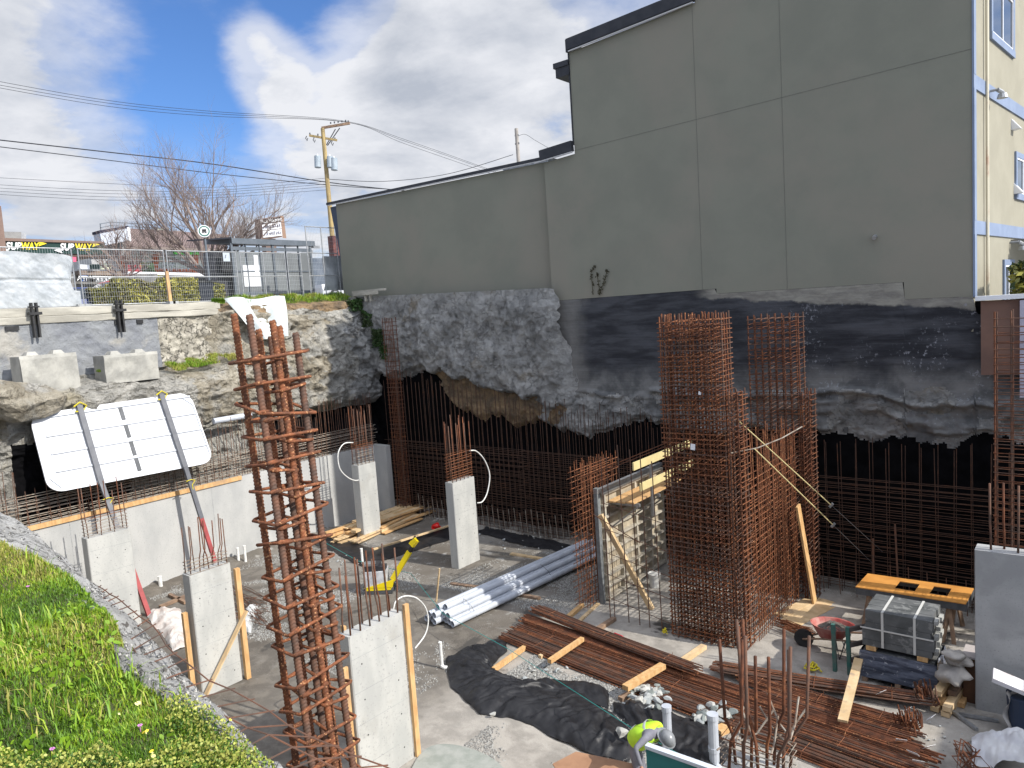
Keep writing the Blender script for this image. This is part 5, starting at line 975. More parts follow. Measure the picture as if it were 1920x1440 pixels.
# gull on the roof corner
p = PY(1087, 84, 20.3); g = thing('gull', p, 'white gull with grey wings perched on the roof corner', 'bird'); gm = mat('gull_white', (.80, .80, .80)); gg = mat('gull_grey', (.16, .18, .22))
c = p+Vector((0, 0, .11)); MB().lump(c, (.40, .18, .19), 3, 3, .05, 0).cyl(c+Vector((.10, 0, .03)), c+Vector((.15, 0, .17)), .065, 10, .05).lump(c+Vector((.16, 0, .19)), (.13, .10, .11), 4, 2, .03).build('body', gm, g, sm=True)
MB().add([c+Vector((.08, -.10, .07)), c+Vector((-.34, -.05, -.03)), c+Vector((-.30, .05, -.01)), c+Vector((.08, .10, .07)), c+Vector((-.1, 0, .125)), c+Vector((-.12, -.10, .0))], [(0, 5, 1), (0, 1, 4), (1, 2, 4), (2, 3, 4), (0, 4, 3)]).build('wing', gg, g)
MB().cyl(c+Vector((.22, 0, .19)), c+Vector((.29, 0, .17)), .017, 6, .005).build('beak', mat('beak_yellow', (.6, .4, .05)), g); MB().cyl(c+Vector((0, -.03, -.08)), c+Vector((0, -.03, -.16)), .008, 5).build('leg', mat('beak_yellow', (.6, .4, .05)), g); MB().cyl(c+Vector((0, .03, -.08)), c+Vector((0, .03, -.16)), .008, 5).build('leg', mat('beak_yellow', (.6, .4, .05)), g)
# ------------------------------------------------------------------ leaning white sign
t = thing('leaning_sign', PX(240, 850, -22.7), 'big white panel leaning on the cliff, ribs and grey posts towards us', 'sign')
bl, br, tr_, tl = PX(92, 926, -22.35), PX(402, 866, -22.35), PX(356, 735, -23.05), PX(54, 778, -23.05)
def SP(u, v, o=0.): a = bl.lerp(br, u); b_ = tl.lerp(tr_, u); return a.lerp(b_, v)+sn*o
sn = (br-bl).cross(tl-bl).normalized(); sn = sn if sn.x > 0 else -sn
def rpoly(r=.085, ar=1.9):
    out = []
    for cu, cv, a0 in ((1-r, 1-r*ar, 0), (r, 1-r*ar, 90), (r, r*ar, 180), (1-r, r*ar, 270)):
        for k in range(7): a = R_(a0+15*k); out.append((cu+r*math.cos(a), cv+r*ar*math.sin(a)))
    return out
MB().prism([SP(u, v) for u, v in rpoly()], -sn*.05).build('panel', mat('sign_back_white', (.66, .68, .71), (.60, .62, .66), 2., .45), t)
e = MB()
for v in (.94, .70, .475, .25): e.beam(SP(.06, v, .03), SP(.985, v, .03), .05, .03, tuple(sn))
e.build('rib', mat('rib_alu', (.50, .53, .58), rough=.4), t); e = MB()
for v0, v1 in ((.93, .76), (.70, .52), (.47, .28), (.24, .07)): e.beam(SP(.515, v0, .02), SP(.515, v1, .02), .11, .02, tuple(sn))
e.build('splice_plate', DKSTEEL, t); e = MB(); e.tube([SP(.93, .93, .02), SP(.985, .82, .02), SP(.985, .12, .02)], .012, 4); e.tube([SP(.02, .18, .02), SP(.07, .04, .02)], .012, 4); e.build('edge_strip', mat('rib_alu', (.5, .5, .5)), t)
for u, (fx, fy), frac in ((.275, (280, 1155), .62), (.79, (414, 1088), .62)):
    a = SP(u, 1.03, .08); f_ = PZ(fx, fy, .0); q = SP(u, .0, .08); m_ = q.lerp(f_, .45)
    po = MB().beam(a, q, .15, .10, tuple(sn)).beam(q, m_, .13, .09, tuple(sn)).build('post', mat('post_grey', (.13, .135, .15), (.10, .105, .12), 5., .5), t); MB().beam(m_, f_, .12, .085, tuple(sn)).build('post_foot', mat('post_red', (.33, .06, .06), (.25, .05, .05), 4., .6), po, label='faded red lower end of the post')
    MB().tube([a+sn*.06+Vector((0, -.16, -.05)), a+sn*.09+Vector((0, 0, .05)), a+sn*.06+Vector((0, .18, -.06)), a+sn*.08+Vector((0, .06, -.22)), a+sn*.08+Vector((0, -.14, -.2))], .022, 5).build('rope', mat('yellow_rope', (.60, .50, .03)), t)
    MB().tube([q.lerp(f_, .12)+Vector((.08, -.14, .02)), q.lerp(f_, .12)+Vector((.1, 0, .05)), q.lerp(f_, .12)+Vector((.08, .14, .0)), q.lerp(f_, .12)+Vector((.09, .03, -.12)), q.lerp(f_, .12)+Vector((.09, .05, -.5))], .014, 5).build('rope', mat('yellow_rope', (.6, .5, .03)), t)
# lock blocks
LBM = mat('block_concrete', (.40, .39, .35), (.28, .275, .25), 2.2, .9, .6, 20., bdist=.02)
for (pa, pb2, lab) in ((38, 146, 'left one of two big concrete blocks on the ledge'), (196, 297, 'right one of two big concrete blocks on the ledge')):
    y0, y1 = PX(pa, 690, -23.65).y, PX(pb2, 690, -23.65).y; zb0 = 6.4; zt0 = PX((pa+pb2)/2, 664 if pa < 100 else 662, -23.65).z
    t = thing('lock_block', (-24.25, (y0+y1)/2, zb0), lab+', stud bumps on top', 'block', 'concrete blocks on the ledge')
    q = MB(); nu, nv = 24, 10
    q.grid(lambda u, v: (-23.62+fbm(np.array([[u*5+pa, v*2, 0]]), 4)[0]*.06-.03*(v > .95), y0+(y1-y0)*u, zb0+(zt0-zb0)*v), nu, nv)
    q.bb((-24.4, y0, zb0), (-23.66, y1, zt0-.015)); q.build('body', LBM, t)
    for f_ in (.27, .73):
        yc = y0+(y1-y0)*f_; MB().hexa([(-24.25, yc-.17, zt0-.02), (-23.8, yc-.17, zt0-.02), (-23.8, yc+.17, zt0-.02), (-24.25, yc+.17, zt0-.02)], [(-24.15, yc-.10, zt0+.10), (-23.9, yc-.10, zt0+.10), (-23.9, yc+.10, zt0+.10), (-24.15, yc+.10, zt0+.10)]).build('stud', LBM, t)
p = PX(30, 752, -22.95); MB().lump(p, (1.3, 2.6, 1.15), 5, 3, .5).build('boulder', ROCK, sm=False, loc=p, label='big brown grey boulder jutting from the cliff at the left edge', cat='boulder')
p = PX(-25, 745, -22.8); MB().lump(p, (1.0, 1.6, .9), 8, 3, .5).build('boulder', ROCK, sm=False, loc=p, label='second boulder at the very edge left of the sign', cat='boulder')
# pipes stuck in the cliff
p = PX(400, 790, -23.1); q = PX(470, 778, -23.1); MB().cyl(p, q, .10, 12).build('drain_pipe', PVC, label='short grey pipe lying across the cliff foot right of the white sign', cat='pipe', loc=p)
# ------------------------------------------------------------------ pipe bundle
t = thing('pipe_bundle', (-13.05, 12.9, 0), 'bundle of long grey plastic pipes lying on the floor, tied with wire', 'pipes')
rp_ = .082; rows_ = [(6, 0), (4, 1), (2, 2)]; X0 = -13.02; rr = random.Random(4)
for n, lv in rows_:
    for i in range(n):
        x = X0+(i-(n-1)/2)*rp_*2.05-lv*.03; z = rp_+.05+lv*rp_*1.78; y0 = 12.55+rr.uniform(-.12, .15)+(.15 if lv == 2 else 0); y1 = y0+6.1; sl = .55/6
        a = Vector((x, y0, z)); b_ = Vector((x+sl*6+rr.uniform(-.02, .02), y1, z+.02))
        q = MB(); nn = 14; q.cyl(a, b_, rp_, nn, cap=False); q.cyl(b_, a, rp_*.86, nn, cap=False)
        d = (b_-a).normalized(); u_ = Vector((0, 0, 1)); x_ = d.cross(u_).normalized(); y_ = d.cross(x_)
        for e_ in (a, b_):
            o_ = [e_+(x_*math.cos(k)+y_*math.sin(k))*rp_ for k in [2*math.pi*j/nn for j in range(nn)]]; i_ = [e_+(x_*math.cos(k)+y_*math.sin(k))*rp_*.86 for k in [2*math.pi*j/nn for j in range(nn)]]
            q.add(o_+i_, [(j, (j+1) % nn, nn+(j+1) % nn, nn+j) for j in range(nn)])
        MB.build(q, 'pipe', PVC, t, sm=True)
for f_ in (.12, .62):
    y = 12.6+6*f_; xo = X0+.55*f_; MB().tube([(xo-.54, y, .06), (xo-.36, y, .34), (xo-.16, y, .47), (xo+.12, y, .47), (xo+.34, y, .34), (xo+.54, y, .06)], .007, 4).build('tie_wire', DKSTEEL, t)
# ------------------------------------------------------------------ loose timber: helper
def pz(px, py, z=0.): return PZ(px, py, z)
def lumber(a, b_, w, h, m, label, group=None, z=0., z2=None, cat='timber', name='timber'):
    p = PZ(*a, z+h/2); q = PZ(*b_, (z if z2 is None else z2)+h/2); return plank(name, p, q, w, h, m, label, group, cat=cat)
G1 = 'timber pieces under and on the rebar bundles'
lumber((925, 1256), (985, 1213), .10, .09, WOOD, 'short orange timber under the left tip of the rebar bundles', G1, .02)
lumber((1030, 1240), (1092, 1198), .10, .09, WOOD, 'broken timber wedge poking out between the first two rebar bundles', G1, .18)
lumber((1172, 1290), (1243, 1248), .15, .10, WOOD, 'thick square timber lying across the middle of the bundles', G1, .22)
lumber((1163, 1312), (1205, 1288), .12, .10, WOODO, 'reddish timber end under the thick square timber', G1, .0)
lumber((1262, 1252), (1320, 1212), .14, .09, WOODP, 'pale dusty timber sticking out behind the bundles near the tall tower', G1, .0)
lumber((1105, 1190), (1152, 1160), .12, .09, WOODO, 'brown timber piece behind the bundles in front of the formwork', G1, .0)
lumber((1060, 1162), (1092, 1134), .11, .09, WOOD, 'timber piece at the foot of the short rebar wall', G1, .0)
lumber((1078, 1172), (1122, 1132), .09, .05, WOODP, 'thin pale board beside the foot of the formwork post', G1, .0)
lumber((1012, 1232), (1040, 1216), .09, .08, WOODP, 'stub of timber peeking below the lowest bundle', G1, .0)
lumber((1610, 1236), (1580, 1352), .16, .045, WOODP, 'pale board laid across the bundles below the wrapped blocks', G1, .42, .30)
lumber((1345, 1372), (1372, 1360), .2, .10, WOOD, 'short fat wood block on the gravel left of the bent bars', G1, .0)
lumber((960, 1112), (1012, 1122), .12, .06, WOODO, 'brown board lying below the grey pipes', None)
lumber((845, 1094), (905, 1102), .14, .05, WOODO, 'brown board poking out left of the grey pipes', None)
lumber((958, 1038), (1078, 1058), .14, .05, WOODP, 'pale board behind the grey pipes', None)
lumber((300, 1138), (348, 1118), .12, .08, WOODO, 'weathered timber on the gravel beside the white cloth, lower one', None)
lumber((318, 1115), (348, 1130), .10, .08, WOODO, 'weathered timber on the gravel beside the white cloth, upper one', None)
lumber((1460, 1155), (1530, 1120), .3, .03, WOODP, 'plywood strip on the floor at the foot of the rebar wall', None)
lumber((1480, 1168), (1560, 1128), .5, .02, WOODP, 'wide plywood sheet on the floor behind the wheelbarrow', None)
# timber pile by the corner
rr = random.Random(12); a0, a1 = PZ(622, 1004, 0), PZ(800, 938, 0); dirp = (a1-a0).normalized(); ctr = PZ(712, 988, 0); side = Vector((-dirp.y, dirp.x, 0))
for i in range(56):
    lv = i//15; L_ = rr.uniform(1.6, 3.6); o_ = rr.uniform(-.95, 1.1)*(1-lv*.16); s_ = rr.uniform(-.8, .9); a = rr.gauss(0, .10)
    d = Vector((dirp.x*math.cos(a)-dirp.y*math.sin(a), dirp.x*math.sin(a)+dirp.y*math.cos(a), 0)); c = ctr+side*o_+dirp*s_+Vector((0, 0, .05+lv*.095+rr.random()*.03)); tl_ = rr.uniform(-.015, .02)
    plank('timber', c-d*L_/2-Vector((0, 0, tl_*L_/2)), c+d*L_/2+Vector((0, 0, tl_*L_/2)), rr.choice((.09, .14, .19, .24)), rr.choice((.04, .09, .045)), rr.choice((WOOD, WOODP, WOOD, WOODP, WOODO if i < 8 else WOODP)), 'one of the jumbled boards in the timber pile by the pit corner', 'boards of the timber pile by the pit corner', cat='timber')
lumber((700, 1030), (845, 985), .09, .05, WOODP, 'longest board, lying along the near side of the timber pile', None, .3, .08)
rb = thing('helmet', PZ(818, 990, 0), 'red safety helmet resting right of the timber pile', 'helmet'); p = PZ(818, 986, .12)
MB().lump(p, (.36, .30, .26), 2, 3, .03).build('shell', mat('red_plastic', (.60, .015, .012), rough=.35), rb, sm=True); MB().cyl(p+Vector((0, 0, -.10)), p+Vector((.02, 0, -.07)), .20, 18).build('brim', mat('red_plastic', (.6, .02, .02)), rb)
# ------------------------------------------------------------------ rebar bundles
def bundle(a, b_, z0, z1, nb, w, label, m=RUSTD, hook=False, lay=4, rs=1, r=.0135):
    nb = int(nb*1.75); w *= 1.15
    p, q = PZ(*a, z0), PZ(*b_, z1); t = thing('rebar_bundle', (p+q)/2, label, 'rebar bundle', 'rebar bundles lying on the floor'); d = (q-p).normalized(); s = Vector((-d.y, d.x, 0)).normalized(); rr = random.Random(rs)
    for i in range(nb):
        k = i % lay; o_ = (i/nb-.5)*w; e0, e1 = rr.uniform(-.14, .14), rr.uniform(-.2, .2); zz_ = k*.024
        sag = rr.uniform(-.012, .012); pp0 = p+d*e0+s*(o_+rr.uniform(-.02, .02)); pp1 = q+d*e1+s*(o_+rr.uniform(-.03, .03)); pp0.z += zz_; pp1.z += zz_
        mid = (pp0+pp1)/2+s*sag*3+Vector((0, 0, -.03)); pts = [pp0, pp0.lerp(mid, .5)+Vector((0, 0, -.005)), mid, mid.lerp(pp1, .5), pp1]
        if hook: h_ = rr.uniform(.12, .3); pts += [pp1+d*.06+Vector((0, 0, .05))+s*rr.uniform(-.03, .03), pp1+d*.03+Vector((0, 0, h_))+s*rr.uniform(-.08, .08)]
        MB().tube(pts, r, 5).build('bar', rr.choice((m, m, RUST, RUSTB)), t)
    for f_ in (.12, .5, .86):
        c = p.lerp(q, f_); tw_ = MB().tube([c-s*w*.55, c-s*w*.4+Vector((0, 0, .07)), c+s*w*.4+Vector((0, 0, .075)), c+s*w*.55, c+s*w*.6+Vector((0, 0, .09))], .006, 4); tw_.build('tie_wire', RUSTB, t)
    return t
bundle((1006, 1143), (1300, 1256), .30, .28, 22, .28, 'highest rebar bundle, lying across the others behind the thick square timber', RUSTD, rs=1)
bundle((985, 1162), (1744, 1422), .12, .12, 24, .34, 'long rebar bundle just below the highest one, its far end marked orange', RUST, rs=2)
bundle((968, 1180), (1730, 1452), .08, .08, 24, .34, 'long rebar bundle, third from the back of the floor stack', RUSTD, rs=3)
bundle((950, 1192), (1650, 1462), .06, .06, 22, .34, 'long rebar bundle nearest the gravel and the black sheet', RUSTD, rs=4)
bundle((1345, 1252), (1732, 1312), .14, .14, 22, .34, 'shorter bundle of hooked bars ending beside the wrapped blocks', RUSTD, True, rs=5)
bundle((1395, 1272), (1700, 1362), .10, .10, 20, .32, 'bundle of hooked bars under the pale board, middle of the right hand stack', RUST, True, rs=6)
bundle((1430, 1300), (1712, 1386), .08, .08, 20, .34, 'lowest bundle of the right hand stack beneath the pale board', RUSTD, rs=7)
for (px, py, ang) in ((1690, 1388, .3), (1712, 1412, -.2), (1722, 1428, .2), (1742, 1400, .9), (1700, 1330, 1.2), (1652, 1298, 1.1), (1745, 1345, 1.3)):
    p = PZ(px, py, .26); MB().box(p, (.17, .003, .13), Matrix.Rotation(ang, 3, 'Z')@Matrix.Rotation(.8, 3, 'X')).build('paper_tag', WHITE, loc=p, label='white paper tag wired to the ends of the rebar bundles', cat='tag', group='white tags on the rebar bundles')
t = thing('bent_bars', PZ(1540, 1190), 'rusty folded stirrup bars heaped left of the wheelbarrow', 'rebar'); rr = random.Random(3)
for i in range(16):
    a, b_ = PZ(1455+rr.uniform(-8, 8), 1165+rr.uniform(-6, 10), .05+i*.01), PZ(1518+rr.uniform(-6, 6), 1188+rr.uniform(-10, 12), .05+i*.012); n_ = Vector((-(b_-a).y, (b_-a).x, 0)).normalized()*.12; MB().tube([a, b_, b_+n_, a+n_*.8+(b_-a)*.15], .010, 5).build('bar', RUSTB, t)
t = thing('bent_bars', PZ(465, 1150), 'heap of thin rusty bar offcuts right of the braced column', 'rebar')
for i in range(34):
    a, b_ = PZ(436+rr.uniform(-8, 14), 1100+rr.uniform(-8, 60), .03+i*.004), PZ(492+rr.uniform(-14, 14), 1135+rr.uniform(-18, 40), .03+i*.005); MB().tube([a, a.lerp(b_, .5)+Vector((0, 0, rr.uniform(0, .08))), b_], .010, 4).build('bar', RUSTD, t)
t = thing('bent_bars', PZ(1820, 1410), 'tangle of bent rusty stirrups left of the white sack', 'rebar')
for i in range(12):
    c = PZ(1822+rr.uniform(-12, 12), 1425+rr.uniform(-12, 10), .15+rr.random()*.35); s_ = .16; M_ = Euler((rr.uniform(-.5, 1.5), rr.uniform(-1, 1), rr.uniform(0, 3))).to_matrix(); MB().tube([c+M_@Vector(v) for v in ((-s_, -s_*1.3, 0), (s_, -s_*1.3, 0), (s_, s_*1.3, 0), (-s_, s_*1.3, 0))], .009, 5, closed=True).build('stirrup', RUST, t)
# ------------------------------------------------------------------ block pallets
BLK = mat('dark_grey_block', (.13, .135, .135), (.075, .08, .08), 2.2, .8, .4, 30., c3=(.19, .195, .19), sc3=5., lo3=.55, hi3=.62)  # dark grey tone of the block stack
B0 = PZ(1617, 1275, 0); bx0, by0 = B0.x, B0.y; W_, D_ = 1.28, .95
t = thing('block_pallet', (bx0+W_/2, by0+D_/2, 0), 'pallet of blocks wrapped in wrinkled plastic film, under the strapped stack', 'pallet')
def wrapf(u, v):
    P4 = [(bx0-.03, by0-.02), (bx0+W_+.03, by0-.02), (bx0+W_+.04, by0+D_), (bx0-.02, by0+D_)]; s = u*4; k = int(s) % 4; f_ = s-int(s); a, b_ = P4[k], P4[(k+1) % 4]
    x, y = a[0]+(b_[0]-a[0])*f_, a[1]+(b_[1]-a[1])*f_; n = fbm(np.array([[u*12, v*5-u*4, 3.3]]), 4)[0]*.05; cx_, cy_ = bx0+W_/2, by0+D_/2; g_ = 1+n+.02*math.sin(v*3); return (cx_+(x-cx_)*g_, cy_+(y-cy_)*g_, .10+.55*v)
wm = mat('plastic_film', (.15, .17, .22), (.06, .07, .10), 5., .22, .4, 14., stretch=(.5, .5, 4.), bdist=.05, c3=(.36, .38, .42), sc3=9., lo3=.60, hi3=.66)
MB().grid(wrapf, 160, 16).build('film_wrap', wm, t, sm=True); MB().bb((bx0+.02, by0+.02, .12), (bx0+W_-.02, by0+D_-.02, .64)).build('block_stack', BLK, t)
pm = MB()
for x in (bx0, bx0+W_/2-.05, bx0+W_-.1): pm.bb((x, by0-.02, 0), (x+.1, by0+D_, .09))
pm.build('pallet_base', WOODO, t)
t = thing('block_pallet', (bx0+W_/2, by0+D_/2, .7), 'stack of dark grey concrete blocks held by white straps, on top of the wrapped pallet', 'pallet')
for x in (bx0+.08, bx0+W_-.30): MB().bb((x, by0-.01, .66), (x+.18, by0+D_, .745)).build('bearer', WOOD, t)
zz0 = .75; hs = (.13, .21, .15, .24)
for k, h_ in enumerate(hs):
    for d_ in range(3):
        MB().bb((bx0+.01+rr.uniform(0, .02)+(.05 if k > 1 else 0), by0+D_*d_/3+.006, zz0), (bx0+W_-.03+rr.uniform(-.02, .02)-(.0 if k < 2 else .03), by0+D_*(d_+1)/3-.006, zz0+h_-.006)).build('block', BLK, t)
    zz0 += h_
for k in range(7): z = .78+k*.1; MB().bb((bx0+W_-.03, by0+.1+(k % 3)*.24, z), (bx0+W_+.03+rr.random()*.02, by0+.3+(k % 3)*.24, z+.08)).build('block_end', mat('pale_block', (.45, .45, .42), (.3, .3, .28), 6.), t)  # paler block ends down one side of the stack
STR = mat('white_strap', (.55, .55, .52), rough=.5)
for x in (bx0+.36, bx0+W_-.36): MB().bb((x, by0-.012, .76), (x+.045, by0-.006, zz0+.006)).bb((x, by0-.012, zz0+.001), (x+.045, by0+D_, zz0+.008)).build('strap', STR, t)
MB().bb((bx0-.02, by0-.014, 1.10), (bx0+W_-.02, by0-.008, 1.13)).build('strap', STR, t)
# plywood table on trestles
tp4 = [PZ(1604, 1100, .95), PZ(1811, 1132, .95), PZ(1826, 1103, .95), PZ(1627, 1075, .95)]
t = thing('work_table', (sum(p.x for p in tp4)/4, sum(p.y for p in tp4)/4, 0), 'orange plywood sheet with two rectangular cut outs laid on sawhorses', 'table')
def TP(u, v, z=.95): p = tp4[0].lerp(tp4[1], u).lerp(tp4[3].lerp(tp4[2], u), v); return Vector((p.x, p.y, z))
q = MB(); us = (0, .34, .53, .66, .82, 1.); vs_ = (0, .28, .78, 1.)
for i in range(5):
    for j_ in range(3):
        if j_ == 1 and i in (1, 3): continue
        q.hexa([TP(us[i], vs_[j_], .93), TP(us[i+1], vs_[j_], .93), TP(us[i+1], vs_[j_+1], .93), TP(us[i], vs_[j_+1], .93)], [TP(us[i], vs_[j_]), TP(us[i+1], vs_[j_]), TP(us[i+1], vs_[j_+1]), TP(us[i], vs_[j_+1])])
q.build('plywood_top', PLYO, t); q = MB()
q.beam(TP(0, .02, .85), TP(1, .02, .85), .04, .15); q.beam(TP(0, .98, .85), TP(1, .98, .85), .04, .15); q.beam(TP(.995, 0, .85), TP(.995, 1, .85), .04, .15); q.build('edge_frame', DKSTEEL, t)
for u in (.12, .85):
    for v in (.1, .9):
        for s_ in (-.05, .05): a = TP(u, v, .78); b_ = TP(u+s_, v+(.12 if v > .5 else -.12), 0); MB().beam(a, b_, .05, .08).build('leg', WOODO, t)
    MB().beam(TP(u, .05, .78), TP(u, .95, .78), .06, .1).build('trestle_beam', WOODO, t)
# wheelbarrow
p = PZ(1563, 1225, 0); t = thing('wheelbarrow', p, 'red wheelbarrow filled with wire offcuts beside the green rack', 'wheelbarrow'); RED = mat('faded_red', (.36, .06, .05), (.42, .20, .17), 3., .6)
c = p+Vector((0, 0, .62)); q = MB(); n = 20
rim_ = [c+Vector((.46*math.cos(a), .36*math.sin(a), .04)) for a in [2*math.pi*k/n for k in range(n)]]; bot = [c+Vector((.24*math.cos(a)-.05, .2*math.sin(a), -.26)) for a in [2*math.pi*k/n for k in range(n)]]; inn = [c+Vector((.43*math.cos(a), .33*math.sin(a), .03)) for a in [2*math.pi*k/n for k in range(n)]]; ibo = [c+Vector((.23*math.cos(a)-.05, .19*math.sin(a), -.2)) for a in [2*math.pi*k/n for k in range(n)]]
q.add(rim_+bot+inn+ibo, [(k, (k+1) % n, n+(k+1) % n, n+k) for k in range(n)]+[(2*n+k, 2*n+(k+1) % n, 3*n+(k+1) % n, 3*n+k) for k in range(n)]+[(k, (k+1) % n, 2*n+(k+1) % n, 2*n+k) for k in range(n)]+[tuple(range(2*n-1, n-1, -1)), tuple(range(3*n, 4*n))]).build('tray', RED, t)
q = MB()
for k in range(40): a = rr.uniform(0, 6.3); u_ = Vector((.3*math.cos(a), .2*math.sin(a), 0)); v_ = Vector((.3*math.cos(a+2.3), .22*math.sin(a+2.6), 0)); q.tube([c+u_+Vector((0, 0, -.05)), c+Vector((rr.uniform(-.1, .1), rr.uniform(-.1, .1), .07)), c+v_+Vector((0, 0, -.04))], .009, 4)
q.build('wire_offcuts', mat('offcut_grey', (.15, .14, .12), (.10, .09, .08), 9.), t)
MB().cyl(p+Vector((-.62, -.04, .2)), p+Vector((-.62, .04, .2)), .2, 18).build('wheel', BLACK, t)
for s_ in (-.2, .2): MB().tube([p+Vector((-.62, s_*.3, .2)), p+Vector((-.2, s_, .36)), p+Vector((.9, s_*1.3, .55))], .022, 6).build('handle', WOODO, t); MB().tube([p+Vector((.1, s_, .4)), p+Vector((.18, s_*1.1, 0)), p+Vector((.3, s_, .42))], .018, 6).build('leg', DKSTEEL, t)
# green rack
GRN = mat('worn_green_paint', (.035, .13, .11), (.10, .13, .11), 5., .7); p = PZ(1566, 1258, 0); t = thing('steel_rack', p, 'old green and rusty steel rack beside the wheelbarrow', 'rack'); d = Vector((.65, .75, 0)).normalized()
for o_ in (0, .28):
    a = p+Vector((o_, 0, 0)); MB().beam(a, a+Vector((-.02, 0, 1.0)), .09, .07, (1, 0, 0)).build('upright', GRN, t)
for o_ in (.28,):
    a = p+Vector((o_, 0, 0)); b_ = a+d*1.05; MB().beam(b_, b_+Vector((0, 0, 1.05)), .06, .06, (1, 0, 0)).build('upright', WOODO, t, label='brown back upright')
    for z in (.95, .62, .3): MB().beam(a+Vector((0, 0, z)), b_+Vector((0, 0, z+.05)), .05, .09).build('rail', mat('rack_brown', (.10, .085, .08), (.07, .06, .06), 5.), t)
# lumber stack, sacks, box by the right hand column
for i, (a, b_, z, m_) in enumerate((((1752, 1330), (1800, 1262), .0, WOODP), ((1762, 1318), (1808, 1255), .10, WOOD), ((1757, 1300), (1795, 1250), .30, WOODP), ((1780, 1312), (1818, 1262), .10, WOODP), ((1785, 1300), (1822, 1250), .22, WOODO), ((1800, 1322), (1826, 1262), .0, WOOD), ((1772, 1340), (1800, 1300), .0, WOODP), ((1790, 1268), (1815, 1250), .42, WOOD), ((1775, 1330), (1806, 1280), .12, WOODP))):
    lumber(a, b_, .14, .09, m_, 'dusty timber stacked between the wrapped blocks and the wide grey column', 'stacked timber by the wide grey column', z)
SACK = mat('dusty_sack', (.42, .39, .35), (.30, .28, .26), 4., .85, .4, 16., bdist=.03)
for i, (px, py, z, dd) in enumerate(((1790, 1262, .62, (.5, .6, .3)), (1800, 1240, .80, (.42, .6, .3)), (1786, 1228, .98, (.4, .42, .22)))):
    p = PZ(px, py, z); MB().lump(p, dd, i+3, 3, 1.1, .4).build('sack', SACK, sm=True, loc=p, label=('lowest', 'middle', 'topmost')[i]+' crumpled dusty sack behind the timber stack', cat='sack')
p = PZ(1820, 1318, 0); t = thing('cabinet', p, 'brown metal cabinet pushed against the wide grey column', 'cabinet'); MB().bb((p.x-.12, p.y, 0), (p.x+.45, p.y+.5, .86)).build('box', mat('brown_cabinet', (.13, .06, .03), (.09, .045, .025), 3., .5), t); MB().bb((p.x-.14, p.y-.02, .861), (p.x+.47, p.y+.52, .90)).build('top', mat('cabinet_top', (.42, .38, .36)), t)
for a, b_, lab in (((1784, 1332), (1832, 1368), 'thin aluminium bar lying on the floor, left of two by the wide column'), ((1797, 1338), (1872, 1352), 'hinged aluminium prop lying at the foot of the wide grey column')): lumber(a, b_, .05, .05, GALV, lab, None, .02, cat='bar', name='metal_bar')
p = PZ(1840, 1400, 0); MB().grid(lambda u, v: (lambda P_: (P_.x, P_.y, .02+.55*max(0, math.sin(v*2.6))*(.5+.5*math.sin(u*2.6))+fbm(np.array([[u*4, v*4, 9.]]), 4)[0]*.16))(PZ(1822+u*118, 1386+v*80+u*6, 0)), 50, 40).build('sack', mat('white_sack', (.60, .60, .60), (.50, .50, .52), 3., .8, .3, 14.), sm=True, loc=p, label='large white sack draped over debris at the lower right corner', cat='sack')
p = PZ(1912, 1375, 0); t = thing('bin', p, 'dark blue plastic bin at the right edge', 'bin'); MB().cyl((p.x+.1, p.y, 0), (p.x+.1, p.y, .72), .25, 20, .3).build('barrel', mat('navy_plastic', (.025, .04, .075), rough=.45), t)
MB().grid(lambda u, v: (p.x-.18+.05*math.sin(v*9)+u*.10, p.y-.22+.2*u, .78-.75*v+.03*math.sin(u*8)), 10, 14).build('liner', mat('bin_liner', (.50, .48, .45), rough=.5), t, sm=True)
tb2 = thing('board_top', PZ(1890, 1375), 'battered white board resting on the blue bin at the right edge', 'board'); MB().beam((p.x-.38, p.y-.1, 1.0), (p.x+.9, p.y+.0, .62), .42, .07).build('board', mat('white_board_chipped', (.65, .64, .66), (.5, .42, .4), 5., lo=.5, hi=.7), tb2)
# ------------------------------------------------------------------ compactor
p = PZ(712, 1108, 0); t = thing('plate_compactor', p, 'yellow and grey plate compactor with its yellow handle tilted up to the right', 'compactor'); f_ = Vector((.80, .6, 0)).normalized(); s_ = Vector((-f_.y, f_.x, 0)); CY_ = mat('machine_yellow', (.72, .56, .01), rough=.4); M_ = Matrix((f_, s_, Vector((0, 0, 1)))).transposed()
def cp(a, b_, c): return p+f_*a+s_*b_+Vector((0, 0, c))
MB().box(cp(0, 0, .06), (.85, .55, .10), M_).build('base_plate', DKSTEEL, t); MB().box(cp(.02, 0, .16), (.72, .56, .08), M_).build('lower_band', CY_, t)
MB().prism([cp(-.38, -.29, .2), cp(.45, -.29, .2), cp(.50, -.29, .42), cp(.34, -.29, .38)], s_*.03).build('side_plate', CY_, t)
MB().box(cp(-.05, -.02, .44), (.62, .50, .44), M_).build('engine', mat('engine_white', (.55, .56, .58), (.35, .36, .38), 6., .5), t); MB().box(cp(-.15, .02, .74), (.42, .48, .16), M_).box(cp(.14, -.05, .72), (.22, .3, .12), M_).build('engine_cover', mat('engine_black', (.03, .03, .035), rough=.4), t)
MB().box(cp(-.2, -.1, .86), (.3, .26, .07), M_).build('air_filter', GALV, t)
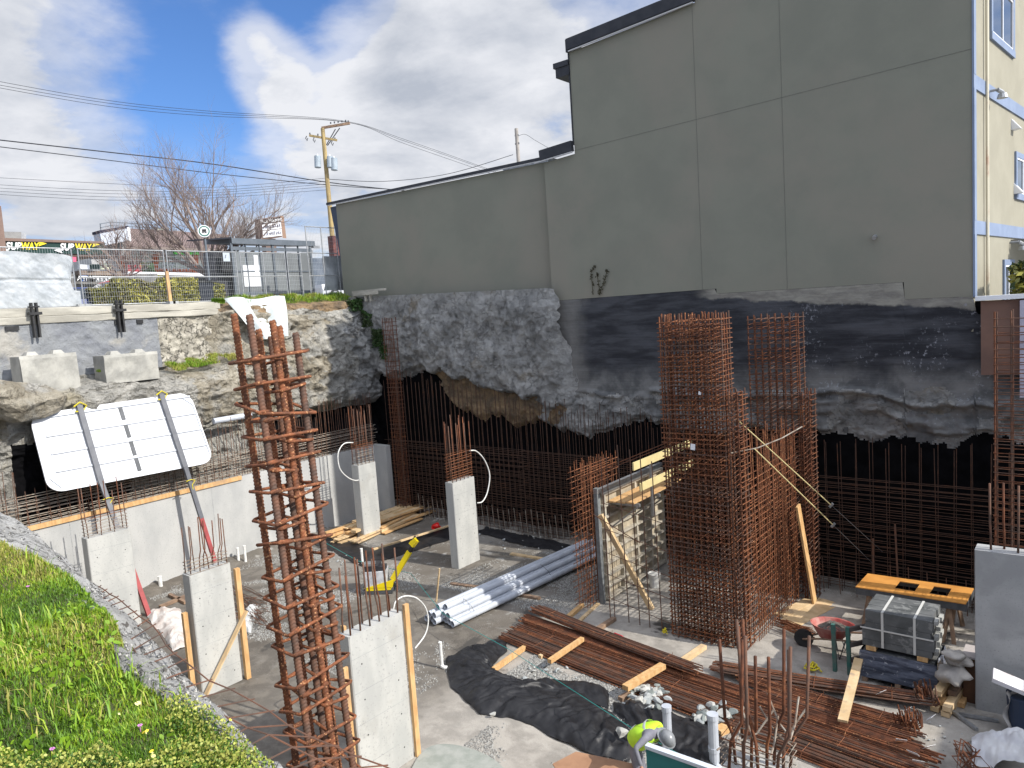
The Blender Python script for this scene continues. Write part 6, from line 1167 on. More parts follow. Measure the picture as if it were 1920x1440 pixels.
h0, h1, h2 = cp(.42, -.1, .35), cp(.98, -.1, 1.15), cp(1.12, -.1, 1.38); MB().beam(h0, h1, .15, .08, (0, 1, 0)).build('handle', CY_, t); MB().beam(h1, h2, .09, .07, (0, 1, 0)).build('grip_neck', BLACK, t); MB().beam(cp(1.05, -.1, 1.33), cp(1.2, -.1, 1.5), .17, .12, (0, 1, 0)).build('handle_head', CY_, t); MB().tube([cp(1.1, -.3, 1.55), cp(1.2, -.1, 1.6), cp(1.1, .15, 1.52)], .014, 6).build('lever', BLACK, t)
# ------------------------------------------------------------------ small standing things
for (px, py, y2, r, m_, lab, cap) in ((448, 1056, 1030, .045, PVCW, 'short white pipe stub, left of a pair on the gravel', 0), (461, 1055, 1026, .045, PVCW, 'short white pipe stub, right of a pair on the gravel', 0), (302, 1104, 1084, .06, PVCW, 'stubby white pipe at the foot of the left wall', 0), (680, 1058, 1030, .04, PVCW, 'thin white pipe standing behind the compactor', 0), (829, 1252, 1207, .038, PVCW, 'white pipe with an elbow standing alone left of the black sheet', 1), (1254, 1418, 1338, .075, PVC, 'grey capped standpipe just behind the worker', 2), (1340, 1438, 1355, .085, PVC, 'grey capped standpipe right of the worker', 2)):
    p = PZ(px, py, 0); d_ = (Vector(CAM)-p).length; h_ = max(.2, abs(py-y2)*d_/1400); t = thing('standpipe', p, lab, 'pipe'); MB().cyl(p, p+Vector((0, 0, h_)), r, 14).build('pipe', m_, t, sm=False)
    MB().cyl(p+Vector((0, 0, h_+.001)), p+Vector((0, 0, h_+(.03 if cap < 2 else .09))), r*1.15, 14).build('cap', PVCW if m_ is PVCW else PVC, t)
    if cap == 1: MB().tube([p+Vector((0, 0, .08)), p+Vector((.01, 0, .03)), p+Vector((.06, .0, .02)), p+Vector((.16, .02, .03))], .045, 10).build('elbow', m_, t, sm=True)
    if cap == 2: MB().cyl(p+Vector((0, 0, .28)), p+Vector((0, 0, .36)), r*1.12, 14).build('coupling', PVC, t); MB().tube([p+Vector((0, 0, .1)), p+Vector((.05, -.02, .02)), p+Vector((.2, -.08, .03))], r, 10).build('elbow', PVC, t, sm=True)
for a, b_, lab in (((824, 1066), (818, 1128), 'thin timber stake standing left of the pipe bundle'), ((1637, 1010), (1638, 1075), 'thin stake against the rear mat, left of two'), ((1678, 983), (1684, 1072), 'thin stake against the rear mat, right of two')):
    p = PZ(*b_, 0) if b_[1] > 1100 else PY(b_[0], b_[1]+25, 19.0); q = PY(*a, p.y); plank('stake', p, q, .035, .035, WOODP if b_[1] > 1100 else RUSTD, lab, None, (1, 0, 0), 'stake')
t = MB(); sp_ = [PZ(600, 1012, .7), PZ(672, 1052, .5), PZ(770, 1075, .45), PZ(830, 1150, .5), PZ(950, 1215, .55), PZ(1180, 1362, .7), PZ(1330, 1445, .8)]; t.tube(sp_, .008, 4); t.build('string_line', mat('teal_string', (.03, .28, .25)), label='thin teal string line stretched across the floor to the worker', cat='string', loc=sp_[3])
for px, py, lab in ((1522, 1255, 'yellow rope coil on the floor below the wheelbarrow'), (1500, 1197, 'small yellow rope end on the folded stirrup bars'), (1246, 1187, 'yellow clip lying at the foot of the tallest tower')):
    p = PZ(px, py, .05); k_ = .2 if px == 1522 else .07; MB().tube([p+Vector((k_*(1-.05*j)*math.cos(j*1.3), k_*.6*math.sin(j*1.3)+.02*j % 3*.05, .01*j % .12)) for j in range(22)], .016, 5).build('rope', mat('yellow_rope', (.6, .5, .03)), label=lab, cat='rope', loc=p)
p = PZ(1152, 1188, .03); MB().tube([p, p+Vector((.25, -.1, .03)), p+Vector((.5, -.24, 0))], .03, 5).build('ribbon', mat('red_ribbon', (.5, .02, .04)), label='red ribbon scrap lying in front of the formwork', cat='ribbon', loc=p)
# ------------------------------------------------------------------ cloths on the floor
def strip_cloth(name, label, cat, Lc, Rc, h, m, nu=110, nv=34, fold=.07, seed=0, group=None):
    LL = resample([PZ(*a, 0) for a in Lc], nu+1); RR = resample([PZ(*a, 0) for a in Rc], nu+1)
    def f(u, v):
        i = u*nu; k = min(int(round(i)), nu); a, b_ = LL[k], RR[k]; e_ = math.sin(max(0., min(1., v))*math.pi)**.6*min(1, u*8, (1-u)*8)**.5; p = a+(b_-a)*v
        q = np.array([[p[0]*1.1, p[1]*1.1, seed]]); w1 = fbm(q*1.4, 3)[0]; q3 = np.array([[u*nu*.16+w1*1.6+v*1.5, v*1.1, seed*3.]]); z = h*e_*(.8+.3*w1)+fold*(ridged(q3, 3)[0]-.6)*1.7*min(1, e_+.25)+fold*.35*fbm(q*3.4, 3)[0]
        o_ = fbm(q*2.2, 3)[0]*.12; return (p[0]+o_, p[1]-o_, max(.012, z)+.012)
    c = Vector(LL[nu//2]); return MB().grid(f, nu, nv).build(name, m, sm=True, loc=c, label=label, cat=cat, group=group)
strip_cloth('black_sheet', 'large black ground fabric heaped along the trench in front of the worker', 'sheet', [(948, 1203), (885, 1216), (835, 1240), (845, 1290), (900, 1340), (960, 1350), (1060, 1395), (1130, 1425), (1180, 1432)], [(952, 1225), (925, 1250), (930, 1262), (960, 1280), (1010, 1285), (1080, 1300), (1140, 1335), (1180, 1370), (1210, 1400)], .22, BLACKF, 190, 60, .13, 1)
strip_cloth('black_sheet', 'flap of black ground fabric on the gravel above the big black heap', 'sheet', [(1000, 1290), (1060, 1306), (1115, 1322), (1140, 1330)], [(1010, 1278), (1070, 1276), (1125, 1286), (1142, 1300)], .12, BLACKF, 60, 24, .05, 2)
strip_cloth('black_sheet', 'black fabric trench lining right of the worker', 'sheet', [(1150, 1340), (1200, 1380), (1250, 1420), (1300, 1450), (1380, 1450)], [(1150, 1318), (1225, 1325), (1280, 1350), (1340, 1365), (1385, 1430)], .16, BLACKF, 90, 40, .12, 3)
strip_cloth('black_sheet', 'flat black fabric strip under and beyond the timber pile', 'sheet', [(560, 1010), (620, 1035), (680, 1062), (740, 1045), (850, 1012)], [(610, 1000), (660, 1018), (700, 1030), (760, 1010), (850, 985)], .05, BLACKF, 80, 20, .03, 4)
strip_cloth('black_sheet', 'black fabric strip along the foot of the rear mat by the lone column', 'sheet', [(895, 1000), (950, 1015), (1010, 1030), (1070, 1038)], [(900, 975), (960, 995), (1020, 1012), (1080, 1020)], .08, BLACKF, 60, 16, .05, 5)
strip_cloth('white_cloth', 'crumpled white sheet lying on the gravel left of the braced column', 'cloth', [(272, 1150), (292, 1180), (325, 1222)], [(330, 1138), (352, 1165), (352, 1212)], .18, mat('dirty_white_cloth', (.60, .58, .55), (.45, .38, .34), 3., .8), 50, 40, .12, 6)
strip_cloth('plastic_bag', 'clear plastic bag beside the rusty offcuts', 'bag', [(452, 1150), (455, 1185)], [(485, 1135), (470, 1190)], .25, mat('clear_bag', (.6, .62, .62), (.45, .46, .45), 3., .25), 24, 18, .08, 7)
# stones
rr = random.Random(21)
def stones(n, cxy, spread, size, label, group, mats, lift=0.):
    for i in range(n):
        px = cxy[0]+rr.gauss(0, spread[0]); py = cxy[1]+rr.gauss(0, spread[1]); s = size*rr.uniform(.55, 1.5); p = PZ(px, py, s*.25+lift*rr.random()); MB().lump(p, (s, s*rr.uniform(.6, 1), s*rr.uniform(.5, .8)), rr.randrange(999), 2, .35, rr.random()*3, cut=(.38, .74)).build('stone', rr.choice(mats), loc=p, label=label, cat='stone', group=group)
ST1 = mat('broken_stone', (.40, .42, .42), (.26, .28, .28), 5., .9, .4, 30.); ST2 = mat('pale_stone', (.46, .46, .43), (.32, .32, .30), 5., .9, .3, 30.); ST3 = mat('green_grey_stone', (.24, .27, .26), (.16, .18, .175), 5., .9)
stones(42, (1218, 1302), (20, 10), .20, 'broken grey stone in the heap below the thick square timber', 'stones heaped below the thick timber', (ST1, ST2, ST3), .1)
stones(28, (1338, 1340), (20, 9), .22, 'broken grey stone in the heap above the two standpipes', 'stones heaped above the standpipes', (ST1, ST2, ST3), .1)
stones(30, (1020, 1262), (45, 10), .10, 'small stone scattered on the gravel by the black fabric', 'stones scattered on the gravel by the black fabric', (ST1, ST3, ST2))
stones(26, (985, 1010), (50, 10), .13, 'white stone holding down the black fabric strip by the rear mat', 'stones along the foot of the rear mat', (ST2, ST1))
stones(24, (660, 1040), (50, 12), .11, 'pale stone on the flat black fabric by the timber pile', 'stones on the flat black fabric', (ST2, ST1))
stones(20, (1740, 1040+340), (60, 20), .06, 'small stone on the floor near the bundle ends', 'small stones near the bundle ends', (ST1, ST2))
for px, py, s, lab in ((1165, 1372, .26, 'white stone weighing down the black heap beside the worker'), (925, 1338, .12, 'white stone at the lower edge of the black heap'), (990, 1288, .12, 'white stone on top of the black flap'), (1315, 1345, .34, 'tilted grey slab of stone by the rebar bundles'), (1232, 1300, .22, 'upright pale stone next to the rebar bundles')):
    p = PZ(px, py, .35 if px == 1165 else .1); MB().lump(p, (s*1.3, s, s*.7), px, 2, .35, .5, cut=(.38, .74)).build('stone', ST2, loc=p, label=lab, cat='stone')
# gravel: uncountable chips as one object per spread
def gravel(label, regions, n, smin, smax, seed):
    rg = np.random.default_rng(seed); Vs = []; tet = np.array([[1, 0, -.4], [-.5, .87, -.4], [-.5, -.87, -.4], [0, 0, 1]])
    for (x0, y0, x1, y1, wt) in regions:
        m_ = int(n*wt); c = np.stack([rg.uniform(x0, x1, m_*2), rg.uniform(y0, y1, m_*2), np.zeros(m_*2)], 1); k = fbm(c*.9+seed, 4)+rg.normal(size=m_*2)*.10 > .06; c = c[k][:m_]; m2 = len(c)
        c[:, 2] = fbm(c*.8, 5)*.045; s = rg.uniform(smin, smax, (m2, 1, 1))**1.; a = rg.uniform(0, 6.3, m2); R3 = np.zeros((m2, 3, 3)); R3[:, 0, 0] = np.cos(a); R3[:, 0, 1] = -np.sin(a); R3[:, 1, 0] = np.sin(a); R3[:, 1, 1] = np.cos(a); R3[:, 2, 2] = rg.uniform(.5, 1, m2)
        Vs.append(np.einsum('nij,kj->nki', R3, tet)*s+c[:, None]+np.array([0, 0, smin*.5])+rg.normal(size=(m2, 4, 3))*s*.2)
    V_ = np.concatenate(Vs).reshape(-1, 3); m3 = len(V_)//4; b_ = np.arange(m3)[:, None]*4; F_ = np.concatenate([b_+np.array(f) for f in ((0, 1, 3), (1, 2, 3), (2, 0, 3))]); o = npmesh('gravel', V_, F_, mat('gravel_chip', (.36, .355, .33), (.16, .155, .145), 30., .95, lo=.45, hi=.55), label=label, kind='stuff', cat='gravel')
gravel('grey crushed gravel strewn over the left half of the pit floor', [(-22.5, 9.5, -15.5, 15, 1.), (-14.5, 9.5, -11, 12, .25)], 17000, .012, .034, 3)
gravel('pale gravel between the rebar bundles, the black fabric and the worker', [(-10, 10.2, -2.5, 13.2, 1.), (-9, 8, -2, 10.5, .5), (-15, 14.5, -10, 18.8, .4)], 24000, .012, .034, 5)
q = MB(); c0 = PZ(850, 1452, 0); ring_ = [c0+Vector((math.cos(a)*(.85+.12*math.sin(a*3)), math.sin(a)*(.8+.1*math.cos(a*2)), .034)) for a in np.linspace(0, 6.283, 40)[:-1]]; q.prism([v-Vector((0, 0, .03)) for v in ring_], (0, 0, .03)); q.build('concrete_patch', mat('greenish_patch', (.24, .26, .23), (.33, .34, .31), 3., .85, .3, 40.), label='pale greenish concrete patch on the mud at the bottom edge', cat='patch', loc=c0)
# green panel, brown sheet
p = PZ(1212, 1512, 0); q0 = PD(1211, 1402, 10.3); t = thing('green_panel', (q0.x+.7, q0.y, 0), 'teal green board with a pale top edge standing in front of the worker', 'panel'); MB().bb((q0.x, q0.y, 0), (q0.x+1.5, q0.y+.03, q0.z)).build('board', mat('teal_board', (.02, .17, .17), (.015, .14, .14), 2., .6), t); MB().bb((q0.x, q0.y-.03, q0.z), (q0.x+1.5, q0.y+.06, q0.z+.05)).build('top_edge', mat('pale_edge', (.55, .60, .66)), t)
a = [PZ(1036, 1432, .55), PZ(1080, 1409, .55), PZ(1190, 1432, .5), PZ(1200, 1500, .5), PZ(1080, 1500, .5)]; MB().prism(a, (0, 0, -.02)).build('brown_sheet', mat('brown_hardboard', (.34, .19, .11), (.26, .14, .08), 2., .7), label='brown hardboard sheet lying at the bottom edge in front of the black heap', cat='sheet', loc=a[0])
tt = MB(); [tt.bb((a[0].x+x_, a[0].y+.1, 0), (a[0].x+x_+.1, a[0].y+.2, .52)) for x_ in (.25, 1.1)]
# timber bench and bars on the top ledge at the building corner
p0 = PY(662, 548, 19.9); p1 = PY(722, 542, 19.9); t = thing('timber_guard', p0, 'small grey timber guard frame on the ledge at the building corner', 'frame'); MB().beam(p0, p1, .12, .08).build('rail', BEAM, t); MB().beam(PY(662, 552, 19.8), PY(708, 548, 19.8), .06, .14).build('rail', BEAM, t)
for px in (664, 685, 694): MB().beam(PY(px, 548, 19.88), PY(px+2, 565, 19.88), .10, .08, (1, 0, 0)).build('post', BEAM, t)
# ------------------------------------------------------------------ worker
def skin(name, verts, edges, rad, m, parent, sub=2, root=0):
    me = bpy.data.meshes.new(name); off = Vector(parent.location); me.from_pydata([tuple(Vector(v)-off) for v in verts], edges, []); o = bpy.data.objects.new(name, me); COL.objects.link(o); md = o.modifiers.new('s', 'SKIN'); md.use_smooth_shade = True
    sv = me.skin_vertices[0].data
    for i, r in enumerate(rad): sv[i].radius = (r, r) if not isinstance(r, tuple) else r
    for i in range(len(verts)): sv[i].use_root = (i == root)
    if sub: s = o.modifiers.new('u', 'SUBSURF'); s.levels = sub; s.render_levels = sub
    bpy.context.view_layer.update(); m2 = bpy.data.meshes.new_from_object(o.evaluated_get(bpy.context.evaluated_depsgraph_get())); bpy.data.objects.remove(o)
    m2.materials.clear(); m2.materials.append(m); m2.polygons.foreach_set('use_smooth', [True]*len(m2.polygons)); o = bpy.data.objects.new(name, m2); COL.objects.link(o); o.parent = parent; return o
gp = PD(1186, 1408, 11.8); per = thing('person', (gp.x, gp.y, 0), 'worker bending down in a yellow vest, grey sleeves and a grey hard hat', 'person')
pel = PD(1188, 1402, 11.75); ab = PD(1198, 1383, 11.65); che = PD(1217, 1371, 11.5); nk = PD(1238, 1374, 11.4); hd = PD(1250, 1386, 11.3)
shn = PD(1213, 1382, 11.2); eln = PD(1191, 1404, 11.05); wrn = PD(1202, 1436, 11.0); shf = PD(1238, 1366, 11.7); elf = PD(1248, 1388, 11.62); wrf = PD(1240, 1412, 11.5)
hl, hr = pel+Vector((.08, -.1, -.03)), pel+Vector((-.06, .12, -.03)); kl, kr = hl+Vector((.14, -.05, -.45)), hr+Vector((.14, .03, -.45)); al, ar_ = Vector((hl.x-.02, hl.y-.04, .08)), Vector((hr.x-.02, hr.y+.04, .08))
SK = mat('skin_tone', (.36, .19, .12), rough=.6); CL = mat('grey_sleeve', (.20, .20, .23), (.16, .16, .19), 6., .9, .2, 60.)
vs2 = [pel, ab, che, nk, shn, eln, wrn, shf, elf, wrf, hl, kl, al, al+Vector((.2, 0, -.03)), hr, kr, ar_, ar_+Vector((.2, 0, -.03))]
skin('body', vs2, [(0, 1), (1, 2), (2, 3), (2, 4), (4, 5), (5, 6), (2, 7), (7, 8), (8, 9), (0, 10), (10, 11), (11, 12), (12, 13), (0, 14), (14, 15), (15, 16), (16, 17)], [.14, .13, .14, .06, .062, .044, .032, .062, .046, .034, .10, .07, .05, .05, .10, .07, .05, .05], CL, per)
HV = mat('hi_vis_yellow', (.55, .85, .05), (.45, .75, .04), 5., .7); RS = mat('reflective_silver', (.62, .64, .62), rough=.35)
def ring(c, ax, r, w, m, nm, squash=.8):
    ax = Vector(ax).normalized(); u_ = ax.cross(Vector((0, 0, 1))).normalized(); v_ = ax.cross(u_); q = MB(); n = 28; pts = []
    for k in range(n): a = 2*math.pi*k/n; o_ = u_*math.cos(a)*r+v_*math.sin(a)*r*squash; pts += [c+o_-ax*w, c+o_*1.04, c+o_+ax*w]
    q.add(pts, [(3*k+j_, 3*((k+1) % n)+j_, 3*((k+1) % n)+j_+1, 3*k+j_+1) for k in range(n) for j_ in (0, 1)]); return q.build(nm, m, per, sm=True)
vest = skin('vest', [ab.lerp(pel, .6), ab, che, che.lerp(nk, .55), che.lerp(shn, .72), che.lerp(shf, .85)], [(0, 1), (1, 2), (2, 3), (2, 4), (2, 5)], [.20, .20, .215, .13, .12, .12], HV, per)
ring(che.lerp(shn, .30), che.lerp(nk, .5)-ab.lerp(pel, .2), .0, .0, RS, 'stripe') if False else None
ring(ab.lerp(che, .15), che-ab, .188, .028, RS, 'stripe', .95); ring(che.lerp(nk, .22), nk-che+Vector((0, 0, .1)), .185, .028, RS, 'stripe', .95)

# hands with five fingers
def hand(w, d, nm):
    d = Vector(d).normalized(); sd = d.cross(Vector((.3, .8, .2))).normalized(); nn = d.cross(sd)
    V_ = [w, w+d*.05, w+d*.09]; E_ = [(0, 1), (1, 2)]; Rr = [.026, .032, .030]
    for k, L_ in enumerate((.068, .078, .072, .056)):
        b0 = w+d*.092+sd*(k-1.5)*.020; i = len(V_); V_ += [b0, b0+d*L_*.5+nn*.012, b0+d*L_*.85+nn*.038]; E_ += [(2, i), (i, i+1), (i+1, i+2)]; Rr += [.0105, .0095, .008]
    b0 = w+d*.04-sd*.035; i = len(V_); V_ += [b0, b0+d*.035-sd*.02+nn*.015, b0+d*.06-sd*.018+nn*.03]; E_ += [(1, i), (i, i+1), (i+1, i+2)]; Rr += [.013, .0115, .009]
    return skin(nm, V_, E_, Rr, SK, per, 1)
hand(wrn, wrn-eln, 'hand'); hand(wrf, wrf-elf, 'hand')
hdx = (hd-nk).normalized(); fc = Vector(ray(1262, 1402)/FPX); face = Vector((.75, -.25, -.62)).normalized()
hq = MB().lump(hd, (.19, .165, .235), 4, 3, .03); hq.build('head', SK, per, sm=True)
skin('neck', [nk, nk.lerp(hd, .8)], [(0, 1)], [.06, .055], SK, per, 1)
e = MB(); sdv = face.cross(Vector((0, 0, 1))).normalized(); upv = sdv.cross(face).normalized(); e.cyl(hd+face*.085, hd+face*.115-upv*.01, .012, 8, .016); e.build('nose', SK, per)
for s_ in (-1, 1): MB().lump(hd+face*.082+sdv*.03*s_+upv*.025, (.022, .022, .016), 1, 1, 0).build('eye', BLACK, per); MB().lump(hd+sdv*.085*s_, (.03, .02, .055), 2, 1, 0).build('ear', SK, per)
MB().beam(hd+face*.088-upv*.045-sdv*.022, hd+face*.088-upv*.045+sdv*.022, .008, .008).build('mouth', mat('lips', (.25, .08, .07)), per)
HT = mat('grey_hard_hat', (.22, .23, .24), (.15, .16, .17), 5., .3); top = (upv*1.0+Vector((.15, -.05, .25))).normalized(); hu = top.cross(face).normalized(); hw = hu.cross(top); q = MB(); n, mm_ = 24, 8; pts = []
for j_ in range(mm_+1):
    ph = j_/mm_*math.pi/2
    for k in range(n): a = 2*math.pi*k/n; rr_ = math.cos(ph); pts.append(hd+top*(.02+.125*math.sin(ph))+hu*.115*rr_*math.cos(a)+hw*.14*rr_*math.sin(a))
q.add(pts, [(j_*n+k, j_*n+(k+1) % n, (j_+1)*n+(k+1) % n, (j_+1)*n+k) for j_ in range(mm_) for k in range(n)]); hat = q.build('hard_hat', HT, per, sm=True); q = MB(); pts = []
for k in range(n): a = 2*math.pi*k/n; k2 = 1.12+.22*max(0, math.sin(a+math.pi)); pts += [hd+top*.02+hu*.115*math.cos(a)+hw*.14*math.sin(a), hd+top*.012+hu*.115*k2*math.cos(a)+hw*.14*k2*math.sin(a)]
q.add(pts, [(2*k, 2*k+1, 2*((k+1) % n)+1, 2*((k+1) % n)) for k in range(n)]).build('brim', HT, hat)
MB().lump(hd+top*.10+face*.07, (.05, .03, .04), 1, 1, 0).build('headlamp', WHITE, hat)
# ------------------------------------------------------------------ rusty mesh along the bank edge
t = thing('wire_mesh', PD(480, 1330, 4.5), 'rusty reinforcing mesh sticking out along the edge of the grassy bank', 'mesh'); q = MB()
Ar = [(-30, 985, 8.73), (75, 1046, 6.353), (160, 1086, 5.335), (230, 1130, 4.704), (300, 1190, 4.171), (352, 1252, 3.832), (400, 1284, 3.735), (480, 1327, 3.637), (580, 1372, 3.54), (690, 1418, 3.443), (760, 1450, 3.395)]
Br = [(-30, 1000, 8.127), (60, 1062, 5.953), (130, 1105, 5.056), (185, 1150, 4.441), (245, 1215, 3.922), (300, 1272, 3.591), (345, 1310, 3.449), (420, 1352, 3.355), (500, 1388, 3.26), (600, 1430, 3.213), (680, 1460, 3.166)]
Cr = [(-30, 1012, 7.678), (50, 1072, 5.643), (110, 1118, 4.81), (165, 1165, 4.255), (222, 1232, 3.746), (275, 1288, 3.469), (320, 1330, 3.284), (390, 1378, 3.191), (460, 1415, 3.099), (550, 1460, 3.052), (620, 1490, 3.006)]
def rsm(pl, n):
    P_ = [PD(*a) for a in pl]; return resample(P_, n)
def edge_z(P_): return P_
NW = 64; A_, B_, C_ = rsm(Ar, NW), rsm(Br, NW), rsm(Cr, NW)
for R_a in (A_, B_, C_): R_a += np.stack([fbm(R_a*3+5, 3)*.035, fbm(R_a*3+9, 3)*.035, fbm(R_a*3+1, 3)*.035], 1)
for R_a in (A_, B_, C_): q.tube([Vector(p) for p in R_a], .0040, 5)
q.build('long_wire', RUSTD, t); q = MB()
for i in range(0, NW, 1):
    a, b_, c = Vector(A_[i]), Vector(B_[i]), Vector(C_[i]); q.tube([a+(a-b_)*.12, b_, c+(c-b_)*.25], .0038, 5)
q.build('cross_wire', RUSTD, t)
MB().tube([PD(*a) for a in ((-40, 955, 9.5), (20, 985, 8.6), (60, 1020, 7.6), (100, 1058, 6.9), (140, 1098, 6.2), (165, 1112, 5.9))], .022, 8).build('hose', mat('dark_hose', (.05, .06, .075), rough=.5), sm=True, label='dark blue grey hose running down the edge of the bank', cat='hose', loc=PD(60, 1020, 7.6))
# ------------------------------------------------------------------ grass
def blades(name, base, length, mats, label, seed, lean=.45, width=.0021, kind='stuff', wts=None):
    rg = np.random.default_rng(seed); n = len(base); a = rg.uniform(0, 6.283, n); L_ = length*rg.uniform(.45, 1.25, n); ln = rg.uniform(.05, lean, n); d = np.stack([np.cos(a), np.sin(a)], 1)
    w = width*rg.uniform(.6, 1.5, n); pr = np.stack([-d[:, 1], d[:, 0]], 1)
    b0 = base.copy(); b0[:, :2] -= pr*w[:, None]; b1 = base.copy(); b1[:, :2] += pr*w[:, None]; m0 = base.copy(); m0[:, :2] += d*(L_*ln*.45)[:, None]; m0[:, 2] += L_*.62; m1 = m0.copy(); m0[:, :2] -= pr*w[:, None]*.8; m1[:, :2] += pr*w[:, None]*.8
    tp_ = base.copy(); tp_[:, :2] += d*(L_*ln*1.3)[:, None]; tp_[:, 2] += L_*(1-ln*.45); V_ = np.stack([b0, b1, m1, m0, tp_], 1).reshape(-1, 3); k = np.arange(n)[:, None]*5
    me = bpy.data.meshes.new(name); Q = k+np.array([0, 1, 2, 3]); T = k+np.array([3, 2, 4]); me.vertices.add(len(V_)); me.vertices.foreach_set('co', V_.astype(np.float32).ravel()); lp = np.concatenate([Q.ravel(), T.ravel()]); me.loops.add(len(lp)); me.loops.foreach_set('vertex_index', lp.astype(np.int32)); me.polygons.add(2*n); me.polygons.foreach_set('loop_start', np.concatenate([np.arange(n)*4, n*4+np.arange(n)*3]).astype(np.int32)); me.update(calc_edges=True)
    for m_ in mats: me.materials.append(m_)
    c = fbm(base*1.3+seed, 4)*1.6+rg.normal(size=n)*.22; mi = np.clip(((c+.5)*len(mats)).astype(int), 0, len(mats)-1); me.polygons.foreach_set('material_index', np.concatenate([mi, mi]).astype(np.int32)); o = bpy.data.objects.new(name, me); COL.objects.link(o); tag(o, label, 'grass', None, kind); return o
def gm_(nm, c, tr=.35):
    m = mat(nm, c, tuple(x*.7 for x in c), 8., .55); return m
GRA = [gm_('grass_deep', (.07, .15, .012)), gm_('grass_green', (.13, .26, .015)), gm_('grass_bright', (.20, .35, .02)), gm_('grass_lime', (.29, .40, .025)), gm_('grass_straw', (.38, .36, .09))]
def bank_pts(n, amax, seed, x0=-12, amin=-.05, wide=False):
    rg = np.random.default_rng(seed); ok = np.where((G[:, 0] > x0) & (G[:, 0] < (6. if wide else -1.2)))[0]; seg = np.linalg.norm(np.diff(G, axis=0), axis=1); wt = seg[ok[:-1]]; i = rg.choice(ok[:-1], n, p=wt/wt.sum()); f = rg.random(n)[:, None]; g = G[i]*(1-f)+G[i+1]*f; a = amin+(amax-amin)*rg.random(n)
    r = g.copy(); r[:, 1] -= a; r[:, 2] += .02*a+.03*np.minimum(np.maximum(a, 0), 1)+fbm(np.stack([r[:, 0], r[:, 1], g[:, 2]], 1)*1.5, 4)*.12-.02
    c = (r-CAM)@RW; px = CX+FPX*c[:, 0]/c[:, 2]; py = CY+FPX*c[:, 1]/c[:, 2]; k = (c[:, 2] > .3) & (px > -150) & (px < 800) & (py < 1650) & (py > 850); return r[~k] if wide else r[k]
b1 = np.concatenate([bank_pts(2200000, 5.0, 1), bank_pts(260000, 5.5, 2, -20, -.05, True)]); print('blades', len(b1)); e_ = fbm(b1*2.6, 3)
blades('grass', b1[e_ > -.9], .044, GRA, 'bright green grass covering the bank at lower left', 2)
b2 = bank_pts(34000, 3., 5); blades('tall_grass', b2[fbm(b2*1.1+3, 3) > .2], .12, [GRA[2], GRA[3], GRA[1], GRA[4]], 'taller tufts of grass on the bank', 3, .7, .003)
# crumbs of gravel and mortar on the lip
rg = np.random.default_rng(31); ii = rg.integers(0, NB, 26000); uu = rg.random(26000)[:, None]; pc = G[ii]*(1-uu)+L[ii]*uu; pc[:, 2] += .06*np.sin(uu[:, 0]*np.pi)+fbm(pc*3, 4)*.09+.004; pc = pc[(pc[:, 0] > -12) & (pc[:, 0] < -1.5)]; s_ = rg.uniform(.003, .012, (len(pc), 1, 1)); tet = np.array([[1, 0, -.4], [-.5, .87, -.4], [-.5, -.87, -.4], [0, 0, 1]])
Vc = (pc[:, None]+tet*s_+rg.normal(size=(len(pc), 4, 3))*s_*.25).reshape(-1, 3); b_ = np.arange(len(pc))[:, None]*4; npmesh('gravel', Vc, np.concatenate([b_+np.array(f) for f in ((0, 1, 3), (1, 2, 3), (2, 0, 3))]), mat('lip_crumb', (.45, .44, .41), (.10, .095, .085), 25., .95, lo=.45, hi=.55), label='loose grit along the edge of the grassy bank', kind='stuff', cat='gravel')
# leafy weeds with pale yellow tips on the lower bank
def leaves(name, base, size, hgt, mats, label, seed, cat='weeds'):
    rg = np.random.default_rng(seed); n = len(base); c = base.copy(); c[:, 2] += hgt*rg.random(n)**.7; a = rg.normal(size=(n, 3)); a[:, 2] = np.abs(a[:, 2])*.6; a /= np.linalg.norm(a, axis=1)[:, None]; u = np.cross(a, rg.normal(size=(n, 3))); u /= np.linalg.norm(u, axis=1)[:, None]; w = np.cross(a, u); s = size*rg.uniform(.5, 1.5, (n, 1))
    V_ = np.stack([c-u*s, c+w*s*.55-u*s*.2, c+w*s*.5+u*s*.5, c+u*s, c-w*s*.5+u*s*.5, c-w*s*.55-u*s*.2], 1).reshape(-1, 3); F_ = np.arange(n*6).reshape(n, 6); o = npmesh(name, V_, F_, mats[0], label=label, kind='stuff', cat=cat)
    for m_ in mats[1:]: o.data.materials.append(m_)
    hh = (c[:, 2]-base[:, 2])/hgt+rg.normal(size=n)*.25; o.data.polygons.foreach_set('material_index', np.clip((hh*len(mats)).astype(int), 0, len(mats)-1)); return o
b3 = bank_pts(220000, 2.0, 9, -4.8, -.03); k = (fbm(b3*1.8, 4)*1.5+ (b3[:, 0]+3.45)*.5 > -.02); WD = [gm_('weed_dark', (.03, .085, .012)), gm_('weed_green', (.07, .16, .02)), gm_('weed_green', (.07, .16, .02)), gm_('weed_light', (.19, .27, .04)), gm_('weed_cream', (.40, .42, .09))]
leaves('weeds', b3[k], .0058, .10, WD, 'leafy weeds with pale yellow tips over the lower bank', 4)
b4 = bank_pts(9000, 2.4, 13, -4.6); leaves('clover', b4[fbm(b4*3, 3) > .1], .017, .05, [WD[1], GRA[2]], 'broader clover leaves between the grass', 6)
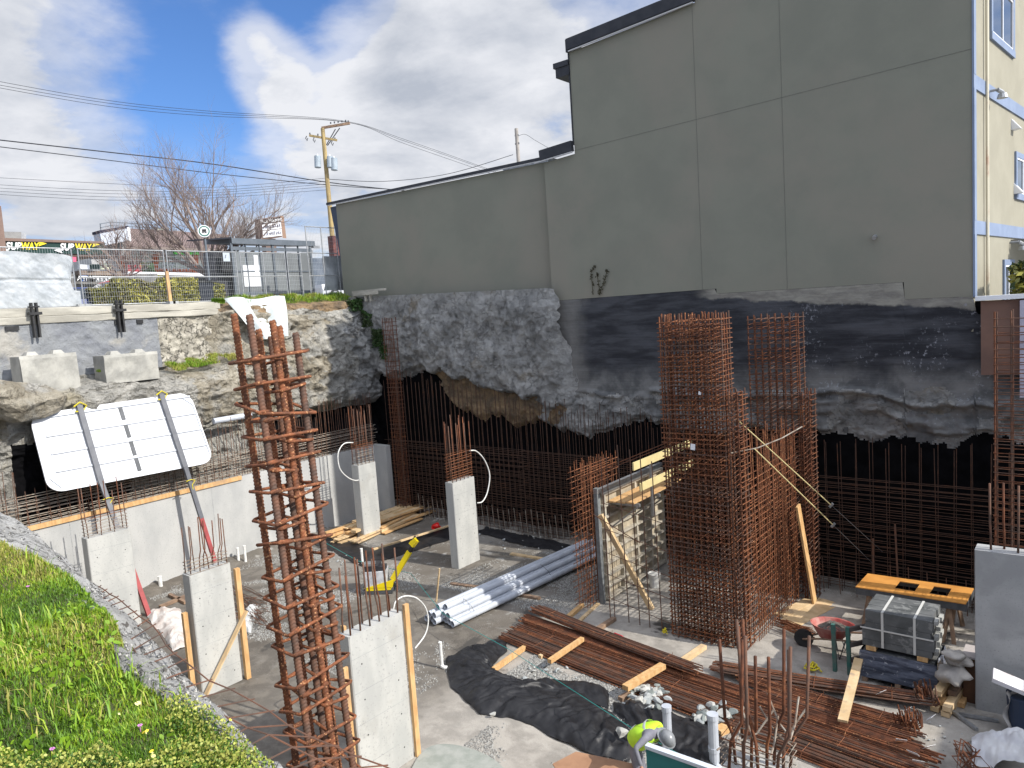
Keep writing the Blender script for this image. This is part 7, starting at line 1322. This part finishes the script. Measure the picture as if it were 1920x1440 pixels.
b5 = bank_pts(420, 2.6, 17, -4.6); fm_ = [mat('yellow_petal', (.80, .66, .05)), mat('yellow_petal_pale', (.75, .72, .30))]; leaves('flowers', np.repeat(b5[fbm(b5*1.4+8, 2) > 0]+np.array([0, 0, .10]), 3, 0)+np.random.default_rng(1).normal(size=(len(np.repeat(b5[fbm(b5*1.4+8, 2) > 0], 3, 0)), 3))*.006, .008, .03, fm_, 'tiny yellow flowers dotted over the weeds', 8, 'flowers')
for i, (px, py) in enumerate(((54, 1114), (265, 1380), (100, 1424), (400, 1425))):
    best = None; c = (b1-CAM)@RW; d2 = (CX+FPX*c[:, 0]/c[:, 2]-px)**2+(CY+FPX*c[:, 1]/c[:, 2]-py)**2; p = Vector(b1[int(np.argmin(d2))])+Vector((0, 0, .045)); q = MB()
    for k in range(6): a = k*1.05; q.lump(p+Vector((.007*math.cos(a), .007*math.sin(a), 0)), (.010, .008, .007), k, 1, .2)
    q.tube([p, p-Vector((0, 0, .08))], .0015, 4); q.build('pink_flower', mat('pink_petal', (.55, .22, .50)), loc=p, label='small pink clover flower in the grass of the bank', cat='flower', group='pink flowers on the bank')
# grass on the cliff top and ledge
rg = np.random.default_rng(4)
def patch(n, f, L_, mats, label, seed, thr=-.3):
    u, v = rg.random(n), rg.random(n); P_ = np.array([tuple(f(a, b_)) for a, b_ in zip(u, v)]); P_ = P_[fbm(P_*2.5, 3) > thr]; blades('grass', P_, L_, mats, label, seed, .9, .006)
patch(9000, lambda u, v: (-24.5-v*1.5, 15.2+u*5.2, 8.62+.25*min(1, v*3)+.08*math.sin(u*30)), .18, [GRA[0], GRA[2], GRA[3], GRA[2], GRA[4]], 'yellow green grass along the cliff top left of the building', 6)
patch(6500, lambda u, v: (-23.7-v*.9, 11.9+u*2.7, 6.55+.25*v+u*.25), .12, [GRA[4], GRA[3], GRA[4], GRA[2]], 'dry yellow grass growing on the rock ledge right of the blocks', 7, -.05)
patch(500, lambda u, v: (-23.9-v*.25, 9.6+u*.55, 6.78), .10, [GRA[2], GRA[3]], 'small green tuft between the two concrete blocks', 8, -.9)
patch(700, lambda u, v: (-24.9, 14.05+u*.5, 8.75+v*.1), .16, [GRA[1], GRA[2]], 'green weed tuft at the right end of the concrete beam', 9, -.9)
iv = leafy('ivy', 'dark green ivy hanging down the shaded cliff corner below the building', 'plant', [(-23.9, 19.9, 8.5, .5, 1.0, .6), (-23.4, 20.0, 8.0, .6, .5, .9), (-22.9, 19.95, 7.3, .5, .4, 1.2), (-22.6, 19.95, 6.6, .4, .3, .8)], 5200, .05, (LG3, LG3, mat('ivy_green', (.03, .075, .015))), 8)
p = PY(1905, 540, 21.0); leafy('shrub', 'glossy leafy shrub at the right edge in front of the cream wall', 'shrub', [(p.x+.7, 21.0, p.z-.1, 1.5, .9, 1.7), (p.x+.3, 21.0, p.z+.5, .8, .7, .7), (p.x+.9, 21., p.z-1.0, 1.3, .9, 1.2)], 3800, .085, (LG3, LG3, LG1, LG2), 5)
for i, pts in enumerate((((1112, 553), (1110, 530), (1108, 512), (1115, 497)), ((1125, 553), (1122, 528), (1118, 510)), ((1124, 551), (1132, 530), (1139, 505)))):
    P_ = [PY(a, b_, 20.14) for a, b_ in pts]; q = MB().tube(P_, .012, 4); rr = random.Random(i)
    for k in range(26): f_ = rr.random()*(len(P_)-1); a = P_[int(f_)].lerp(P_[int(f_)+1], f_-int(f_)); q.box(a+Vector((rr.uniform(-.06, .06), 0, rr.uniform(-.05, .05))), (.05, .006, .035), Matrix.Rotation(rr.random()*3, 3, 'Y'))
    q.build('dead_vine', mat('dead_vine_brown', (.05, .045, .025)), label=('left', 'middle', 'right')[i]+' one of three dead vine stems on the grey wall above the black foundation', cat='vine', loc=P_[0])
